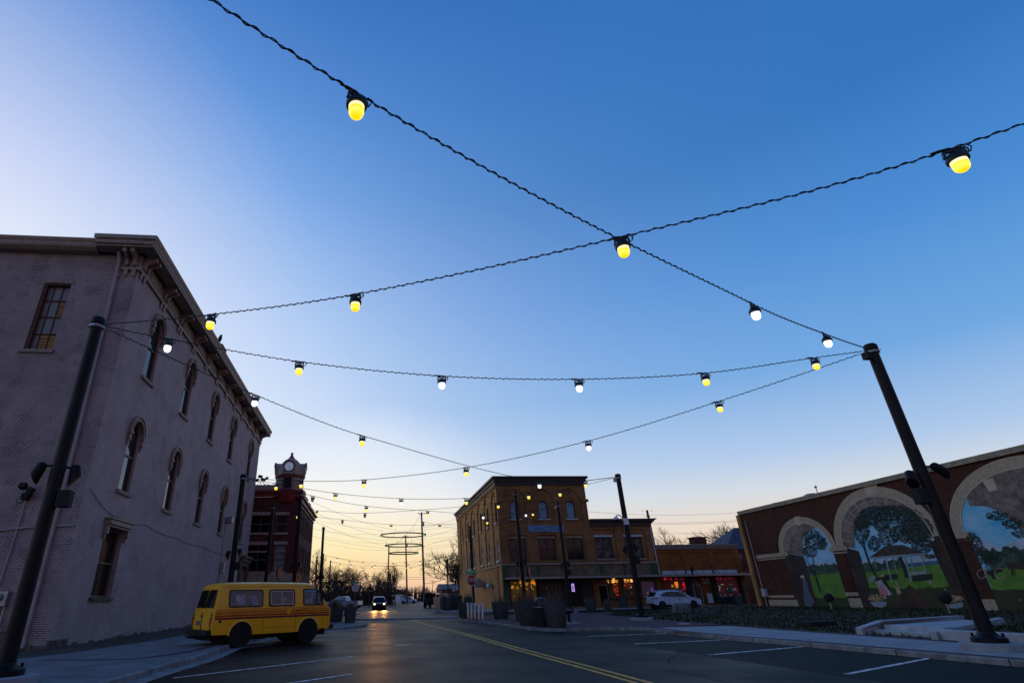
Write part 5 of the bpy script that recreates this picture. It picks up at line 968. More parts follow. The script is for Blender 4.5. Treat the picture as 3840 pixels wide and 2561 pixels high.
for a, b, fs in STR:
    A, B = TOPS[a], TOPS[b]; far = a.startswith('N')
    P = [(0, A.z)] + [(s, z) for s, z, c in fs] + ([(1, B.z)] if not (a, b) == ('x',) else [])
    ln = (B - A).length; dirv = Vector((B.x - A.x, B.y - A.y, 0)).normalized(); nrm = Vector((-dirv.y, dirv.x, 0))
    step = .35 if far else .09
    n = int(ln / step); r0 = .015 if far else .0075; pts = []
    main = MB(); cen = []
    for i in range(n + 1):
        s = i / n; q = A.lerp(B, s); q.z = spline(P, s); cen.append(q)
    main.tube(cen[::3] + [cen[-1]] if not far else cen, r0 * (1.0 if not far else 1.3), 5)
    if not far:   # second conductor wound loosely round the catenary wire
        pitch = .19; w2_ = MB(); hp = []; nn = int(ln / .024)
        for i in range(nn + 1):
            s = i / nn; d_ = s * ln; q = A.lerp(B, s); q.z = spline(P, s); ph = 2 * math.pi * d_ / pitch; am = .017 if .35 < d_ < ln - .35 else .001
            hp.append(q + nrm * math.cos(ph) * am + Vector((0, 0, math.sin(ph) * am)))
        main.tube(hp, .0085, 4)
    co = main.build('light_cable', m_cable, label='black twisted lamp cable, ' + WHERE[(a, b)], cat='cable', group='lamp cables strung over the street')
    # order lamps as a viewer counts them, from the left
    seq = sorted(range(len(fs)), key=lambda i: (A.lerp(B, fs[i][0])).x)
    for rank, i in enumerate(seq):
        s, z, c = fs[i]; q = A.lerp(B, s); q.z = z
        sc_ = 1.0
        lab = '%s lamp, %s from the left on %s' % (CN[c], ORD[rank], WHERE[(a, b)])
        flip = math.atan2(dirv.y, dirv.x) + (math.pi if dirv.x < 0 else 0)
        if c not in used_p:
            used_p.add(c); o = proto_lamp[c]; o.location = q; o.rotation_euler = (0, 0, flip); o['label'] = lab
        else: o = place(proto_lamp[c], q, flip, lab)
        o['group'] = 'lamps on the street string lights'
        if far: o.scale = (1.25,) * 3
# ================================================================= three light rings over the crossing
RC = (3.25, 57.4)
m_ring = M('bronze_ring', (.05, .04, .03), rough=.5, var=.1); m_rg = EMIT('ring_glow_green', (.1, .8, .62), .8)
rw = {}
for nm, z, r, lb in (('top', 7.16, 2.30, 'largest and highest of three dark light rings over the crossing'), ('middle', 6.2, 1.84, 'middle of three dark light rings over the crossing'), ('low', 5.47, 1.52, 'smallest and lowest of three dark light rings over the crossing')):
    t = thing('light_ring', lb, 'light ring', (RC[0], RC[1], z), 'light rings over the crossing')
    f = MB(); n = 64; ro, ri, hh = r, r - .09, .05
    V = []
    for rr0, zz in ((ro, z - hh), (ro, z + hh), (ri, z + hh), (ri, z - hh)): V += [Vector((RC[0] + rr0 * math.cos(6.283185 * i / n), RC[1] + rr0 * math.sin(6.283185 * i / n), zz)) for i in range(n)]
    f.add(V, [(a * n + i, a * n + (i + 1) % n, ((a + 1) % 4) * n + (i + 1) % n, ((a + 1) % 4) * n + i) for a in range(4) for i in range(n)]); f.build('hoop', m_ring, t, smooth=40)
    f = MB()
    V = [Vector((RC[0] + rr0 * math.cos(6.283185 * i / n), RC[1] + rr0 * math.sin(6.283185 * i / n), zz)) for rr0, zz in ((ri - .004, z + .015), (ri - .004, z - .025)) for i in range(n)]
    f.add(V, [(i, (i + 1) % n, n + (i + 1) % n, n + i) for i in range(n) if abs(math.cos(6.283185 * (i + .5) / n)) > .93]); f.build('light_strip', m_rg, t)
    f = MB()
    for k in range(8):
        a = math.pi / 8 + k * math.pi / 4; f.cyl((RC[0] + r * math.cos(a), RC[1] + r * math.sin(a), z), (RC[0] + r * math.cos(a), RC[1] + r * math.sin(a), z + .38), .009, n=5)
    f.build('hanger', m_black, t); rw[nm] = (z, r)
for k, pk in enumerate(['L3', 'mid', 'L4', 'stop', 'L3b', 'M2']):
    f = MB()
    for nm, dz in (('top', -.2), ('middle', -.9), ('low', -1.6)):
        z, r = rw[nm]; A = TOPS[pk] + Vector((0, 0, dz)); d = Vector((A.x - RC[0], A.y - RC[1])).normalized(); B = Vector((RC[0] + d.x * r, RC[1] + d.y * r, z + .36))
        f.tube([A.lerp(B, s) + Vector((0, 0, -.25 * math.sin(math.pi * s))) for s in (0, .2, .4, .6, .8, 1)], .009, 4)
        if k < 2: C = Vector((RC[0] - d.x * r, RC[1] - d.y * r, z + .36)); f.tube([B, C], .007, 4)
    f.build('ring_cable', m_cable, label='thin stay wires from the %s to the light rings' % {'L3': 'turret pole', 'mid': 'plaza pole', 'L4': 'pole right of the clock building', 'stop': 'stop sign pole', 'L3b': 'clock building pole', 'M2': 'signboard pole'}[pk], cat='cable', group='stay wires of the light rings')
# ================================================================= vehicles
m_tyre = M('tyre_rubber', (.012, .012, .012), rough=.85, var=.1); m_hub = M('steel_wheel', (.10, .10, .10), rough=.5, metal=.5, var=.2); m_under = M('underbody', (.008, .008, .008), rough=.9, var=.1)
m_cgl = GLASS('car_glass', (.01, .012, .015), rough=.03, spec=.8)
m_chrome = M('bright_trim', (.45, .45, .45), rough=.25, metal=.8, var=.02)
def wheel(par, x, y, r, w, hub, side, name='wheel', n=28):
    s = 1 if side > 0 else -1; f = MB(); rot = Matrix.Rotation(R_(-90 * s), 3, 'X')
    f.lathe([(r * .62, -w / 2), (r * .93, -w / 2), (r, -w / 2 + .03), (r, w / 2 - .03), (r * .93, w / 2), (r * .62, w / 2)], (x, y, r), n, rot); wo = f.build(name, m_tyre, par, smooth=35)
    f = MB(); f.lathe([(r * .63, w * .3), (r * .6, w * .42), (r * .52, w * .34), (r * .3, w * .30), (r * .22, w * .42), (.02, w * .44)], (x, y, r), n, rot)
    for k in range(5): a = 6.283 * k / 5; c = Vector((x, y, r)) + rot @ Vector((r * .42 * math.cos(a), r * .42 * math.sin(a), w * .33)); f.cyl(c, c + rot @ Vector((0, 0, w * .08)), r * .07, n=8)
    f.build('rim', hub, wo, smooth=35); return wo
def body_prism(mb, outline_, w, mi=0): mb.prism([(x, -w / 2, z) for x, z in outline_], (0, w, 0), mi)
class Cabin:
    """upper body: side planes lean inwards from belt to roof"""
    def __init__(s, w, inset, zb, zt): s.w, s.i, s.zb, s.zt = w / 2, inset, zb, zt
    def P(s, x, z, sd, d=0):
        t = (z - s.zb) / (s.zt - s.zb); return Vector((x, sd * (s.w - s.i * max(0, t) ** 1.3 + d), z))
    def panel(s, mb, pts, sd, d0, d1, mi=0):
        a = [s.P(x, z, sd, d0) for x, z in pts]; b = [s.P(x, z, sd, d1) for x, z in pts]; n = len(pts)
        mb.add(a + b, [tuple(range(n)), tuple(range(2 * n - 1, n - 1, -1))] + [(i, (i + 1) % n, (i + 1) % n + n, i + n) for i in range(n)], mi)
def loft(mb, secs, mi=0):
    n = len(secs[0]); vs = [p for s in secs for p in s]
    mb.add(vs, [(a * n + i, a * n + (i + 1) % n, (a + 1) * n + (i + 1) % n, (a + 1) * n + i) for a in range(len(secs) - 1) for i in range(n)] + [tuple(range(n - 1, -1, -1)), tuple(range((len(secs) - 1) * n, len(secs) * n))], mi)
# ---- the yellow van: local +x is forward, wheels at x=0 (rear) and x=WB (front); near side is y<0
def roundpoly(pts, r=.06, n=4):
    out = []; k = len(pts)
    for i in range(k):
        p = Vector(pts[i]); a = (Vector(pts[i - 1]) - p).normalized(); b = (Vector(pts[(i + 1) % k]) - p).normalized(); p0 = p + a * r; p1 = p + b * r
        for j in range(n + 1): t = j / n; out.append(tuple(p0 * (1 - t) ** 2 + p * 2 * t * (1 - t) + p1 * t * t))
    return out
m_vy = M('van_yellow_paint', (.95, .455, .006), rough=.35, var=.06, scale=1.5, coat=.2, col2=(.84, .38, .006)); m_vo = M('van_orange_stripe', (.62, .15, .01), rough=.4, coat=.2); m_vr = M('van_red_stripe', (.46, .045, .01), rough=.4, coat=.2); m_vb = M('van_maroon_stripe', (.14, .02, .015), rough=.4, coat=.2); m_seam = M('panel_gap', (.05, .025, .004), rough=.8, coat=.05)
m_vgl = GLASS('van_glass', (.07, .075, .085), rough=.05, spec=.7); m_vgc = M('van_sunshade', (.23, .25, .30), rough=.35, var=.45, scale=4, coat=.4)
WB, RO, FO = 2.70, 1.10, .97
van = thing('camper_van', 'old yellow van with orange and maroon side stripes parked half on the left kerb', 'van', (0, 0, 0), local=True)
WD = 1.95; BELT = 1.17; TOPZ = 2.12
rw_, fwx = .0, WB; ra = .44; ZS = .46
lower = [(-RO + .04, ZS - .02), (-ra - .03, ZS - .02)] + [(-ra * math.cos(math.pi * k / 14), .40 + ra * math.sin(math.pi * k / 14)) for k in range(15)] + [(ra + .03, ZS - .06), (fwx - ra - .02, ZS - .06)] + \
        [(fwx - ra * math.cos(math.pi * k / 14), .42 + ra * math.sin(math.pi * k / 14)) for k in range(15)] + [(fwx + ra + .02, ZS + .02), (WB + FO - .10, ZS), (WB + FO - .02, ZS + .06), (WB + FO, .95), (WB + FO - .015, BELT), (-RO + .05, BELT), (-RO, .8)]
f = MB(); body_prism(f, lower, WD)
body = f.build('body', m_vy, van, bevel=.05, seg=3, smooth=30)
cb2 = Cabin(WD, .17, BELT, TOPZ)
# upper body lofted in x: rear wall leans slightly, windscreen rakes
def vsec(x_b, x_t, zt, k):
    """half ring from near belt over the roof to far belt at a station that slides forwards/backwards with height"""
    S = []
    for t, y_in in ((0, 0), (.3, 0), (.6, 0), (.84, 0)):
        z = BELT + (zt - BELT) * t; S.append((x_b + (x_t - x_b) * t, -(cb2.w - cb2.i * t ** 1.3), z))
    S += [(x_t, -(cb2.w - .20), zt - .045), (x_t, -(cb2.w - .30), zt - .01), (x_t, -.35, zt + .015)]
    return [Vector(p) for p in S] + [Vector((p[0], -p[1], p[2])) for p in S[::-1]]
f = MB(); loft(f, [vsec(-RO + .06, -RO + .20, TOPZ - .10, 0), vsec(-RO + .10, -RO + .30, TOPZ - .03, 0), vsec(-RO + .35, -RO + .6, TOPZ, 0), vsec(.9, .9, TOPZ + .01, 0), vsec(2.2, 2.2, TOPZ, 0), vsec(2.95, 2.75, TOPZ - .02, 0), vsec(WB + FO - .10, WB + FO - .80, TOPZ - .06, 0), vsec(WB + FO - .03, WB + FO - .69, TOPZ - .14, 0)])
up_ = f.build('upper_body', m_vy, van, bevel=.012, seg=2, smooth=50)
f = MB(); 
for sd in (-1, 1): cb2.panel(f, [(-RO + .35, 1.985), (WB + .32, 1.985), (WB + .30, 2.0), (-RO + .35, 2.0)], sd, .004, .022)
f.build('rain_gutter', m_vy, up_)
def side_glass(x0, x1, z0, z1, sd, slant=0, sl0=0, mat=m_vgl, name='side_window'):
    q = roundpoly([(x0 - sl0, z0), (x1 + slant, z0), (x1, z1), (x0, z1)], .07); f = MB(); cb2.panel(f, q, sd, .006, .018); g = f.build(name, mat, van)
    f = MB(); o = roundpoly([(x0 - .035 - sl0, z0 - .035), (x1 + .035 + slant, z0 - .035), (x1 + .035, z1 + .035), (x0 - .035, z1 + .035)], .09); k = len(o)
    A = [cb2.P(x, z, sd, .024) for x, z in o]; B = [cb2.P(x, z, sd, .024) for x, z in q]; C_ = [cb2.P(x, z, sd, .003) for x, z in o]
    f.add(A + B + C_, [(i, (i + 1) % k, k + (i + 1) % k, k + i) for i in range(k)] + [(2 * k + i, 2 * k + (i + 1) % k, (i + 1) % k, i) for i in range(k)]); f.build('rubber_seal', m_tyre, g); return g
for sd in (-1, 1):
    g1 = side_glass(-.52, .72, 1.33, 1.84, sd); g2 = side_glass(1.02, 2.03, 1.33, 1.84, sd); g3 = side_glass(2.46, 3.02, 1.33, 1.86, sd, slant=.30)
    f = MB(); cb2.panel(f, [(1.06, 1.36), (1.075, 1.36), (1.075, 1.81), (1.06, 1.81)], sd, .019, .026); cb2.panel(f, [(1.50, 1.36), (1.52, 1.36), (1.52, 1.81), (1.50, 1.81)], sd, .019, .026); cb2.panel(f, [(1.06, 1.355), (2.0, 1.355), (2.0, 1.37), (1.06, 1.37)], sd, .019, .026); cb2.panel(f, [(1.06, 1.80), (2.0, 1.80), (2.0, 1.815), (1.06, 1.815)], sd, .019, .026); cb2.panel(f, [(1.985, 1.36), (2.0, 1.36), (2.0, 1.81), (1.985, 1.81)], sd, .019, .026); f.build('slider_frame', m_chrome, g2)
    f = MB(); cb2.panel(f, [(3.02, 1.34), (3.05, 1.34), (3.05, 1.85), (3.02, 1.85)], sd, .019, .03); f.build('quarter_bar', m_tyre, g3)
    if sd < 0:
        f = MB(); cb2.panel(f, [(-.30, 1.36), (.05, 1.36), (.05, 1.70), (-.30, 1.70)], sd, .0185, .0195); cb2.panel(f, [(.25, 1.36), (.55, 1.36), (.52, 1.68), (.3, 1.68)], sd, .0185, .0195); f.build('pale_curtain', m_vgc, g1)
        f = MB(); cb2.panel(f, [(2.52, 1.37), (2.66, 1.37), (2.53, 1.72), (2.50, 1.80), (2.50, 1.45)], sd, .0185, .0195); cb2.panel(f, [(2.72, 1.37), (2.98, 1.37), (3.0, 1.66), (2.90, 1.74), (2.78, 1.70), (2.70, 1.55)], sd, .0185, .0195); f.build('sunshade', m_vgc, g3)
        f = MB(); cb2.panel(f, [(2.48, 1.77), (3.01, 1.77), (3.01, 1.85), (2.48, 1.85)], sd, .0185, .0195); f.build('blue_tint_band', M('windscreen_tint', (.02, .22, .30), rough=.2, coat=.3), g3)
# windscreen and rear windows
zw0, zw1 = BELT + .12, TOPZ - .2
f = MB(); f.add([(WB + FO - .085, -.80, zw0), (WB + FO - .085, .80, zw0), (WB + FO - .62, .70, zw1), (WB + FO - .62, -.70, zw1)], [(0, 1, 2, 3)]); 
f2 = MB(); dd0 = Vector((.03, 0, .025)); 
f2.prism([Vector((WB + FO - .115, -.82, zw0)), Vector((WB + FO - .115, .82, zw0)), Vector((WB + FO - .635, .72, zw1)), Vector((WB + FO - .635, -.72, zw1))], dd0); f2.build('windscreen', m_vgl, van)
for y0, y1 in ((-.78, -.06), (.06, .78)):
    f = MB(); f.prism([(-RO + .055, y0, 1.30), (-RO + .055, y1, 1.30), (-RO + .175, y1 * .96, 1.88), (-RO + .175, y0 * .96, 1.88)], (-.022, 0, .004)); f.build('rear_window', m_cgl, van)
    f = MB(); yy = y0 if y0 < -.5 else y1
f = MB()
for x0 in (-RO - .012,):
    f.box(x0 - .004, x0 + .02, -.008, .008, .55, 1.16)
    for y in (-.86, .86): f.box(x0, x0 + .03, y - .008, y + .008, .55, 1.16)
f.build('rear_door_gap', m_seam, van)
f = MB(); f.box(-RO - .025, -RO + .01, -.92, -.80, .72, .98); f.box(-RO - .025, -RO + .01, .80, .92, .72, .98); f.build('tail_lamp', m_vr, van)
f = MB(); f.box(-RO - .02, -RO + .01, .1, .5, .74, .88); f.build('number_plate', m_chrome, van)
f = MB(); f.box(-RO - .05, -RO, .02, .1, 1.02, 1.06); f.build('rear_handle', m_blackm, van)
# panel gaps on both sides
f = MB()
for sd in (-1, 1):
    y = sd * (WD / 2 + .0015)
    for x in (.83, 2.13, 2.36): f.box(x - .006, x + .006, min(y, y - sd * .02), max(y, y - sd * .02), .44 if x < 2.3 else .92, BELT - .002); cb2.panel(f, [(x - .006, BELT), (x + .006, BELT), (x + .006, 1.98), (x - .006, 1.98)], sd, -.004, .0015)
    f.box(-.42, .83, min(y, y - sd * .02), max(y, y - sd * .02), 1.135, 1.145); f.box(2.36, 3.25, min(y, y - sd * .02), max(y, y - sd * .02), .915, .925); f.box(.83, 2.13, min(y, y - sd * .02), max(y, y - sd * .02), .60, .608)
    f.box(3.30, 3.312, min(y, y - sd * .02), max(y, y - sd * .02), .5, BELT); cb2.panel(f, [(3.39, BELT), (3.402, BELT), (3.12, 1.95), (3.108, 1.95)], sd, -.004, .0015)
f.build('panel_gaps', m_seam, van)
for i, (z0, z1, mm) in enumerate(((1.225, 1.25, m_vo), (1.165, 1.20, m_vo), (1.085, 1.14, m_vo), (1.00, 1.06, m_vr), (.915, .98, m_vb))):
    f = MB()
    for sd in (-1, 1):
        if z1 <= BELT: y = sd * WD / 2; f.box(-RO + .1, WB + FO - .06, min(y, y + sd * .004), max(y, y + sd * .004), z0, z1)
        elif z0 < BELT: y = sd * WD / 2; f.box(-RO + .1, WB + FO - .06, min(y, y + sd * .004), max(y, y + sd * .004), z0, BELT - .001); cb2.panel(f, [(-RO + .12, BELT), (WB + FO - .14, BELT), (WB + FO - .16, z1), (-RO + .12, z1)], sd, .001, .005)
        else: cb2.panel(f, [(-RO + .14, z0), (WB + FO - .16, z0), (WB + FO - .17, z1), (-RO + .14, z1)], sd, .001, .005)
    f.build('side_stripe', mm, van)
f = MB(); cb2.panel(f, [(1.86, 1.04), (1.93, 1.18), (1.84, 1.26), (1.76, 1.20), (1.74, 1.08), (1.80, .98)], -1, .006, .009); f.build('shield_sticker', m_vy, van)
f = MB(); f.box(2.40, 2.56, -WD / 2 - .03, -WD / 2, 1.17, 1.20); f.box(2.40, 2.56, WD / 2, WD / 2 + .03, 1.17, 1.20); f.box(2.16, 2.28, -WD / 2 - .03, -WD / 2, 1.12, 1.15); f.build('door_handle', m_blackm, van)
for sd in (-1, 1):
    f = MB(); f.tube([(3.08, sd * .93, 1.84), (3.12, sd * 1.12, 1.80), (3.13, sd * 1.16, 1.62), (3.12, sd * 1.12, 1.38), (3.10, sd * .96, 1.33)], .014, 6); f.obox((3.12, sd * 1.17, 1.60), (.03, .06, .17), Matrix.Identity(3)); f.build('wing_mirror', m_blackm, van)
for z, x0, nm in ((0, -RO - .17, 'rear_bumper'), (0, WB + FO - .04, 'front_bumper')):
    f = MB(); f.box(x0, x0 + .20, -WD / 2 - .01, WD / 2 + .01, .42 if nm[0] == 'r' else .44, .60); f.build(nm, m_blackm, van, bevel=.03)
f = MB(); f.box(-RO - .42, -RO - .1, -.30, .30, .40, .43); f.box(-RO - .42, -RO + .2, -.06, .06, .34, .40); f.build('tow_step', m_blackm, van)
f = MB(); f.box(-RO + .1, WB + FO - .1, -WD / 2 + .22, WD / 2 - .22, .26, .5); f.box(.45, 2.2, -WD / 2 + .05, WD / 2 - .05, .36, .46); f.cyl((.52, -.72, .30), (1.0, -.66, .30), .07, n=10); f.build('underbody', m_under, van)
for x in (0, WB):
    f = MB(); f.lathe([(.42, -.95), (.42, .95)], (x, 0, .42), 24, Matrix.Rotation(R_(90), 3, 'X')); f.build('wheel_housing', m_under, van)
f = MB(); f.cyl((-.80, -WD / 2 - .006, .86), (-.80, -WD / 2 + .02, .86), .05, n=16); f.build('fuel_cap', m_blackm, van)
for sd in (-1, 1):
    f = MB()
    for cx, zc in ((0, .40), (WB, .42)):
        n = 16
        for k in range(n):
            a, b2 = math.pi * k / n, math.pi * (k + 1) / n
            f.add([Vector((cx - r_ * math.cos(t_), sd * (WD / 2 + d_), zc + r_ * math.sin(t_))) for t_ in (a, b2) for r_, d_ in ((ra, .0), (ra, .03), (ra + .05, .004))], [(0, 1, 4, 3), (1, 2, 5, 4)])
    f.build('arch_lip', m_vy, van)
for x in (0, WB):
    for sd in (-1, 1): wheel(van, x, sd * (WD / 2 - .14), .335, .2, m_hub, sd)
for sd in (-.7, .7):
    f = MB(); f.cyl((WB + FO - .02, sd, .84), (WB + FO + .02, sd, .84), .1, n=16); f.build('headlight', m_vgc, van)
bpy.context.view_layer.update()
txv = text_mesh('STRIP', .085, m_vo, van, (-.10, -WD / 2 - .006, 1.025), (R_(90), 0, 0), depth=.001) if False else None
van.location = (-4.62, 22.52, 0); van.rotation_euler = (0, 0, .612)
# shift so that the near-side rear wheel is at the photographed contact point
_o = Matrix.Rotation(.612, 3, 'Z') @ Vector((0, -(WD / 2 - .14), 0)); van.location = Vector((-4.62, 22.52, 0)) - _o
# ---- generic car used for the white hatchback SUV, the oncoming SUV and the far SUV
def suv(name, label, paint_, loc, rz, L_=4.5, Wd=1.85, Ht=1.66, lit=False, cat='car', fast=.9, group=None):
    t = thing(name, label, cat, (0, 0, 0), group, local=True)
    xr, xf = -L_ / 2, L_ / 2; rwx, fwx_ = xr + .80, xf - .88; r = .34; ar = .41; zb = .34; belt = 1.0
    lowp = [(xr + .06, .42), (rwx - ar, .36)] + [(rwx - ar * math.cos(math.pi * k / 12), r + ar * math.sin(math.pi * k / 12)) for k in range(13)] + [(rwx + ar, .30), (fwx_ - ar, .30)] + [(fwx_ - ar * math.cos(math.pi * k / 12), r + ar * math.sin(math.pi * k / 12)) for k in range(13)] + \
           [(fwx_ + ar, .32), (xf - .08, .34), (xf, .50), (xf - .01, .70), (xf - .10, .86), (xf - .5, .97), (xf - 1.05, 1.04), (xr + .5, 1.08), (xr + .08, 1.10), (xr + .01, .92), (xr, .62)]
    f = MB(); n = len(lowp)
    for sd_, ws in ((0, 0),): 
        A = [Vector((x, -(Wd / 2 - (.10 if x > xf - .3 else .05 if x < xr + .2 else 0) - (.03 if z > .85 else 0)), z)) for x, z in lowp]; B = [Vector((p.x, -p.y, p.z)) for p in A]
        f.add(A + B, [tuple(range(n)), tuple(range(2 * n - 1, n - 1, -1))] + [(i + n, (i + 1) % n + n, (i + 1) % n, i) for i in range(n)])
    f.build('body', paint_, t, bevel=.06, seg=3, smooth=40)
    c = Cabin(Wd - .08, .26, belt + .02, Ht)
    def sec(xb, xt, zt): return [Vector((xb, -c.w, belt)), Vector((xb + (xt - xb) * .5, -(c.w - .10), belt + (zt - belt) * .5)), Vector((xb + (xt - xb) * .85, -(c.w - .20), belt + (zt - belt) * .85)), Vector((xt, -(c.w - .36), zt)), Vector((xt, c.w - .36, zt)), Vector((xb + (xt - xb) * .85, c.w - .20, belt + (zt - belt) * .85)), Vector((xb + (xt - xb) * .5, c.w - .10, belt + (zt - belt) * .5)), Vector((xb, c.w, belt))]
    f = MB(); loft(f, [sec(xr + .10, xr + .55, Ht - .12), sec(xr + .3, xr + .75, Ht - .04), sec(0 - .6, -.5, Ht), sec(.25, .2, Ht - .01), sec(.9, .55, Ht - .10), sec(xf - 1.02, .75, Ht - .22), sec(xf - .98, xf - 1.3, belt + .22)]); up2 = f.build('cabin', paint_, t, bevel=.04, seg=2, smooth=50)
    def PC(x, z, sd, d): q = (z - belt) / (Ht - belt); return Vector((x, sd * (c.w - .20 * q - .02 + d), z))
    for sd in (-1, 1):
        f = MB(); pts = [(xr + .72, 1.18), (xr + 1.0, 1.10), (.1, 1.06), (1.16, 1.05), (.88, 1.26), (.5, 1.46), (.1, 1.54), (-.6, 1.56), (xr + 1.2, 1.47)]
        f.add([PC(x, z, sd, .02) for x, z in pts] + [PC(x, z, sd, .0) for x, z in pts], [tuple(range(9)), *[(i, (i + 1) % 9, 9 + (i + 1) % 9, 9 + i) for i in range(9)]]); g = f.build('side_glass', m_cgl, t)
        f = MB(); 
        for x in (.12, -.95): f.add([PC(x - .03, 1.05, sd, .024), PC(x + .03, 1.05, sd, .024), PC(x + .03, 1.56, sd, .024), PC(x - .03, 1.56, sd, .024)], [(0, 1, 2, 3)])
        f.build('pillar', m_blackm, g)
        f = MB(); f.obox((.98, sd * (Wd / 2 + .06), 1.08), (.06, .09, .06), Matrix.Identity(3)); f.build('wing_mirror', paint_, t, bevel=.03)
        f = MB(); f.box(xr + .9, xf - 1.2, sd * Wd / 2 - .02, sd * Wd / 2 + .012, .30, .40); f.build('sill_cladding', m_blackm, t)
        f = MB(); f.box(.05, .2, sd * Wd / 2 - .03, sd * Wd / 2 + .012, .86, .89); f.box(-.85, -.7, sd * Wd / 2 - .03, sd * Wd / 2 + .012, .88, .91); f.build('door_handle', m_chrome, t)
        f = MB(); 
        for x in (.18, -.88): f.box(x - .004, x + .004, sd * Wd / 2 - .03 - (0), sd * Wd / 2 + .002, .42, 1.0)
        f.build('door_gap', m_blackm, t)
        f = MB(); f.prism([(xr - .01, sd * (Wd / 2 - .35), .86), (xr + .02, sd * (Wd / 2 - .06), .88), (xr + .42, sd * (Wd / 2 - .0), .94), (xr + .40, sd * (Wd / 2 + .004), 1.02), (xr + .02, sd * (Wd / 2 - .04), 1.04), (xr - .0, sd * (Wd / 2 - .35), 1.0)], (-.006, sd * .006, 0)); f.build('tail_lamp', M('tail_red', (.25, .01, .012), rough=.2) if 'tail_red' not in MATS else MATS['tail_red'], t)
        f = MB(); f.lathe([(.12, 0), (.12, .03), (.1, .05)], (xf - .06, sd * (Wd / 2 - .32), .74), 16, Matrix.Rotation(R_(90), 3, 'Y')) ; f.build('headlight', MATS['head_lit'] if lit else m_chrome, t)
    f = MB(); f.prism([(xf - .95, -.70, belt + .08), (xf - .95, .70, belt + .08), (.80, .60, Ht - .17), (.80, -.60, Ht - .17)], (.03, 0, .02)); f.build('windscreen', m_cgl, up2)
    f = MB(); f.prism([(xr + .14, -.70, belt + .16), (xr + .14, .70, belt + .16), (xr + .50, .60, Ht - .18), (xr + .50, -.60, Ht - .18)], (-.03, 0, .015)); f.build('rear_window', m_cgl, up2)
    f = MB(); f.prism([(xr + .50, -.6, Ht - .06), (xr + .50, .6, Ht - .06), (xr + .22, .55, Ht - .10), (xr + .22, -.55, Ht - .10)], (0, 0, .03)); f.build('roof_spoiler', paint_, up2)
    f = MB(); f.box(xf - .02, xf + .012, -.42, .42, .56, .74); gr = f.build('grille', m_blackm, t); f = MB(); f.box(xf - .01, xf + .02, -.7, .7, .36, .48); f.build('lower_intake', m_blackm, t)
    f = MB(); f.box(xr - .02, xr + .02, -.62, .62, .38, .50); f.box(xf - .3, xf - .1, -.7, .7, .22, .34); f.box(xr + .3, xf - .3, -Wd / 2 + .25, Wd / 2 - .25, .18, .42); f.build('underbody', m_under, t)
    for x in (rwx, fwx_):
        f = MB(); f.lathe([(ar - .01, -Wd / 2 + .04), (ar - .01, Wd / 2 - .04)], (x, 0, r), 20, Matrix.Rotation(R_(90), 3, 'X')); f.build('wheel_housing', m_under, t)
        for sd in (-1, 1): wheel(t, x, sd * (Wd / 2 - .12), r, .2, m_hub, sd, n=20)
    if not group:
        f = MB()
        for sd in (-.58, .58): f.tube([(xr + .75, sd, Ht - .05), (xr + .85, sd, Ht + .03), (.3, sd, Ht + .03), (.42, sd, Ht - .05)], .018, 5)
        f.build('roof_rail', m_chrome, t)
    t.location = loc; t.rotation_euler = (0, 0, rz); return t
EMIT('head_lit', (1.0, .66, .24), 7)
m_cw = M('white_car_paint', (.52, .60, .72), rough=.25, var=.03, coat=.6); m_cd = M('dark_car_paint', (.03, .03, .035), rough=.25, var=.1, coat=.6)
suv('white_suv', 'white compact SUV parked in front of the shops on the right', m_cw, (30.2, 57.3, 0), R_(0), L_=4.9, Ht=1.66)
on = suv('oncoming_suv', 'dark SUV driving towards the camera with lit headlights', m_cd, (1.37, 84.6, 0), R_(-90), L_=4.6, Wd=1.95, Ht=1.72, lit=True)
for sd in (-.66, .66):
    l = bpy.data.lights.new('headlight_beam', 'SPOT'); l.energy = 2600; l.color = (1.0, .42, .08); l.spot_size = R_(26); l.spot_blend = .6; l.shadow_soft_size = .08
    o = bpy.data.objects.new('headlight_beam', l); COL.objects.link(o); o.parent = on; o.location = (2.42, sd, .74); o.rotation_euler = Vector((1, 0, -.03)).to_track_quat('-Z', 'Y').to_euler()
suv('white_crossover', 'small white crossover crossing the far end of the street', m_cw, (11.2, 170, 0), R_(-12), L_=4.6, Wd=1.85, Ht=1.70)
# silver pickup on the left beyond the crossing
pk = thing('pickup_truck', 'silver crew-cab pickup parked beyond the crossing on the left', 'pickup', (0, 0, 0), local=True)
m_sil = M('silver_car_paint', (.34, .35, .40), rough=.3, var=.05, coat=.5)
f = MB(); xr, xf = -2.8, 2.8
lowp = [(xr, .5), (-1.75 - .45, .5)] + [(-1.75 - .45 * math.cos(math.pi * k / 10), .42 + .45 * math.sin(math.pi * k / 10)) for k in range(11)] + [(-1.3, .42), (1.4, .42)] + [(1.85 - .45 * math.cos(math.pi * k / 10), .42 + .45 * math.sin(math.pi * k / 10)) for k in range(11)] + [(xf - .05, .42), (xf, .6), (xf - .03, 1.0), (xf - .25, 1.12), (1.35, 1.2), (xr + .05, 1.22), (xr, 1.1)]
body_prism(f, lowp, 1.95); f.build('body', m_sil, pk, bevel=.05, seg=2, smooth=40)
c3 = Cabin(1.9, .25, 1.18, 1.85)
f = MB()
def sec3(xb, xt, zt): return [Vector((xb, -.93, 1.18)), Vector((xb + (xt - xb) * .8, -.80, 1.18 + (zt - 1.18) * .8)), Vector((xt, -.66, zt)), Vector((xt, .66, zt)), Vector((xb + (xt - xb) * .8, .80, 1.18 + (zt - 1.18) * .8)), Vector((xb, .93, 1.18))]
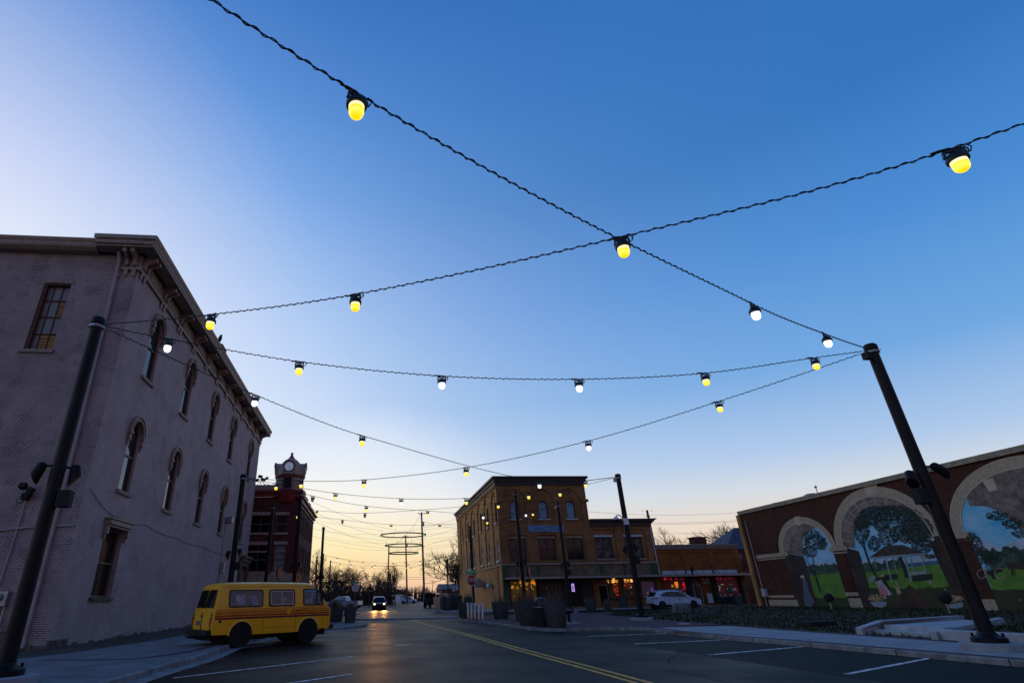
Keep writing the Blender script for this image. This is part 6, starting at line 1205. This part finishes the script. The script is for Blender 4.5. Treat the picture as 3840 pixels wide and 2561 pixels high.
loft(f, [sec3(-1.05, -.8, 1.78), sec3(-.9, -.6, 1.83), sec3(.2, .1, 1.85), sec3(.7, .35, 1.82), sec3(1.45, .6, 1.72)]); cab = f.build('cab', m_sil, pk, bevel=.03, seg=2, smooth=40)
for sd in (-1, 1):
    for q in ([(-.72, 1.26), (0, 1.25), (-.02, 1.72), (-.6, 1.72)], [(.08, 1.25), (1.12, 1.24), (.52, 1.68), (.06, 1.72)]):
        f = MB(); A = [Vector((x, sd * (.93 - .24 * ((z - 1.18) / .67) + .02), z)) for x, z in q]; f.add(A, [(0, 1, 2, 3)]); f.build('side_glass', m_cgl, cab)
    f = MB(); f.box(-2.83, -2.76, sd * .95 - .06, sd * .95 + .02, .85, 1.15); f.build('tail_lamp', MATS['tail_red'], pk)
f = MB(); f.prism([(1.30, -.72, 1.26), (1.30, .72, 1.26), (.66, .62, 1.70), (.66, -.62, 1.70)], (.03, 0, .03)); f.build('windscreen', m_gdust, cab)
f = MB(); f.box(-2.7, -1.1, -.82, .82, .9, 1.24); f.build('load_bed', m_under, pk)
f = MB(); f.box(-2.95, -2.78, -.95, .95, .5, .68); f.box(-2.6, 2.5, -.7, .7, .3, .5); f.build('bumper', m_blackm, pk)
for x in (-1.75, 1.85):
    for sd in (-1, 1): wheel(pk, x, sd * .82, .38, .25, m_hub, sd, n=18)
pk.location = (-3.9, 88.5, 0); pk.rotation_euler = (0, 0, R_(158))
# dark off-road car on the right beyond the crossing
jp = thing('offroad_car', 'boxy black off-road car parked beyond the bollards, seen from behind', 'car', (0, 0, 0), local=True)
f = MB(); f.box(-2.0, 1.0, -.92, .92, .55, 1.15); f.box(1.0, 2.1, -.78, .78, .6, 1.1); f.build('body', m_cd, jp, bevel=.05)
f = MB(); f.prism([(-1.95, -.86, 1.152), (.75, -.86, 1.152), (.55, -.80, 1.82), (-1.9, -.80, 1.82)], (0, 1.66, 0)); tp = f.build('hard_top', m_cd, jp, bevel=.04)
f = MB(); f.box(-2.0, -1.96, -.6, .6, 1.25, 1.7); f.build('rear_window', m_cgl, tp)
for sd in (-1, 1): f = MB(); f.box(-1.7, .4, sd * .845 - .01, sd * .845 + .01, 1.25, 1.7); f.build('side_glass', m_cgl, tp)
for x in (-1.35, 1.4):
    for sd in (-1, 1): wheel(jp, x, sd * .85, .42, .28, m_hub, sd, n=16)
f = MB(); f.lathe([(.4, -.12), (.4, .12)], (-2.15, .2, 1.0), 16, Matrix.Rotation(R_(90), 3, 'Y')); f.build('spare_wheel', m_tyre, jp)
f = MB(); f.box(-2.2, -2.0, -.85, .85, .5, .65); f.box(-1.9, 2.0, -.6, .6, .35, .56); f.build('bumper', m_blackm, jp)
jp.location = (10.1, 94.5, 0); jp.rotation_euler = (0, 0, R_(70)); jp.scale = (1.12,) * 3
# ================================================================= street furniture
z4 = zr(850, 1650, 600 / 1568); z5 = zr(1150, 1850, 700 / 2195); z6 = zr(1600, 1700, 900 / 2171); z7 = zr(2300, 1850, 700 / 1996)
c2 = zr(1100, 2100, 900 / 2351); c5 = zr(1700, 2050, 600 / 2351)
m_pot = M('charcoal_planter', (.055, .058, .055), rough=.75, var=.15, scale=2); m_dry = M('dried_grass', (.17, .10, .05), rough=.95, var=.4, scale=12); m_earth = M('potting_soil', (.02, .015, .01), rough=1)
m_steel = M('brushed_steel', (.42, .40, .40), rough=.28, metal=.9, var=.05)
def planter(loc, r, h, label, seed, tall=.5, n=110, grp='large charcoal planters'):
    x, y = loc; z = H - .004; rg = random.Random(seed); t = thing('street_planter', label, 'planter', (x, y, z), grp)
    f = MB(); f.lathe([(r * .72, z), (r * .76, z + .03), (r * .97, z + h * .9), (r, z + h), (r * .93, z + h), (r * .90, z + h - .08)], (x, y, 0), 26); f.build('pot', m_pot, t, smooth=40)
    f = MB(); f.lathe([(r * .9, z + h - .10), (.02, z + h - .04)], (x, y, 0), 18); f.build('soil', m_earth, t)
    f = MB()
    for k in range(n):
        a = rg.uniform(0, 6.28); q = r * .8 * math.sqrt(rg.random()); bx_, by_ = x + q * math.cos(a), y + q * math.sin(a); hh = tall * rg.uniform(.4, 1.1) * (1.8 if rg.random() < .08 else 1); lx, ly = rg.uniform(-.3, .3) * hh, rg.uniform(-.3, .3) * hh; w = .006 + .007 * rg.random()
        p0 = Vector((bx_, by_, z + h - .09)); p2 = p0 + Vector((lx, ly, hh)); p1 = p0.lerp(p2, .5) + Vector((-lx * .2, -ly * .2, .06)); s = Vector((math.cos(a + 1), math.sin(a + 1), 0)) * w
        f.v += [p0 - s, p0 + s, p1 + s * .8, p1 - s * .8, p2]; o = len(f.v) - 5; f.f += [(o, o + 1, o + 2, o + 3), (o + 3, o + 2, o + 4)]; f.m += [0, 0]
    for k in range(5):
        a = rg.uniform(0, 6.28); q = r * .5; f.tube([(x + q * math.cos(a), y + q * math.sin(a), z + h - .1), (x + q * 1.3 * math.cos(a), y + q * 1.3 * math.sin(a), z + h + tall * .9), (x + q * 1.7 * math.cos(a + .2), y + q * 1.7 * math.sin(a + .2), z + h + tall * 1.6)], .007, 3)
    f.build('dried_plants', m_dry, t); return t
planter((8.75, 39.7), .62, 1.0, 'charcoal planter with dry grass just right of the steel bollards', 1)
planter((9.15, 34.9), .72, 1.05, 'widest charcoal planter with brown grass, second right of the bollards', 2, .6)
planter((8.05, 30.3), .56, 1.12, 'charcoal planter half hidden behind the litter bin', 3)
planter((8.72, 27.75), .56, 1.12, 'nearest tall charcoal planter right of the litter bin', 4, .5)
planter((6.55, 42.0), .34, .92, 'narrow planter half hidden left behind the steel bollards', 5, .25)
planter((18.1, 47.9), .52, 1.0, 'planter left of the lawn corner in front of the shop door', 6, .3, 60)
planter((19.95, 49.0), .38, .8, 'small planter right of the lawn corner planter', 7, .35, 50)
planter((26.4, 60.6), .5, 1.0, 'dark planter under the amber shop window', 8, .2, 40)
planter((39.3, 60.9), .5, .95, 'dark planter under the crimson shop window with white lights', 9, .2, 40)
planter((-1.2, 39.2), .42, .92, 'charcoal planter on the left corner beside the black rack', 10, .3, 80)
planter((-2.75, 38.4), .46, .95, 'charcoal planter just ahead of the van nose', 11, .3, 80)
planter((-2.3, 42.0), .6, .95, 'planter of dark shrubs behind the black rack', 12, .5, 260)
for i, (x, y, r, h) in enumerate(((8.6, 66.5, .7, 1.3), (9.9, 68.5, .8, 1.5), (8.9, 72.0, .6, 1.3), (11.0, 66.0, .6, 1.3))):
    planter((x, y), r, h, ['broad dark planter left on the far corner right of the far bollards', 'tallest dark planter on the far right corner', 'dark planter behind the others on the far right corner', 'dark planter nearest the brick side wall on the far corner'][i], 20 + i, .5, 90)
def bollard(x, y, h=.97, r=.08):
    f = MB(); f.lathe([(r, H - .02), (r, h + H - .02), (r * .8, h + H), (.01, h + H + .01)], (x, y, 0), 18); return f
BL = ['leftmost', 'second from the left', 'middle', 'second from the right', 'rightmost']
for i, (x, y) in enumerate(((6.74, 41.0), (6.84, 40.2), (6.95, 39.4), (7.06, 38.6), (7.17, 37.9))):
    bollard(x, y).build('steel_bollard', m_steel, smooth=40, label='%s of five steel bollards on the kerb corner below the stop sign' % BL[i], cat='bollard', group='steel bollards on the near right corner')
for i, (x, y) in enumerate(((7.15, 65.6), (7.22, 64.8), (7.3, 64.0), (7.4, 63.3))):
    bollard(x, y, 1.35, .1).build('steel_bollard', m_steel, smooth=40, label='%s of four steel bollards on the far right corner' % ['leftmost', 'second from the left', 'second from the right', 'rightmost'][i], cat='bollard', group='steel bollards on the far right corner')
# litter bin
t = thing('litter_bin', 'dark round litter bin with pale rim between two tall planters', 'litter bin', (8.35, 28.7, H))
f = MB(); f.lathe([(.36, H), (.40, H + .82)], (8.35, 28.7, 0), 24); f.build('body', m_blackm, t, smooth=40); f = MB(); f.lathe([(.40, H + .82), (.42, H + .83), (.42, H + .86), (.38, H + .86)], (8.35, 28.7, 0), 24); f.build('rim', m_galv, t); f = MB(); f.lathe([(.3, H + .85), (.33, H + 1.1), (.25, H + 1.22), (.05, H + 1.27)], (8.35, 28.7, 0), 16); f.build('bag', m_black, t, smooth=60)
# hydrant-like bench pedestal by pole
t = thing('street_pedestal', 'low black cast pedestal with pale cap line on the plaza right of the nearest planter', 'pedestal', (10.3, 30.6, H))
f = MB(); f.lathe([(.30, H), (.30, H + .05), (.08, H + .12), (.07, H + .45), (.28, H + .55), (.32, H + .62), (.32, H + .68), (.1, H + .7)], (10.3, 30.6, 0), 18); f.build('stand', m_blackm, t, smooth=40); f = MB(); f.lathe([(.33, H + .62), (.34, H + .625), (.34, H + .645), (.33, H + .65)], (10.3, 30.6, 0), 18); f.build('rim', m_galv, t); f = MB(); f.box(9.85, 10.75, 30.2, 31.0, H - .002, H + .08); f.build('concrete_pad', m_conc, t)
# black rack on the left corner
f = MB(); o = Vector((-2.05, 38.6, H))
for a, b in (((0, 0, 0), (-.12, 0, .75)), ((.05, 0, 0), (.38, 0, .72)), ((.16, 0, 0), (.48, 0, .8)), ((.3, 0, .05), (.55, .1, .6)), ((-.12, 0, .75), (.5, .05, .78)), ((.05, .3, 0), (.38, .3, .72)), ((.0, .3, 0), (-.12, .3, .75)), ((-.12, 0, .75), (-.12, .3, .75)), ((.38, 0, .72), (.38, .3, .72))): f.tube([o + Vector(a), o + Vector(b)], .018, 5)
f.build('bike_rack', m_black, label='thin black bent-rod rack between the planters on the left corner', cat='rack')
# signs
def octagon(c, r, nrm_, th, mb, mi=0):
    u = Vector((0, 0, 1)).cross(nrm_).normalized(); z = Vector((0, 0, 1)); mb.prism([c + u * r * math.cos(R_(22.5 + 45 * k)) + z * r * math.sin(R_(22.5 + 45 * k)) for k in range(8)], nrm_ * th, mi)
def stop_sign(x, y, zc, face, label, name_txt=None, r=.41):
    t = thing('stop_sign', label, 'stop sign', (x, y, H)); n = Vector((math.sin(face), -math.cos(face), 0)); c = Vector((x, y, zc))
    f = MB(); f.cyl((x, y, H), (x, y, zc + .62), .03, n=8); f.build('post', m_galv, t)
    f = MB(); octagon(c + n * .035, r, n, .006, f); p = f.build('plate', m_wht, t)
    f = MB(); octagon(c + n * .042, r * .93, n, .003, f); pf = f.build('red_face', m_stopred, p)
    text_mesh('STOP', .33, m_wht, p, c + n * .047 + Vector((0, 0, .0)), (R_(90), 0, face), name='lettering', depth=.001, sx_=.86)
    f = MB(); f.obox(c + Vector((0, 0, .53)), (.42, .008, .085), Matrix.Rotation(face, 3, 'Z')); g = f.build('street_name_plate', m_gsign, t)
    f = MB(); f.obox(c + Vector((0, 0, .64)), (.008, .40, .085), Matrix.Rotation(face, 3, 'Z')); f.build('street_name_plate', m_gsign, t)
    text_mesh('MAIN ST', .13, m_wht, g, c + Vector((0, 0, .53)) + n * .012, (R_(90), 0, face), name='lettering', depth=.001)
    return t
stop_sign(7.55, 43.6, 2.58, R_(8), 'red octagonal stop sign with green street plates on the near right corner')
v = ony(c2(608, 270), 66.0)
t = stop_sign(v.x, 66.0, v.z, R_(180), 'stop sign seen from behind, black against the trees, on the left beyond the crossing')
def diamond(px, Y, label, rot, z0=None):
    c = ony(px, Y); x = c.x; t = thing('crossing_sign', label, 'road sign', (x, Y, H), 'orange diamond crossing signs')
    Rm = Matrix.Rotation(rot, 3, 'Z'); n = Rm @ Vector((0, -1, 0)); u = Rm @ Vector((1, 0, 0)); r = .54; zc = c.z
    f = MB(); f.cyl((x, Y + .04, H), (x, Y + .04, zc + .75), .03, n=8); f.build('post', m_black, t)
    C = Vector((x, Y, zc)); q = lambda k, d: [C + u * k + n * d, C + Vector((0, 0, k)) + n * d, C - u * k + n * d, C - Vector((0, 0, k)) + n * d]
    f = MB(); f.prism(q(r, 0), n * .006); f.prism(q(r, -.10), n * -.006); pl_ = f.build('plate', m_blackm, t)
    f = MB(); f.prism(q(r * .94, .007), n * .003); fc_ = f.build('orange_face', m_orange, pl_)
    f = MB(); P = lambda a, b: C + u * a + Vector((0, 0, b)) + n * .011
    for poly in ([(-.035, .18), (.035, .18), (.035, .26), (-.035, .26)], [(-.07, .0), (.07, .0), (.05, .16), (-.05, .16)], [(-.07, .0), (-.01, .0), (-.09, -.26), (-.14, -.24)], [(.01, .0), (.07, .0), (.14, -.24), (.09, -.26)], [(-.14, .02), (-.10, .0), (-.04, .14), (-.07, .16)], [(.10, .0), (.14, .02), (.07, .16), (.04, .14)]): f.prism([P(a, b) for a, b in poly], n * .002)
    f.build('walking_figure', m_black, pl_); return t
diamond(c5(1115, 370), 41.0, 'orange walking-figure diamond sign between the two left plaza poles', R_(68))
diamond(c5(665, 440), 42.5, 'orange diamond sign close beside the green corner pilaster', R_(76))
diamond(z4(518, 1300), 47.0, 'diamond sign seen nearly edge-on above the van roof, left of the turret pole', R_(80))
diamond(z4(700, 1345), 53.0, 'diamond sign half hidden behind the turret pole above the van roof', R_(60))
for i, (px, lab) in enumerate(((z5(1727, 1115), 'small pale blue parking sign, left of the pair by the far pole'), (z5(1765, 1100), 'small pale blue parking sign, right of the pair by the far pole'))):
    c = ony(px, 66.0); t = thing('parking_sign', lab, 'sign', (c.x, 66.0, H), 'pale blue parking signs'); f = MB(); f.cyl((c.x, 66.0, H), (c.x, 66.0, c.z + .25), .025, n=6); f.build('post', m_black, t); f = MB(); f.box(c.x - .15, c.x + .15, 65.95, 65.965, c.z - .3, c.z + .3); f.build('plate', m_lite, t, bevel=.01)
# lantern posts before the shops
def lantern(x, y, label):
    t = thing('lantern_post', label, 'street lamp', (x, y, H), 'black lantern posts before the shops')
    f = MB(); f.lathe([(.16, H), (.14, H + .35), (.06, H + .5), (.045, H + 3.0), (.09, H + 3.08), (.04, H + 3.14)], (x, y, 0), 12); f.build('post', m_blackm, t, smooth=40)
    f = MB(); f.lathe([(.09, H + 3.14), (.19, H + 3.6)], (x, y, 0), 6); f.build('lantern', m_gd, t); f = MB(); f.lathe([(.24, H + 3.6), (.1, H + 3.78), (.03, H + 3.95)], (x, y, 0), 6); f.build('cap', m_blackm, t)
    return t
lantern(34.3, 59.9, 'black lantern post in front of the low shop window'); lantern(27.6, 59.9, 'black lantern post half hidden by the camera pole'); lantern(43.2, 59.9, 'black lantern post right of the low shop')
# ================================================================= bare trees
def bare_tree(seed, h=10.0, spread=1.0, levels=5, lean=0.0, rmin=.013, twig=1.0, trunk_h=.28):
    rg = random.Random(seed); tr_ = MB(); cr_ = MB()
    def grow(p, d, ln, r, lv):
        k = 4; pts = [p]; q = p.copy(); dd = d.copy()
        for i in range(k):
            dd = (dd + Vector((rg.uniform(-1, 1), rg.uniform(-1, 1), rg.uniform(-.35, .6))) * (.10 + .05 * lv)).normalized(); q = q + dd * ln / k; pts.append(q.copy())
        rs = [max(rmin * .55, r * (1 - .42 * i / k)) for i in range(k + 1)]
        (tr_ if lv == 0 else cr_).tube(pts, rs, 6 if lv == 0 else (4 if lv < 3 else 3))
        if lv >= levels: return
        nch = [5, 3, 3, 3, 3, 2][min(lv, 5)] + (rg.random() < .3)
        for c in range(nch):
            t = rg.uniform(.45, 1.0) if lv else rg.uniform(.6, 1.0)
            i = min(int(t * k), k - 1); pp = pts[i].lerp(pts[i + 1], t * k - i); az = rg.uniform(0, 6.28); tilt = rg.uniform(.35, .95) * (1.1 if lv < 2 else 1)
            u = dd.orthogonal().normalized(); w = dd.cross(u); nd = (dd * math.cos(tilt) + (u * math.cos(az) + w * math.sin(az)) * math.sin(tilt) * spread + Vector((0, 0, .12))).normalized()
            grow(pp, nd, ln * rg.uniform(.52, .82), max(rmin, r * rg.uniform(.42, .62)), lv + 1)
        grow(pts[-1], dd, ln * rg.uniform(.6, .8), max(rmin, rs[-1] * .9), lv + 1)
    grow(Vector((0, 0, 0)), Vector((lean, 0, 1)).normalized(), h * trunk_h, h * .022, 0)
    mz = max(v.z for v in cr_.v); s = h / mz
    for m_ in (tr_, cr_): m_.v = [v * s for v in m_.v]
    t = thing('bare_tree', 'x', 'tree', (0, 0, 0), 'bare winter trees', local=True); tr_.build('trunk', m_bark, t); cr_.build('crown', m_bark, t); return t
protos = [bare_tree(1, 10, 1.15, 5), bare_tree(5, 10, .8, 5, .1, trunk_h=.32), bare_tree(9, 10, 1.3, 5, -.1, trunk_h=.24), bare_tree(12, 10, .55, 5, trunk_h=.36)]
first = [True] * 4
def tree_at(px, Y, top_px, pi, label, rz=0, wide=1.0, base=0.0):
    x = ony(px, Y).x; zt = ony(top_px, Y).z; s = (zt - base) / 10; s3 = (s * wide, s * wide, s)
    if first[pi]: first[pi] = False; o = protos[pi]; o.location = (x, Y, base); o.rotation_euler = (0, 0, rz); o.scale = s3; o['label'] = label
    else: o = place(protos[pi], (x, Y, base), rz, label, s3)
    return o
tree_at(z5(150, 1000), 110, z5(150, 640), 0, 'spreading bare tree just right of the clock building', .3, 1.1)
tree_at(z5(385, 1000), 120, z5(385, 785), 1, 'bushy bare tree between the turret pole and the rings', 1.2, 1.35)
tree_at(z5(520, 1000), 150, z5(520, 850), 3, 'slim bare tree left of the stop sign back', 2, 1.3)
tree_at(z5(790, 1000), 135, z5(790, 860), 2, 'gnarled bare tree above the oncoming car', .9, 1.1)
tree_at(z5(950, 1000), 150, z5(960, 930), 0, 'low bare tree behind the left utility pole', 3.9, 1.0)
tree_at(z5(1040, 1000), 140, z5(1040, 800), 3, 'tall slender bare tree below the smallest ring', .5, .9)
tree_at(z5(1150, 1000), 170, z5(1150, 1050), 1, 'small distant bare tree beside the middle utility pole', 4, 1.2)
tree_at(z5(650, 1000), 150, z5(650, 985), 2, 'low bare tree behind the stop sign back', 5, 1.3)
tree_at(z5(1800, 1000), 97, z5(1760, 430), 0, 'big bare tree leaning out from behind the brick corner building', 2.6, 1.25)
tree_at(z5(1730, 1000), 125, z5(1700, 760), 2, 'lower bare tree behind the leaning one at the brick building', 1.6, 1.2)
tree_at(z7(530, 500), 92, z7(540, 355), 0, 'round bare tree behind the low shop, left of the rooftop box', 2.2, 1.15)
tree_at(z7(1270, 500), 95, z7(1330, 315), 3, 'dense fan-shaped bare tree behind the shops near the mural wall', 1, 1.9)
tree_at(z7(1130, 500), 95, z7(1130, 400), 1, 'bare tree left of the fan-shaped one behind the shops', 3.3, 1.1)
tree_at(z7(1010, 500), 110, z7(1010, 480), 2, 'smallest bare treetop right of the rooftop box', 1, .7)
# far-off wood, scrub and dark evergreens
m_wood2 = M('distant_branches', (.045, .030, .028), rough=1, var=.3, scale=.2); m_ever = M('evergreen_foliage', (.022, .03, .018), rough=1, var=.4, scale=.8)
rg = random.Random(31)
def wood(x0, x1, Y, hfun, n, name='distant_wood', label='', mat=m_wood2, dep=8, w=.16):
    f = MB()
    for k in range(n):
        x = rg.uniform(x0, x1); y = Y + rg.uniform(0, dep); hh = hfun(x) * rg.uniform(.35, 1.0) ** .6; lx = rg.uniform(-.25, .25) * hh * .4
        f.v += [Vector((x - w, y, -.5)), Vector((x + w, y, -.5)), Vector((x + lx, y, hh))]; o = len(f.v) - 3; f.f.append((o, o + 1, o + 2)); f.m.append(0)
        for j in range(5):
            t = rg.uniform(.35, .9); c = Vector((x + lx * t, y, hh * t)); a = rg.uniform(.3, 1.2) * rg.choice((-1, 1)); l_ = hh * rg.uniform(.1, .28); e = c + Vector((math.sin(a) * l_, rg.uniform(-.3, .3), math.cos(a) * l_)); f.v += [c + Vector((0, 0, -w * .6)), c + Vector((0, 0, w * .6)), e]; o = len(f.v) - 3; f.f.append((o, o + 1, o + 2)); f.m.append(0)
    return f.build(name, mat, kind='stuff', label=label)
wood(-40, 140, 240, lambda x: 4.6 + 1.2 * math.sin(x * .11) + .8 * math.sin(x * .37) + (1.5 if 28 < x < 52 else 0), 2600, label='hazy wood of bare trees along the horizon')
wood(-24, 6, 150, lambda x: 5.2 + 1.0 * math.sin(x * .6), 900, 'roadside_scrub', 'dark tangled scrub beyond the parked pickup', m_wood2, 14, .12)
def evergreen(px, Y, top, wd, label, seed):
    c = ony(px, Y); zt = ony(top, Y).z; r2 = random.Random(seed); t = thing('evergreen_shrub', label, 'shrub', (c.x, Y, 0), 'dark evergreens beyond the crossing')
    f = MB(); f.cyl((c.x, Y, 0), (c.x, Y, zt * .6), .14, .05, 6); f.build('trunk', m_bark, t)
    f = MB()
    for k in range(900):
        a = r2.uniform(0, 6.28); zz = r2.uniform(.05, 1) ** .9; q = wd / 2 * (1 - zz ** 1.7) ** .5 * math.sqrt(r2.uniform(.25, 1)) * (1 + .12 * math.sin(3 * a)); p = Vector((c.x + q * math.cos(a), Y + q * math.sin(a), zt * zz)); s = r2.uniform(.12, .3)
        d1 = Vector((r2.uniform(-1, 1), r2.uniform(-1, 1), r2.uniform(-1, 1))) * s; d2 = Vector((r2.uniform(-1, 1), r2.uniform(-1, 1), r2.uniform(-1, 1))) * s; f.add([p, p + d1, p + d2], [(0, 1, 2)])
    f.build('foliage', m_ever, t)
evergreen(z5(290, 1150), 100, z5(290, 1010), 5.0, 'broad dark evergreen mass right of the clock building', 1)
evergreen(z5(370, 1150), 104, z5(350, 1020), 4.0, 'dark evergreen joined to the right of the broad one', 2)
evergreen(z5(490, 1150), 120, z5(480, 1085), 5, 'low dark evergreen behind the pickup cab', 3)
evergreen(z5(735, 1150), 125, z5(735, 1095), 3.6, 'conical dark evergreen left above the oncoming car', 4)
evergreen(z5(200, 1150), 100, z5(190, 1040), 4.0, 'dark evergreen at the foot of the clock building', 5)
# ================================================================= utility poles and wires
def upole(tp, Y, label, arm=True, lean=0):
    c = ony(tp, Y); b = MB(); t = thing('utility_pole', label, 'utility pole', (c.x, Y, 0), 'wooden utility poles'); b.tube([(c.x + lean, Y, -.2), (c.x, Y, c.z)], [.24, .17], 8); b.build('pole', m_wood, t, smooth=60)
    f = MB()
    for z, l_ in ((c.z - .35, .9), (c.z - 7.2, .55)) if arm else ((c.z - 1, .3),): f.box(c.x - l_, c.x + l_, Y - .07, Y + .07, z, z + .12)
    for s in (-.7, 0, .7): f.cyl((c.x + s, Y, c.z - .2), (c.x + s, Y, c.z - .02), .05, n=6)
    f.build('crossarm', m_wood, t)
    f = MB(); f.cyl((c.x + .35, Y - .2, c.z - 3), (c.x + .35, Y - .2, c.z - 2.1), .22, n=10); 
    if arm: f.build('transformer', m_galv, t)
    return c
u1 = upole(z5(1350, 220), 125, 'tallest wooden utility pole, right of the light rings', True, .35)
u2 = upole(z5(1163, 490), 160, 'wooden utility pole seen through the rings', True, .4)
u3 = upole(z5(968, 610), 175, 'left wooden utility pole below the rings', False, -.3)
upole(z5(123, 735), 130, 'thin pole between the clock building and the turret pole', False)
upole(z6(1992, 512), 84, 'pale utility pole behind the two-storey wing', False, .35)
def wire(a, b, sag, r, label, n=14):
    a = Vector(a); b = Vector(b); f = MB(); f.tube([a.lerp(b, i / n) + Vector((0, 0, -4 * sag * (i / n) * (1 - i / n))) for i in range(n + 1)], r, 4); f.build('overhead_wire', m_cable, label=label, cat='wire', group='overhead utility wires')
wire((u1.x, 125, u1.z - .1), (u2.x, 160, u2.z - .1), .5, .025, 'wire between the two tallest utility poles')
wire((u2.x, 160, u2.z - .1), (u3.x, 175, u3.z - .3), .5, .03, 'wire between the middle and left utility poles')
A = ony(z5(200, 930), 150); B = ony(z5(1830, 965), 150); wire(A, B, .7, .035, 'upper of two long wires low across the sunset sky')
A = ony(z5(200, 950), 150); B = ony(z5(1830, 975), 150); wire(A, B, .9, .035, 'lower of two long wires low across the sunset sky')
for i, (p, q) in enumerate(((z7(-300, 192), z7(1500, 190)), (z7(-300, 275), z7(1500, 272)), (z7(-300, 288), z7(1500, 286)), (z7(-300, 385), z7(1500, 388)))):
    wire(ony(p, 84), ony(q, 84), .55, .02, ['highest', 'second highest', 'third', 'lowest'][i] + ' thin wire crossing the sky between the wing and the mural wall')
for i, (p, q) in enumerate(((z5(1365, 325), z6(500, 640)), (z5(1370, 330), z6(600, 700)))):
    wire(ony(p, 125), ony(q, 92), .5, .02, ['upper', 'lower'][i] + ' wire from the tallest utility pole to the brick building')
# far street lamp and small far buildings
c = ony(z5(1478, 1020), 150); t = thing('street_lamp', 'thin distant street lamp with a level arm on the right horizon', 'street lamp', (c.x, 150, 0)); f = MB(); f.cyl((c.x, 150, 0), (c.x, 150, c.z), .07, .05, 6); f.build('post', m_black, t); f = MB(); f.tube([(c.x, 150, c.z - .7), (c.x - 2.2, 150, c.z - .7)], .05, 4); f.tube([(c.x, 150, c.z - .1), (c.x - 1.6, 150, c.z - .65)], .02, 4); f.build('arm', m_black, t)
c0 = ony(z5(1655, 1170), 118); c1 = ony(z5(1850, 1170), 118)
t = thing('pale_shed', 'low pale block building half hidden behind the far planters', 'shed', (c0.x, 118, 0)); f = MB(); f.box(c0.x, c1.x + 3, 118, 126, 0, c0.z); f.build('wall', BRICK('pale_block', (.42, .36, .34), (.36, .31, .30), (.2, .17, .16), bw=.4, bh=.2), t); f = MB(); f.box(c0.x - .2, c1.x + 3.2, 117.8, 126.2, c0.z, c0.z + .12); f.build('roof', m_fasc, t); f = MB(); f.box(c0.x + .6, c0.x + 1.6, 117.95, 117.999, .1, c0.z - .3); f.build('door', m_blackm, t)
c0 = ony(z5(1590, 1105), 190); c1 = ony(z5(1790, 1105), 190)
t = thing('long_shed', 'long dark low building on the right horizon', 'building', (c0.x, 190, 0)); f = MB(); f.box(c0.x, c1.x + 10, 190, 205, 0, c0.z - .5); f.build('wall', m_dred, t); f = MB(); f.prism([(c0.x - .4, 189.5, c0.z - .5), (c0.x - .4, 205.5, c0.z - .5), (c0.x - .4, 197, c0.z + 1.2)], (c1.x - c0.x + 11, 0, 0)); f.build('roof', MATS['slate_roof'], t)
c0 = ony(z5(960, 1200), 215)
t = thing('pale_house', 'small pale gabled house far off behind the crossover', 'house', (c0.x, 215, 0)); f = MB(); f.box(c0.x, c0.x + 7, 215, 223, 0, 2.6); f.build('wall', m_wht, t); f = MB(); f.prism([(c0.x - .3, 214.7, 2.6), (c0.x + 7.3, 214.7, 2.6), (c0.x + 3.5, 214.7, 4.4)], (0, 8.6, 0)); f.build('roof', m_fasc, t); f = MB(); f.box(c0.x + 1, c0.x + 2.2, 214.95, 214.99, .9, 2.0); f.box(c0.x + 4.5, c0.x + 5.7, 214.95, 214.99, .9, 2.0); f.build('window', m_gd, t)
# manhole plate and lawn grate
f = MB(); f.lathe([(.3, H), (.3, H + .004), (.02, H + .005)], (15.0, 27.9, 0), 20); f.build('access_cover', m_galv, label='pale round access cover on the plaza right of the camera pole', cat='cover')
f = MB(); f.box(17.9, 19.1, 23.3, 24.0, .14, .30); f.build('ground_grate', m_blackm, label='flat black grate set in the lawn beside the sidewalk', cat='grate', bevel=.02)
